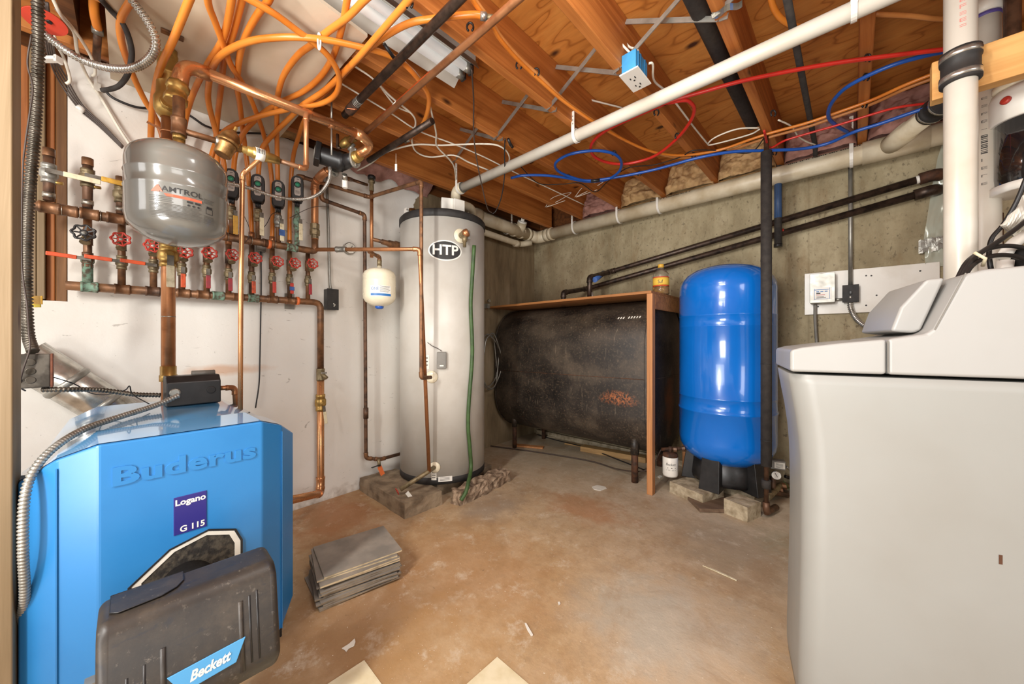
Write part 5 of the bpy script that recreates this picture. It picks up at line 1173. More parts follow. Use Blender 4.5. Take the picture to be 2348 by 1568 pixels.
plank('weathered brown board lying on the floor before the blue tank', ZP(1590, 1160, 0), ZP(1706, 1163, 0), .17, .022, 'board_old', 0, 'floor_board', 'board')
# insulated pipe in front of the tank
ip = T('insulated_pipe', 'upright pipe in dark foam sleeve standing in front of the blue tank', 'pipe', D(1757, 1140, 2.05))
px1 = D(1757, 1000, 2.05); zt = D(1757, 348, 2.05).z; zb = D(1757, 1143, 2.05).z
G().tube([vert(px1, zb+.06), vert(px1, D(1757, 1100, 2.05).z)], .023, 14).build('foam_sleeve', M['foam'], ip)
G().tube([vert(px1, D(1757, 1068, 2.05).z), vert(px1, zt)], .027, 16).build('foam_sleeve', M['foam'], ip)
for py in (835, 1010): G().tube([vert(px1, D(1757, py, 2.05).z), vert(px1, D(1757, py, 2.05).z+.004)], .0278, 16).build('sleeve_joint', M['black_matte'], ip)
G().tube([vert(px1, .02), vert(px1, 2.17)], .012, 12).build('pipe', M['copper_dark'], ip)
G().tube(fillet([vert(px1, .09), vert(px1, .03), vert(px1, .03)+V((.03, .12, 0))], .03), .018, 12).build('elbow', M['copper_dark'], ip)
op_ = T('overhead_foam_pipe', 'black foam covered pipe running under the ceiling beside a joist', 'pipe', (-.41, 1.6, 2.2))
zz = D(1750, 287, 2.05).z; zz = 2.235
G().tube([V((-.412, 2.42, zz)), V((-.412, -.5, zz))], .033, 16).build('foam_sleeve', M['foam'], op_)
G().tube(fillet([vert(px1, 2.17), vert(px1, zz), V((-.412, 2.40, zz))], .03), .012, 10).build('pipe', M['copper_dark'], op_)
# pressure switch and gauge
psw = D(1783, 1064, 2.25); ps = T('pressure_switch', 'small grey pressure switch box near the floor behind the foam pipe', 'switch', psw-UP*.03)
u = V((.9, .25, 0)).normalized(); v_ = V((u.y, -u.x, 0))
G().obox(psw, u*.038, v_*.028, UP*.028).build('box', M['grey_plastic'], ps, bevel=.005); G().obox(psw+v_*.0285+u*.006, u*.026, v_*.0006, UP*.018).build('sticker', M['paper'], ps)
g = G()
for k in range(4): g.obox(psw+v_*.0295+u*.006+UP*(.010-.007*k), u*.018, v_*.0002, UP*.0012)
g.build('print', M['ink_grey'], ps)
gc = D(1780, 1090, 2.2); gg = T('water_gauge', 'small round water pressure gauge below the grey switch box', 'gauge', gc-UP*.02)
gn = (CAM-gc); gn.z *= .2; gn.normalize(); G().lathe([(.026, -.016), (.026, 0), (.0235, .002)], gc, gn, 24).build('case', M['chrome'], gg); dl = G().lathe([(.0232, .0005), (.0232, .0025)], gc, gn, 24).build('dial', M['white'], gg)
sdv = UP.cross(gn).normalized(); G().bar(gc+gn*.003-sdv*.006+UP*.014, gc+gn*.003+sdv*.006-UP*.008, .003, .0008, gn).build('needle', M['ink'], dl)
wp = T('water_piping', 'rusty pipe fittings and manifold beside the foot of the foam pipe', 'pipe', D(1790, 1130, 2.25))
G().tube(fillet([D(1772, 1092, 2.26), D(1772, 1128, 2.26), D(1805, 1135, 2.3)], .02), .016, 10).build('tee', M['copper_dark'], wp); G().tube([D(1760, 1140, 2.15), D(1790, 1112, 2.35), D(1830, 1117, 2.4)], [.02, .018, .016], 8).build('manifold', M['brass_old'], wp)
for p, r_ in ((D(1798, 1115, 2.33), .022), (D(1815, 1125, 2.35), .019), (D(1790, 1124, 2.3), .02)): G().lathe([(r_, -.012), (r_, .012)], p, (1, .2, .1), 8, False).build('fitting', M['copper_old'], wp)
wire('ground_wire', 'thin green ground wire by the water fittings', 'cable', DD((1796, 1102, 2.28), (1803, 1110, 2.28), (1807, 1118, 2.29), (1811, 1124, 2.3)), .0022, M['green'])
wire('water_line', 'black plastic water line running along the wall toward the softener', 'pipe', DD((1800, 1092, 2.4), (1825, 1098, 2.4), (1900, 1104, 2.4)), .011, M['black'])
corrugated('armoured_cable', 'pale armoured cable from the pressure switch to the wall', DD((1803, 1070, 2.27), (1820, 1082, 2.3), (1845, 1103, 2.35), (1880, 1120, 2.4)), .0075, M['galv'], .007, 'cable')
# ------------------------------------------------------------------ electrical board on the back wall
eb = T('electrical_board', 'white painted board fixed on the concrete wall behind the softener', 'board', WB(2000, 720, .01))
c0, c1 = WB(1845, 722, .012), WB(2155, 600, .012); zt_ = WB(1845, 628, .012).z; 
G().prism([V((c0.x, WALL_B-.0, c0.z)), V((c1.x, WALL_B-.0, c0.z)), V((c1.x, WALL_B-.0, c1.z+.0)), V((c0.x, WALL_B-.0, zt_))], (0, -.018, 0)).build('board', M['white'], eb, bevel=.002, seg=1)
for px, py in ((1876, 703), (1986, 632), (1998, 632), (2110, 621), (1986, 700), (2010, 677)):
    p = WB(px, py, .018); G().lathe([(.0045, 0), (.0045, .0012)], p, (0, -1, 0), 10).build('screw_hole', M['ink'], eb)
db = T('disconnect_box', 'light grey metal disconnect box with a printed sticker on the white board', 'box', WB(1886, 697, .05))
a, b = WB(1858, 697, .075), WB(1914, 624, .075); G().box((a.x, WALL_B-.085, a.z), (b.x, WALL_B-.019, b.z)).build('case', M['gasket'], db, bevel=.004)
cv_ = G().box((a.x-.002, WALL_B-.089, a.z+.004), (b.x+.002, WALL_B-.0855, b.z)).build('cover', M['galv'], db, bevel=.002)
m = (a+b)/2; st = G().box((a.x+.012, WALL_B-.0905, a.z+.022), (b.x-.014, WALL_B-.0892, a.z+.098)).build('sticker', M['white'], cv_)
g = G(); lb_ = lambda x, z, w_, h_: g.box((a.x+x, WALL_B-.0912, a.z+z), (a.x+x+w_, WALL_B-.0906, a.z+z+h_))
wd = b.x-a.x
for z, w_, h_ in ((.083, .11, .004), (.026, .11, .002)): lb_(.022, z, wd-.05, h_)
for k in range(3): lb_(.03+.02*k, .070, .014, .006)
lb_(.02, .024, .002, .07); lb_(wd-.024, .024, .002, .07); g.build('sticker_print', M['label_blue'], st)
g = G(); lb_(.03, .050, wd-.075, .004); g.build('sticker_print', M['red'], st)
g = G(); lb_(.03, .040, wd-.08, .003); lb_(.03, .033, wd-.07, .003); lb_(.03, .058, .02, .009); g.build('sticker_print', M['ink_grey'], st)
sw = T('switch_box', 'dark toggle switch box on the white board joined by conduit', 'switch', WB(1950, 694, .04))
a, b = WB(1933, 693, .05), WB(1968, 653, .05); G().box((a.x, WALL_B-.06, a.z), (b.x, WALL_B-.019, b.z)).build('box', M['black'], sw, bevel=.002); sc_ = G().box((a.x-.003, WALL_B-.064, a.z-.003), (b.x+.003, WALL_B-.0605, b.z+.003)).build('cover', M['black_matte'], sw, bevel=.001)
mx = (a.x+b.x)/2; mz = (a.z+b.z)/2; G().box((mx-.006, WALL_B-.074, mz-.004), (mx+.006, WALL_B-.064, mz+.016)).build('toggle', M['black'], sw, bevel=.002); G().box((mx-.004, WALL_B-.0648, mz-.027), (mx+.002, WALL_B-.064, mz-.017)).build('mark', M['paper'], sw)
G().tube([V((a.x-.045, WALL_B-.04, a.z+.02)), V((a.x, WALL_B-.04, a.z+.02))], .008, 10).build('nipple', M['galv'], sw)
G().tube([WB(1950, 653, .04), vert(WB(1950, 653, .04), 2.10)], .0105, 12).build('steel_conduit', M['galv'], None, 'straight steel conduit rising from the dark switch box up the concrete wall', 'conduit')
corrugated('flexible_conduit', 'silver flexible conduit curving from the dark switch box to the softener', [WB(1949, 694, .045), WB(1951, 708, .05), WB(1962, 730, .07), WB(1985, 748, .11), WB(2025, 756, .18), WB(2075, 757, .26)], .0125, M['chrome'], .011)
wire('grey_conduit', 'grey cable dropping from the disconnect box behind the softener', 'cable', [WB(1869, 698, .05), WB(1869, 730, .04), WB(1871, 765, .03), WB(1876, 830, .03)], .0085, M['grey_plastic'])
# dark blue grey water pipe up the wall
bwp = WB(1784, 565, .10); bw = run('upright_water_pipe', 'dark blue grey capped water pipe on the wall beside the foam pipe', 'pipe', [bwp, vert(bwp, WB(1784, 362, .1).z), WB(1808, 356, .11), WB(1950, 315, .12), WB(2120, 262, .13)], .021, 'foam', .04)
G().tube([bwp-UP*.004, bwp+UP*.016], .024, 14).build('end_cap', M['black'], bw)
G().tube([vert(bwp, WB(1784, 420, .1).z), vert(bwp, WB(1784, 500, .1).z)], .0214, 14).build('blue_print', plain('pipe_blueprint', '#3c5a86', .5), bw, label='blue worn patch')
# ------------------------------------------------------------------ water softener
sp0 = V((-.122, 1.195, 0)); sx = V((.976, .2145, 0)).normalized(); sy = V((-sx.y, sx.x, 0))
SW, SDp = .62, .34
sf = T('water_softener', 'large white water softener cabinet with curved body and stepped lid', 'water softener', sp0 + sx*SW/2 + sy*SDp/2)
def sp_(u, v, z): return sp0 + sx*u + sy*v + UP*z
zs = [0, .04, .10, .2, .3, .4, .5, .6, .68, .74, .80, .85, .89, .915]
ins = [.030, .026, .026, .028, .030, .032, .033, .033, .031, .027, .020, .012, .006, .003]
def rrect(u0, u1, v0, v1, r, k=6):
    out = []
    for cu, cv2, a0_ in ((u1-r, v1-r, 0), (u0+r, v1-r, 90), (u0+r, v0+r, 180), (u1-r, v0+r, 270)):
        for i in range(k+1): an = math.radians(a0_+90*i/k); out.append((cu+r*math.cos(an), cv2+r*math.sin(an)))
    return out
g = G(); vs = []; 
for z, e in zip(zs, ins): vs += [sp_(u, v, z) for u, v in rrect(e, SW-e*.2, e*.55, SDp-e*.5, .05)]
n = 28; g.add(vs, [(i*n+k, i*n+(k+1) % n, (i+1)*n+(k+1) % n, (i+1)*n+k) for i in range(len(zs)-1) for k in range(n)], True)
g.f.append(list(range(n))[::-1]); g.sm.append(False); g.f.append([(len(zs)-1)*n+k for k in range(n)]); g.sm.append(False)
bdy = g.build('body', M['softener'], sf)
dz_ = 0.0
def lid(name, prof, v0, v1, m='softener_lid', bev=.008):
    g = G(); g.prism([sp_(u, v0, z) for u, z in prof], sy*(v1-v0)); return g.build(name, M[m], sf, bevel=bev, seg=3)
def SL(px, py):                           # a photo point on the near face of the cabinet, as (u, z)
    p = hit(px, py, sy, sy.dot(sp0)); return (p-sp0).dot(sx), p.z
l1 = [SL(1812, 852), SL(1812, 803), SL(1840, 796), SL(1930, 786), SL(2034, 777), SL(2034, 859)]
lid('salt_lid', l1, 0, SDp)
l2 = [SL(2036, 859), SL(2036, 777), SL(2125, 765), SL(2142, 752), SL(2212, 628), (SL(2212, 628)[0]+.03, SL(2225, 619)[1]), (SW, SL(2225, 619)[1]+.012), (SW, SL(2060, 860)[1])]
lid('control_cover', l2, 0.0, SDp)
pA_, pB_ = SL(2070, 768), SL(2065, 745)
g = G(); q1 = [SL(2136, 756), SL(2118, 763), SL(2062, 758), SL(2085, 700), SL(2150, 632), SL(2196, 628)]
g.prism([sp_(u, .05, z) for u, z in q1], sy*(SDp-.10)); fc2 = g.build('display_hood', M['softener_lid'], sf, bevel=.008, seg=3)
G().obox(sp_(SL(2036, 800)[0], -.0006, SL(2036, 818)[1]), sx*.001, sy*.0012, UP*.038).build('lid_gap', M['grey_plastic'], sf)
g = G(); pa, pb = SL(2143, 756), SL(2214, 626); G().bar(sp_(pa[0], -.0006, pa[1]), sp_(pb[0], -.0006, pb[1]), .002, .0016, sy).build('lid_gap', M['grey_plastic'], sf)
p = SL(1969, 989); G().lathe([(.011, -.012), (.011, .004), (.008, .005), (.008, .0035), (.001, .0035)], sp_(p[0], .018, p[1]), -sy, 20).build('round_plug', M['softener'], bdy)
p = SL(2307, 1293); G().obox(sp_(p[0], .0185, p[1]), sx*.0025, sy*.0012, UP*.010).build('rust_mark', M['steel_rust'], bdy)
# ------------------------------------------------------------------ white vent pipes, coupling, brace, filter
def prints(parent, c0, R_, z0, z1, ang, mat, n_, sz, seed):
    random.seed(seed); g = G()
    for k in range(n_):
        z = z0+(z1-z0)*k/n_; f_ = oncyl(c0.x, c0.y, R_, ang, z, .0008); h_ = sz*random.uniform(.6, 1.1)
        for j in range(3):
            if random.random() < .8: pbar(g, lambda x, y, zz: f_(x, y, 0), -sz*.5, sz*.5, j*h_*.36, h_*.12)
        if random.random() < .7: pbar(g, lambda x, y, zz: f_(x, y, 0), -sz*.5, -sz*.32, 0, h_*.8)
    return g.build('pipe_print', mat, parent, kind='stuff')
v1 = D(2202, 300, 1.05); v2 = D(2257, 300, 1.22)
vp1 = T('vent_stack', 'upright white plastic pipe with a black rubber coupling, behind the softener', 'pipe', vert(v1, 0))
G().tube([vert(v1, .02), vert(v1, DECK)], .0325, 28).build('pipe', M['pvc'], vp1)
zc1, zc2 = D(2202, 192, 1.05).z, D(2202, 118, 1.05).z
cp = G().lathe([(.034, 0), (.041, .002), (.041, .028), (.0385, .03), (.0385, zc2-zc1-.03), (.041, zc2-zc1-.028), (.041, zc2-zc1-.002), (.034, zc2-zc1)], vert(v1, zc1), UP, 32).build('rubber_coupling', M['black_matte'], vp1)
for z in (zc1+.016, zc2-.016):
    cl_ = G().tube([vert(v1, z-.008), vert(v1, z+.008)], .0418, 32).build('hose_clamp', M['chrome'], cp); 
an1 = cylang(2208, v1.x, v1.y, .0325)[0]
prints(vp1, v1, .0325, D(2200, 80, 1.05).z, D(2200, 5, 1.05).z, an1, plain('ink_red', '#d07a70', .6), 5, .012, 2)
vp2 = T('vent_stack', 'second upright white pipe with purple primer ring, behind the coupled pipe', 'pipe', vert(v2, 0))
G().tube([vert(v2, .02), vert(v2, DECK)], .0365, 28).build('pipe', M['pvc'], vp2)
zp = D(2257, 40, 1.22).z; G().tube([vert(v2, zp), vert(v2, zp+.05)], .0415, 28).build('collar', M['white'], vp2); G().tube([vert(v2, zp-.012), vert(v2, zp)], .0372, 28).build('primer_ring', plain('primer_purple', '#5a4a94', .5), vp2, label='purple primer ring')
an2 = cylang(2257, v2.x, v2.y, .0365)[0]
prints(vp2, v2, .0365, D(2257, 430, 1.22).z, D(2257, 220, 1.22).z, an2, M['ink_grey'], 12, .012, 4)
g = G(); zb = D(2257, 360, 1.22).z; f_ = oncyl(v2.x, v2.y, .0365, an2, zb, .0008)
for k in range(11): pbar(g, lambda x, y, z: f_(x, y, 0), -.007, .007, .006*k, .0022 if k % 3 else .004)
g.build('barcode', M['ink'], vp2)
br0 = D(2163, 190, 1.133); g = G().box((.18, 1.722, 1.755), (.85, 1.765, 1.875)); g.build('timber_brace', M['pine_x'], None, 'clean pine timber brace running between the two white pipes', 'timber', bevel=.003)
fx = V((.41, 1.95, 0)); wf = T('water_filter', 'whole house water filter with black sump and white cap with a red button', 'filter', vert(fx, 1.48))
G().lathe([(.001, 1.478), (.055, 1.48), (.070, 1.50), (.073, 1.53), (.073, 1.70)], fx, UP, 40).build('sump', plain('sump_black', '#17171b', .12, 0, '#201c1a', 4, Coat_Weight=.8), wf)
G().lathe([(.074, 1.475), (.082, 1.477), (.082, 1.50), (.074, 1.503)], fx, UP, 40).build('sump_ring', M['white'], wf)
hd_ = G().lathe([(.080, 1.70), (.084, 1.705), (.084, 1.78), (.078, 1.80), (.001, 1.802)], fx, UP, 40).build('cap', M['white'], wf)
af = cylang(2308, fx.x, fx.y, .084)[0]; q = V((fx.x+.084*math.cos(af), fx.y+.084*math.sin(af), D(2308, 240, 1.56).z if False else 1.768)); G().lathe([(.012, 0), (.012, .006), (.008, .009)], q-UP*.01, (math.cos(af), math.sin(af), .2), 16).build('button', M['red'], wf)
G().lathe([(.034, 1.802), (.04, 1.806), (.04, 1.82), (.03, 1.824)], fx+V((-.04, -.02, 0)), UP, 20).build('port_ring', M['cream'], wf); G().lathe([(.026, 1.81), (.026, 1.84), (.018, 1.842), (.018, DECK)], fx+V((-.04, -.02, 0)), UP, 16).build('port_pipe', M['copper_dark'], wf)
run('filter_drop_pipe', 'reddish copper pipe standing behind the second white pipe above the softener', 'pipe', [vert(D(2290, 500, 1.32), .05), vert(D(2290, 500, 1.32), 1.47)], .0115, 'copper_dark', elbows=False)
for k, (lab, pts, r_) in enumerate((('thick black cord rising past the white pipes to the filter', ((2360, 390, 1.0), (2332, 460, 1.02), (2300, 515, 1.04), (2275, 545, 1.05), (2268, 575, 1.05), (2270, 605, 1.04), (2278, 640, 1.04)), .0055),
    ('black cord arching from the softener lid over to the edge', ((2196, 640, .92), (2215, 605, .93), (2240, 583, .95), (2275, 568, .96), (2320, 564, .97), (2380, 575, .97)), .006),
    ('black cord running straight up to the hanging paper bag', ((2200, 642, .915), (2220, 606, .925), (2248, 580, .94), (2290, 553, .96), (2325, 528, .98), (2360, 500, 1.0)), .006),
    ('lowest black cord of the bundle bound with a cable tie', ((2205, 645, .91), (2225, 612, .92), (2252, 594, .94), (2290, 585, .95), (2330, 588, .96), (2380, 605, .96)), .006))):
    wire('power_cord', lab, 'cable', DD(*pts), r_, M['wire_black'])
q = D(2238, 596, .925); G().tube([q+RT*-.010+UP*.018-FW*.004, q+RT*.0+UP*.0-FW*.018, q+RT*.012-UP*.016-FW*.004], .004, 6).build('cable_tie', M['ivory'], None, 'pale cable tie around the black cords behind the softener', 'cable tie')
pb_ = T('paper_bag', 'torn white paper sheet hanging at the edge above the softener', 'paper', D(2330, 540, 1.02))
g = G(); random.seed(9)
def pf(u, v):
    px = 2296+70*u+ (1-v)*22; py = 535-95*v*u-20*v+8*math.sin(u*9); return D(px, py, 1.03+.02*math.sin(u*4+v*5))
g.grid(pf, 10, 8, False); g.grid(lambda u, v: pf(u, v)+FW*.004, 10, 8, False); g.build('sheet', M['paper'], pb_)
vbx = T('valve_bypass', 'white plastic bypass valve end showing above the softener lid', 'valve', D(2310, 610, 1.0)); G().tube([D(2300, 640, 1.0), D(2305, 598, 1.0)], .016, 14).build('body', M['white'], vbx); G().tube(fillet([D(2300, 590, 1.0), D(2320, 560, 1.0), D(2360, 535, 1.0)], .02), .014, 12).build('spout', M['white'], vbx); G().obox(D(2346, 598, 1.0), RT*.03, FW*.03, UP*.03).build('motor', M['black'], vbx, bevel=.004)
# plastic over a duct taped opening on the back wall
po = T('plastic_sheet', 'duct taped clear plastic sheet over a wall opening beside the white pipes', 'sheet', WB(2160, 600, .02))
g = G(); L_ = [(2170, 300), (2150, 380), (2138, 440), (2128, 520), (2118, 560), (2122, 600)]
def pl_(u, v):
    k = v*(len(L_)-1); i = min(int(k), len(L_)-2); t = k-i; x0 = L_[i][0]*(1-t)+L_[i+1][0]*t; py = 300+310*v; px = x0+(2230-x0)*u
    return WB(px, py, .016+.012*mnoise.noise(V((u*5, v*9, 3)))+.006*math.sin(v*22+u*5))
g.grid(pl_, 20, 40); g.build('film', M['poly'], po)
g = G()
def tp_(u, v): return WB(2106+70*u, 552+30*v-14*u+8*mnoise.noise(V((u*6, v*3, 1))), .03+.005*mnoise.noise(V((u*4, v*3, 5))))
g.grid(tp_, 14, 8, False); g.build('duct_tape', M['galv'], po, label='silver duct tape strip')
# ------------------------------------------------------------------ drain pipes under the joists
dp = T('drain_pipe', 'long cream drain pipe hung along the top of the concrete wall, with a branch', 'pipe', (-.9, 2.96, 2.05))
DZ, DYY, DR = 2.105, 2.955, .057
cA = V((wallx(2.9)+.115, DYY, DZ-.005)); aA = V((wallx(2.05)+.10, 2.05, DZ-.0))
G().tube([V((cA.x+.12, DYY, DZ)), V((1.4, DYY, DZ))], DR, 24).build('pipe', M['pvc_old'], dp)
G().tube(fillet([V((cA.x+.13, DYY, DZ)), cA+V((0, .0, 0)), cA+V((-.0, -.13, 0))], .12, 10), DR*1.08, 24).build('elbow', M['pvc_old'], dp)
G().tube([cA+V((0, -.12, 0)), aA], DR, 24).build('pipe', M['pvc_old'], dp)
for x, l in ((cA.x+.14, .025), (cA.x+.19, .02)): G().tube([V((x-l, DYY, DZ)), V((x+l, DYY, DZ))], DR*1.12, 24).build('hub', M['pvc_old'], dp)
for y in (2.80, 2.70, 2.60): G().tube([V((cA.x+.0, y-.02, DZ)), V((cA.x, y+.02, DZ))], DR*1.12, 24).build('hub', M['pvc_old'], dp)
co = V((cA.x+.02, 2.66, DZ)); dirc = V((.55, -.2, .8)).normalized()
G().tube([co, co+dirc*.085], .048, 20).build('cleanout_hub', M['pvc_old'], dp); pl = G().lathe([(.044, .085), (.046, .09), (.046, .10), (.02, .102)], co, dirc, 20).build('cleanout_plug', M['white'], dp); G().lathe([(.022, .10), (.022, .125)], co, dirc, 4, False).build('square_nut', M['white'], pl)
G().tube(fillet([aA+V((0, .06, 0)), aA, aA+V((-.0, -.03, -.16))], .05, 8), DR*1.15, 24).build('tee_elbow', M['pvc_old'], dp)
g = G(); random.seed(2)
for k in range(60):
    if random.random() < .75: y = 2.12+.0075*k; g.obox(V((aA.x+DR*.78, y, DZ+DR*.63)), (.003, 0, .004), (0, .002, 0), (.0005, 0, .0005))
for k in range(26): g.obox(V((-1.2+.012*k, DYY-DR*.72, DZ+DR*.70)), (.0038, 0, 0), (0, .003, .003), (0, -.0004, .0004)) if random.random() < .8 else None
for k in range(34): g.obox(V((-.30+.010*k, DYY-DR*.72, DZ+DR*.70)), (.0034, 0, 0), (0, .003, .003), (0, -.0004, .0004)) if random.random() < .8 else None
g.build('pipe_print', M['ink'], dp, kind='stuff')
# wye branch
wy = YP(2045, 345, DYY); yb0 = V((wy.x-.02, DYY, DZ)); yb1 = D(2148, 248, 1.68); e = (yb1-yb0).normalized()
G().tube([yb0+V((-.10, 0, 0)), yb0+V((.16, 0, 0))], DR*1.13, 24).build('wye', M['pvc_old'], dp)
bh = G().tube([yb0, yb0.lerp(yb1, .5), yb0.lerp(yb1, .501), yb1], [.050, .050, .043, .043], 22).build('branch', M['pvc_old'], dp)
rc = T('rubber_coupling', 'black ribbed rubber coupling on the end of the drain branch', 'coupling', yb1-UP*.03)
G().tube([yb1-e*.05, yb1-e*.045, yb1-e*.01, yb1-e*.009, yb1+e*.03, yb1+e*.031, yb1+e*.06], [.045, .053, .053, .049, .049, .053, .053], 24).build('sleeve', M['black_matte'], rc)
for k in (-.03, .045): G().tube([yb1+e*(k-.005), yb1+e*(k+.005)], .054, 24).build('clamp', M['chrome'], rc)
# thinner drain below
sd = T('small_drain_pipe', 'thinner tan drain pipe running under the fat drain pipe to the room corner', 'pipe', (cA.x, 2.4, 1.97))
G().tube(fillet([V((wallx(1.85)+.085, 1.85, 1.99)), V((cA.x-.015, 2.70, 1.985)), V((cA.x+.05, 2.80, 2.01))], .05), .028, 16).build('pipe', M['pvc_old'], sd)
G().tube([V((cA.x-.018, 2.62, 1.985)), V((cA.x-.015, 2.68, 1.985))], .0335, 16).build('hub', M['pvc_old'], sd)
# long white discharge pipe
WY = 1.64; lp = T('long_white_pipe', 'long straight white pipe slung under the joists across the room', 'pipe', (-1, WY, 2.06))
xl = V((-2.055, 1.615, 2.095))
G().tube([xl, V((1.2, 1.70, 2.125))], .030, 24).build('pipe', M['pvc'], lp)
xd = (V((1.2, 1.70, 2.125))-xl).normalized()
G().tube(fillet([xl+xd*.05, xl-xd*.03, xl-xd*.035-UP*.09], .04, 8), .0345, 20).build('elbow', M['pvc_old'], lp)
G().tube([xl+xd*.045, xl+xd*.055], .0352, 20).build('primer_ring', M['ink_grey'], lp)
G().tube(fillet([xl-xd*.035-UP*.06, xl-xd*.02-UP*.09, V((-2.13, 1.80, 2.03)), V((-2.25, 1.93, 2.0)), V((aA.x+.0, 2.02, 2.03))], .05, 8), .031, 18).build('trap_elbow', M['pvc_old'], lp)
# hangers
def hanger(lab, x, y, zc, r, axis, zt, off, mat='white'):
    t = T('pipe_hanger', lab, 'hanger', (x, y, zc-r), 'white pipe hangers')
    a = V(axis).normalized(); c = V((x, y, zc)); s = a.cross(UP).normalized()
    pts = [c + (s*math.cos(k*2*PI/22)+UP*math.sin(k*2*PI/22))*(r+.004) for k in range(22)]
    g = G()
    for k in range(22): 
        p, q = pts[k], pts[(k+1) % 22]; n_ = ((p+q)/2-c).normalized(); g.obox((p+q)/2, a*.008, (q-p)*.53, n_*.002)
    g.build('loop', M[mat], t)
    g = G(); st = c + s*(r+.004)*off; g.obox(V((st.x, st.y, (zc+zt)/2)), a*.009, s*.0015, UP*(zt-zc)/2); stp = g.build('strap', M[mat], t)
    g = G(); k = zc + r + .02
    while k < zt-.01: g.lathe([(.003, 0), (.003, .0004)], V((st.x, st.y, k)) + s*(.0017 if off > 0 else -.0017), s*(1 if off > 0 else -1), 6); k += .02
    g.build('holes', M['ink'], stp)
    return t
for lab, px, zt in (('white hanger strap on the drain pipe just past the room corner', 1312, 2.30), ('white hanger strap on the drain pipe above the tank gauge', 1414, 2.32),
                    ('white hanger strap on the drain pipe above the oil bottle', 1507, 2.34), ('perforated white hanger strap on the drain pipe above the electrical board', 1952, 2.36)):
    p = YP(px, 500, DYY-DR); hanger(lab, p.x, DYY, DZ, DR, (1, 0, 0), zt-.04, 1)
p = YP(1232, 495, 2.62); hanger('white hanger strap at the drain clean out in the room corner', cA.x, 2.50, DZ, DR, (0, 1, 0), 2.26, 1)
for lab, px in (('white strap holding the long white pipe below the middle joist', 1326), ('white strap holding the long white pipe near the right hand joists', 1958)):
    p = YP(px, 300, WY+.02); t_ = (p.x-xl.x)/(1.2-xl.x); c = xl.lerp(V((1.2, 1.70, 2.125)), t_); hanger(lab, c.x, c.y, c.z, .030, xd, DECK-.06 if px > 1900 else 2.22, 1)
p = xl+xd*.02; hanger('white strap at the heater end of the long white pipe', p.x, p.y, p.z, .034, xd, 2.28, 1)
# ------------------------------------------------------------------ iron and copper pipes crossing overhead
def straight(name, lab, pts, r, mat): return run(name, lab, 'pipe', pts, r, mat, elbows=False)
gp = straight('iron_pipe', 'dark iron pipe with an orange tag crossing close under the joists', [V((-1.80, .715, 2.105)), V((.3, .745, 2.105))], .0165, 'steel_pipe')
q = V((-1.70, .717, 2.105)); G().tube([q-V((.05, 0, 0)), q-V((.045, 0, 0)), q+V((.02, 0, 0)), q+V((.025, 0, 0))], [.0225]*4, 8).build('coupling', M['steel_rust'], gp)
for k in range(4): G().tube([q+V((.028+.011*k, 0, 0)), q+V((.033+.011*k, 0, 0))], .0185, 12).build('thread', M['galv'], gp)
G().obox(q+V((.03, -.02, -.035)), V((.012, -.01, -.01)), V((.01, .014, 0)), V((0.0005, 0, .001))).build('tag', M['orange_tag'], gp)
cpp = straight('copper_pipe', 'bright copper pipe with a fading red stripe crossing under the joists', [V((-1.84, .838, 2.09)), V((.4, .862, 2.10))], .0135, 'copper')
G().tube([V((-1.70, .84, 2.0915)), V((-1.25, .845, 2.0955))], .0138, 12).build('red_stripe', plain('red_stripe', '#c8511f', .4, .6), cpp, label='orange red stained stretch'); G().tube([V((-1.545, .842, 2.093)), V((-1.515, .842, 2.093))], .0141, 12).build('white_label', M['paper'], cpp)
ip3 = straight('iron_pipe', 'short dark iron pipe stub meeting the great orange loop near the heater', [V((-1.52, 1.03, 2.10)), V((-2.13, .99, 2.10))], .0165, 'steel_pipe')
# black clips and wires
def clip(lab, p, mat='black'): 
    p = V(p); g = G(); pts = [p+RT*.012*math.cos(a)+UP*.016*math.sin(a) for a in [i*PI/6 for i in range(-2, 9)]]
    return G().tube(pts, .004, 6).build('tube_clip', M[mat], None, lab, 'clip', 'black plastic tube clips')
zj = JB-.012
clip('black clip at the end of the diagonal orange tube', D(938, 8, 1.18)); clip('open black clip on the joist by the clamped orange tube end', ZP(1078, 62, 2.15))
# ------------------------------------------------------------------ fluorescent lamp fixture in the joist bay
ff = T('fluorescent_fixture', 'fluorescent shop light with bare white tubes between two joists', 'lamp', (-1.29, .4, 2.2))
FX0, FX1, FY0, FY1 = -1.445, -1.165, -.2, 1.07
G().box((-1.345, FY0, 2.262), (-1.235, FY1, 2.305)).build('housing', M['white_metal'], ff, bevel=.003)
for s, x0 in ((-1, -1.345), (1, -1.235)):
    g = G(); x1 = x0+s*(.05 if s < 0 else .02); g.prism([V((x0, FY0, 2.262)), V((x1, FY0, 2.222)), V((x1, FY0, 2.225)), V((x0, FY0, 2.266))], (0, FY1-FY0, 0)); g.build('reflector', M['galv'] if s > 0 else M['white_metal'], ff)
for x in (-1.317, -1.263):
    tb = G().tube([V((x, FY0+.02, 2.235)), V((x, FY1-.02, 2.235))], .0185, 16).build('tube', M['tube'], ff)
    G().tube([V((x, FY1-.045, 2.235)), V((x, FY1-.012, 2.235))], .0192, 16).build('tube_cap', M['galv'], tb); G().box((x-.014, FY1-.012, 2.218), (x+.014, FY1-.002, 2.268)).build('socket', M['black'], ff)
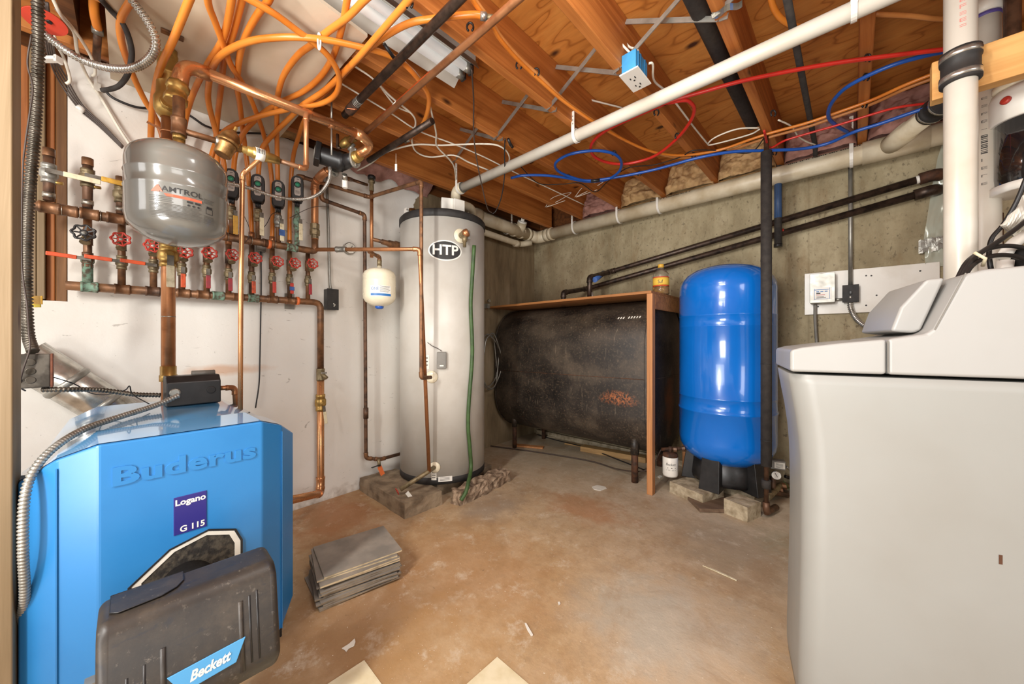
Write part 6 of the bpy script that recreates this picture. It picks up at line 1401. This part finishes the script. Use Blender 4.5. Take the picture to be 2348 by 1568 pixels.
# ------------------------------------------------------------------ coloured water tubes under the joists on the right
def zs_(pts, z): return [ZP(px, py, z) for px, py in pts]
wire('red_tube', 'red water tube running from the white vent pipe into a hanging loop', 'tube', zs_([(2176, 112), (2100, 121), (2000, 133), (1900, 147), (1800, 165), (1700, 186), (1620, 208), (1540, 232), (1450, 270), (1385, 302), (1356, 332), (1362, 358), (1395, 373), (1440, 375), (1500, 358), (1550, 320), (1582, 280), (1592, 252), (1584, 236), (1565, 230), (1500, 243)], 2.13), .0085, M['pex_red'], 10)
wire('blue_tube', 'blue water tube looping around and hanging below the joists', 'tube', zs_([(1172, 408), (1200, 402), (1250, 402), (1300, 408), (1345, 416), (1390, 412), (1418, 395), (1425, 373), (1412, 355), (1380, 346), (1340, 347), (1300, 356), (1274, 374), (1280, 392), (1310, 406), (1350, 414), (1420, 405), (1500, 389), (1600, 362), (1680, 348), (1760, 345), (1840, 341), (1900, 328), (1960, 302), (2020, 283), (2080, 262), (2130, 245)], 2.105), .0085, M['pex_blue'], 10)
wire('blue_tube', 'blue water tube bowing out from the white vent pipe past the last joists', 'tube', zs_([(2176, 116), (2120, 128), (2050, 148), (1985, 176), (1935, 205), (1905, 240), (1900, 268), (1915, 286), (1945, 304)], 2.14), .0085, M['pex_blue'], 10)
for o, lab in ((0, 'upper one of two tan tubes running side by side beneath the joists'), (9, 'lower one of two tan tubes running side by side beneath the joists')):
    wire('tan_tube', lab, 'tube', zs_([(2170, 158+o*1.2), (2080, 193+o), (2000, 229+o), (1920, 258+o), (1850, 282+o), (1770, 304+o), (1720, 320+o), (1660, 341+o), (1600, 353+o*.8), (1545, 356+o*.5), (1490, 346), (1440, 325), (1380, 292-o*.3), (1300, 238-o*.3), (1245, 191-o), (1190, 140-o), (1150, 95-o), (1128, 62-o), (1090, 10-o), (1060, -40)], 2.15+o*.0012), .0075, M['pex_tan'] if o else M['pex'], 10, group='pair of tan tubes')
wire('thin_red_tube', 'thin red tube slanting along above the drain pipe to the branch coupling', 'tube', zs_([(2135, 236), (2060, 246), (2000, 262), (1930, 284), (1860, 304), (1800, 322), (1765, 338), (1752, 300)], 2.13), .0058, M['pex_red'], 8)
wire('orange_tube', 'orange tube sagging out of a joist bay above the long white pipe', 'tube', [ZP(1762, -30, 2.26), ZP(1775, 20, 2.25), ZP(1800, 50, 2.24), ZP(1845, 66, 2.24), ZP(1900, 68, 2.26)], .0105, M['pex'], 10)
wire('tan_tube', 'tan tube passing level behind the white vent pipes near the ceiling', 'tube', [ZP(2005, 33, 2.27), ZP(2080, 36, 2.26), ZP(2170, 44, 2.26), ZP(2290, 37, 2.27), ZP(2380, 20, 2.27)], .009, M['pex_tan'], 10)
tbp = straight('thin_blue_pipe', 'thin blue grey pipe running the length of a joist bay to the back wall', [V((-.165, -.3, 2.19)), V((-.165, 2.84, 2.19)), V((-.165, 2.88, 2.14))], .0125, 'foam')
G().tube([V((-.165, -.3, 2.19)), V((-.165, 1.30, 2.19))], .0128, 10).build('blue_stretch', M['label_blue'], tbp, label='blue stretch of pipe')
wire('grey_pipe', 'brown thin pipe running behind the hanger toward the drain branch', 'pipe', [WB(1850, 330, .14), WB(1960, 300, .15), WB(2100, 252, .16), WB(2200, 215, .18)], .008, M['steel_rust'])
for i, (px, py, z) in enumerate(((1505, 258, 2.14), (1553, 312, 2.14), (1408, 352, 2.12), (1303, 405, 2.12), (1590, 356, 2.15), (1773, 260, 2.14), (1990, 133, 2.15), (1986, 177, 2.15), (1982, 240, 2.16), (1776, 350, 2.12), (1466, 398, 2.12), (1190, 150, 2.16), (1230, 165, 2.16))):
    clip(('black clip on the red tube where it dips under the joist', 'black clip gripping the hanging red loop', 'black clip at the top of the blue loop', 'black clip low on the blue loop', 'white nailed clip holding the tan tube pair' if False else 'black clip holding the tan tube pair at a joist', 'black clip at the foot of the overhead foam pipe', 'large black clip holding the red tube to the joist', 'black clip on the bowing blue tube', 'black clip holding both tan tubes near the white vent pipe', 'black clip on the blue tube at the foam pipe', 'small black clip on the straight blue tube', 'black clip on the orange tube pair near the fluorescent tubes', 'second black clip on the orange tube pair past the fluorescent tubes')[i], ZP(px, py, z))
q = ZP(1355, 415, 2.1); q2 = ZP(1375, 413, 2.1); G().tube([q, q2], .0105, 10).build('tube_joiner', M['black'], None, 'black joiner binding the blue loop to the blue tube', 'joiner')
# ------------------------------------------------------------------ outlet box on the joist
bx = T('ceiling_outlet', 'blue electrical box with a white outlet plate fixed to a joist', 'outlet', (-.655, 1.48, 2.12))
G().box((-.708, 1.42, 2.125), (-.645, 1.535, 2.205)).build('blue_box', plain('box_blue', '#3d8fc4', .45), bx, bevel=.003)
for k in (1.435, 1.455, 1.50): G().box((-.644, k, 2.135), (-.6405, k+.01, 2.20)).build('box_rib', plain('box_blue_dark', '#2f78a8', .5), bx)
pl = G().box((-.715, 1.41, 2.116), (-.632, 1.548, 2.122)).build('cover_plate', M['white'], bx, bevel=.003)
g = G()
for y in (1.453, 1.505):
    g.box((-.688, y, 2.1145), (-.684, y+.010, 2.1161)); g.box((-.668, y, 2.1145), (-.664, y+.012, 2.1161)); g.lathe([(.004, 0), (.004, .0015)], (-.676, y+.022, 2.1145), UP, 8)
g.build('socket_slots', M['ink'], pl)
def cable(lab, pts, r=.0048, m='wire_white', nm='white_cable'): return wire(nm, lab, 'cable', pts, r, M[m])
cable('white cable stapled down the joist into the blue outlet box', [ZP(1340, -30, 2.36), ZP(1365, 20, 2.34), ZP(1395, 60, 2.31), ZP(1420, 95, 2.28), ZP(1445, 122, 2.22), ZP(1450, 132, 2.19)])
cable('second white cable beside the first, feeding the blue outlet box', [ZP(1352, -30, 2.37), ZP(1378, 18, 2.35), ZP(1410, 60, 2.32), ZP(1440, 105, 2.29), ZP(1460, 113, 2.25), ZP(1466, 126, 2.2)])
cable('white cable leaving the blue outlet box along the joist to the back wall', [ZP(1488, 145, 2.2), ZP(1497, 148, 2.2), ZP(1500, 185, 2.2), ZP(1530, 212, 2.22), ZP(1560, 250, 2.22), ZP(1590, 290, 2.23), ZP(1625, 333, 2.23)])
cable('white cable run under the subfloor past the long orange pair', [ZP(1062, -20, 2.385), ZP(1100, 40, 2.385), ZP(1180, 90, 2.385), ZP(1230, 140, 2.385), ZP(1270, 188, 2.385), ZP(1310, 218, 2.38), ZP(1350, 228, 2.38), ZP(1430, 248, 2.38)])
cable('white cable beside the long orange pair, bending away under the subfloor', [ZP(1050, -20, 2.38), ZP(1140, 75, 2.38), ZP(1200, 130, 2.375), ZP(1255, 180, 2.375), ZP(1300, 215, 2.375), ZP(1330, 238, 2.37), ZP(1370, 268, 2.37)])
cable('white cable draped across under the joists above the heater', zs_([(818, 392), (850, 375), (880, 352), (920, 338), (960, 331), (1010, 333), (1060, 331), (1110, 330), (1140, 333), (1160, 345), (1168, 360), (1167, 372)], 2.15))
cable('white cable wandering from the brown pipes down to the white discharge elbow', zs_([(925, 140), (955, 170), (975, 205), (990, 260), (1000, 305), (1002, 335), (1030, 365), (1042, 385), (1046, 420)], 2.145))
cable('white cable curling from the iron pipe end toward the heater drain', zs_([(870, 195), (900, 225), (945, 262), (953, 285), (944, 310), (952, 345), (985, 360), (1040, 356), (1075, 372), (1120, 390)], 2.155))
cable('white cable stapled along the second joist above the heater', zs_([(780, 190), (830, 220), (900, 262), (960, 300), (1040, 330), (1110, 360), (1180, 395), (1260, 432), (1340, 470)], 2.16), .004)
cable('thin white cable behind the diagonal pipes', zs_([(810, 150), (860, 185), (905, 240), (940, 258)], 2.162), .004)
for lab, px in (('folded white cable tail at the joist end by the corner', 1250), ('folded white cable tail sticking out past the second joist', 1318)):
    q = ZP(px, 475 if px < 1300 else 452, 2.16); cable(lab, [q, q+V((.10, -.02, .05)), q+V((.2, .1, .10)), q+V((.12, .06, .05)), q+V((.01, .005, .0)), q+V((.18, .04, .02))], .0024)
cable('loop of tan cable hanging off the joist by the foam pipe', zs_([(1740, 293), (1690, 296), (1640, 315), (1624, 332), (1660, 325), (1720, 308), (1742, 296)], 2.16), .0042)
cable('tan cable loop beside the thin blue pipe at the back wall', zs_([(1785, 275), (1815, 290), (1830, 312), (1850, 325), (1870, 332)], 2.17), .0042)
cable('black lamp cord hanging from the fluorescent fixture past the joists', [V((-1.25, 1.06, 2.22)), ZP(1082, 165, 2.18), D(1086, 230, 1.8), D(1086, 300, 1.95), D(1092, 360, 2.1), D(1106, 430, 2.3), D(1118, 478, 2.45), D(1128, 488, 2.5)], .0038, 'wire_brown', 'lamp_cord')
cable('black cord hanging in a hook shape from the steel bridging', [ZP(1158, 318, 2.17), D(1157, 350, 2.15), D(1157, 400, 2.3), D(1150, 450, 2.42), D(1138, 482, 2.5), D(1130, 490, 2.5)], .0038, 'wire_black', 'lamp_cord')
G().tube([ZP(1165, 318, 2.165), ZP(1170, 330, 2.15), ZP(1175, 337, 2.15)], .009, 8).build('cord_plug', M['black'], None, 'black plug end hung at the steel bridging', 'plug')
cable('black cable threaded under the joists beside the blue loop', zs_([(1190, 378), (1235, 420), (1290, 422), (1330, 420), (1365, 440), (1395, 415), (1440, 385), (1500, 378), (1560, 360), (1590, 345), (1650, 345), (1720, 350), (1757, 310)], 2.15), .0032, 'wire_black', 'black_cable')
w_ = G(); w_.tube([ZP(880, 100, 2.15), ZP(905, 135, 2.13)], .007, 8); w_.tube([ZP(905, 135, 2.13), ZP(925, 140, 2.14)], .003, 6); w_.build('cord_plug', M['black'], None, 'black plug dangling beside the orange tubes and the joist', 'plug')
hw = D(908, 352, 2.0); w_ = T('pull_tag', 'small white paper tag dangling on a thread under the iron pipe stub', 'tag', hw-UP*.08); G().tube([hw, hw-UP*.06], .001, 5).build('thread', M['wire_white'], w_); G().obox(hw-UP*.078, RT*.006, FW*.0005, UP*.02).build('tag', M['paper'], w_)
wt = G(); z9 = ZP(1750, 305, 2.13)
G().tube([D(1755+6*math.cos(k*1.1), 308+5*math.sin(k*1.7), 2.05+.02*math.sin(k*2.3)) for k in range(24)], .002, 5).build('wire_twist', M['wire_black'], None, 'tangle of twisted wire tying the tan tubes to the pipe at the foam sleeve', 'wire')
strapz = ZP(1650, 20, JB-.006); g = G(); g.grid(lambda u, v: ZP(1632+70*u, 28-30*u+16*v+4*math.sin(u*9), JB-.008+.003*math.sin(u*12)), 10, 2, False); g.grid(lambda u, v: ZP(1632+70*u, 28-30*u+16*v+4*math.sin(u*9), JB-.0065+.003*math.sin(u*12)), 10, 2, False); g.build('foil_tape', M['chrome'], None, 'crumpled silver tape tag on the joist beside the foam pipe', 'tape')
# ------------------------------------------------------------------ top of the view by the post
rd = T('warning_plate', 'red oval plate fixed by the dark ceiling corner above the post', 'plate', D(100, 60, 1.22)); c = D(103, 48, 1.22); nrm = (V((.2, .05, -1))).normalized()
g = G().lathe([(.05, 0), (.05, .004)], c, nrm, 28); g.build('plate', plain('warning_red', '#d8452f', .45), rd); g = G().lathe([(.007, .0), (.007, .006)], c+nrm*.0+V((.01, .01, 0)), nrm, 10); g.build('screw', M['black'], rd)
corrugated('flexible_conduit', 'silver flexible conduit sweeping in a loop across the tan ceiling sheet', DD((292, -12, 1.18), (318, 20, 1.2), (345, 60, 1.22), (357, 95, 1.24), (350, 125, 1.26), (325, 148, 1.28), (290, 158, 1.29), (240, 154, 1.29), (190, 138, 1.27), (140, 108, 1.25), (92, 69, 1.22)), .0115, M['chrome'], .0105)
wire('thick_cable', 'thick dark grey cable curling below the tan ceiling sheet', 'cable', DD((228, -5, 1.2), (255, 25, 1.25), (282, 55, 1.28), (298, 95, 1.31), (302, 130, 1.33), (293, 170, 1.36), (275, 195, 1.38), (255, 204, 1.39), (235, 207, 1.4)), .0085, M['foam'])
wire('black_wire', 'black wire drooping along the top of the white wall behind the orange tubes', 'cable', [WA(*p, .03) for p in ((240, 207), (262, 226), (310, 245), (350, 248), (400, 244), (440, 268), (475, 290), (530, 303), (600, 306), (640, 310))], .0055, M['wire_black'])
wire('white_cable', 'white cable dropping diagonally from the ceiling corner behind the grey tank', 'cable', [D(118, -10, 1.2), D(140, 35, 1.25), D(170, 75, 1.32), D(178, 120, 1.4), WA(200, 175, .02), WA(235, 230, .02), WA(270, 290, .03), WA(300, 335, .04)], .0055, M['wire_white'])
wire('white_cable', 'white cable looping up into the dark ceiling corner', 'cable', DD((128, 20, 1.25), (165, 62, 1.3), (195, 105, 1.36), (215, 145, 1.42), (218, 168, 1.45), (212, 174, 1.46)), .005, M['wire_white'])
wire('tan_cable', 'pale cable hooked over the white bracket by the wall studs', 'cable', DD((105, 10, 1.3), (128, 95, 1.35), (145, 130, 1.38), (157, 165, 1.4), (160, 185, 1.4), (152, 192, 1.4)), .005, M['wire_white'])
for k in range(4):
    o = k*5
    wire('brown_wire', ('brown wire bundle strand nearest the white wall', 'brown wire bundle strand with the widest sag', 'brown wire bundle strand in the middle of the bundle', 'brown wire bundle strand closest to the studs')[k], 'cable', [D(100+o*.6, 5, 1.22), D(104+o, 80, 1.28), D(112+o, 130, 1.36), WA(135+o*1.1, 185-o*.5, .03+.004*k), WA(180+o*.5, 248-o*.6, .02+.006*k), WA(230+o*.3, 292-o*.5, .02+.006*k), WA(280+o*.2, 340-o*.3, .04)], .0032, M['wire_brown'], group='brown wires beside the studs')
q = WA(184, 250, .03); G().tube([q-TA*.006-UP*.008, q+TA*.006+UP*.008], .014, 8).build('cable_tie', M['white'], None, 'white tie around the brown wires on the white wall', 'cable tie')
wbk = G().box((0, 0, 0), (0, 0, 0)) if False else G(); wbk.obox(D(116, 136, 1.33), RT*.032, FW*.012, UP*.006); wbk.obox(D(134, 137, 1.33), RT*.005, FW*.012, UP*.012); wbk.build('cable_bracket', M['white'], None, 'white plastic cable bracket on the stud by the brown wires', 'bracket', bevel=.002)
hw = WA(223, 175, .02); w_ = T('hanging_tag', 'small white tag hanging on a string over the white wall top', 'tag', hw-UP*.06); G().tube([hw, hw-UP*.03], .001, 5).build('string', M['wire_white'], w_); G().obox(hw-UP*.045, TA*.010, NA*.0006, UP*.016).build('tag', M['paper'], w_)
# ------------------------------------------------------------------ loose slate tiles stacked on the floor
random.seed(21)
cx0 = V((-1.60, .60, 0)); z = 0.001
N_T = 15
base = [ZP(716, 1415, 0), ZP(905, 1335, 0), ZP(870, 1238, 0), ZP(690, 1300, 0)]
e1 = (base[1]-base[0]).normalized(); ctr = None
topc = [ZP(738, 1345, .105), ZP(918, 1272, .105), ZP(878, 1206, .105), ZP(716, 1247, .105)]
LAB = ['bottom tile of the loose stack, lying flat on the floor', 'second tile up from the floor in the stack', 'third tile from the bottom, twisted outward', 'fourth tile from the bottom of the stack', 'fifth tile up, its corner shifted', 'sixth tile up from the floor', 'seventh tile up, pushed back slightly', 'middle tile of the loose stack', 'tile just above the middle of the stack', 'tenth tile up from the floor', 'eleventh tile up, under the paler group', 'fourth tile down from the top of the stack', 'third tile down from the top, with pale edges', 'pale edged tile directly below the top one', 'top tile of the stack, grey and half in shadow']
TC = (topc[0]+topc[1]+topc[2]+topc[3])/4; ex = ((topc[1]-topc[0])+(topc[2]-topc[3])).normalized(); 
ey = V((-ex.y, ex.x, 0)); sx_ = ((topc[1]-topc[0]).length+(topc[2]-topc[3]).length)/4; sy_ = ((topc[3]-topc[0]).length+(topc[2]-topc[1]).length)/4
sx_, sy_ = min(sx_, .165), min(sy_, .125)
for i in range(N_T):
    th = .0062 if i < N_T-4 else .008; t_ = 1 - i/(N_T-1)
    off = ex*(-.012*t_+random.uniform(-.012, .008)) + ey*(random.uniform(-.012, .010)-.015*t_); rz = random.uniform(-.07, .05) + (.08 if i in (0, 2) else 0)
    u = ex*math.cos(rz)+ey*math.sin(rz); v = V((-u.y, u.x, 0)); c = V((TC.x, TC.y, 0)) + off + UP*(z+th/2)
    tile = T('slate_tile', 'grey slate tile, ' + LAB[i], 'tile', c-UP*th/2, 'loose tiles in the stack')
    G().obox(c-UP*.001, u*sx_, v*sy_, UP*(th/2-.001)).build('backing', M['tile_edge'] if i >= N_T-4 else M['slab'], tile); G().obox(c+UP*(th/2-.001), u*(sx_+.0008), v*(sy_+.0008), UP*.001).build('face', M['tile_grey'], tile)
    z += th+.0006
# ------------------------------------------------------------------ scraps on the floor
def scrap(nm, lab, pts, z, mat, cat='scrap'):
    g = G(); g.prism([ZP(px, py, 0)+UP*.0015 for px, py in pts], UP*z); return g.build(nm, M[mat], None, lab, cat)
scrap('paper_scrap', 'torn white paper scrap on the floor near the burner', [(784, 1488), (800, 1478), (813, 1466), (815, 1473), (812, 1482), (800, 1488), (794, 1496), (790, 1491)], .002, 'paper')
scrap('plastic_sliver', 'white plastic sliver on the open floor', [(1203, 1431), (1207, 1432), (1222, 1458), (1218, 1460), (1209, 1446)], .004, 'white')
scrap('plastic_pellet', 'tiny white pellet on the open floor', [(1279, 1383), (1283, 1382), (1285, 1386), (1281, 1389)], .004, 'white')
scrap('paint_flake', 'pale flat flake on the floor before the oil tank', [(1357, 1117), (1370, 1113), (1388, 1117), (1391, 1121), (1377, 1126), (1362, 1123)], .003, 'paper')
scrap('straw_bit', 'thin pale stick lying on the floor toward the softener', [(1611, 1298), (1640, 1308), (1690, 1331), (1689, 1333), (1640, 1311)], .003, 'ivory')
scrap('wall_chip', 'small white chip beneath the filter canister', [(1508, 1094), (1514, 1091), (1519, 1094), (1513, 1098)], .006, 'paper')
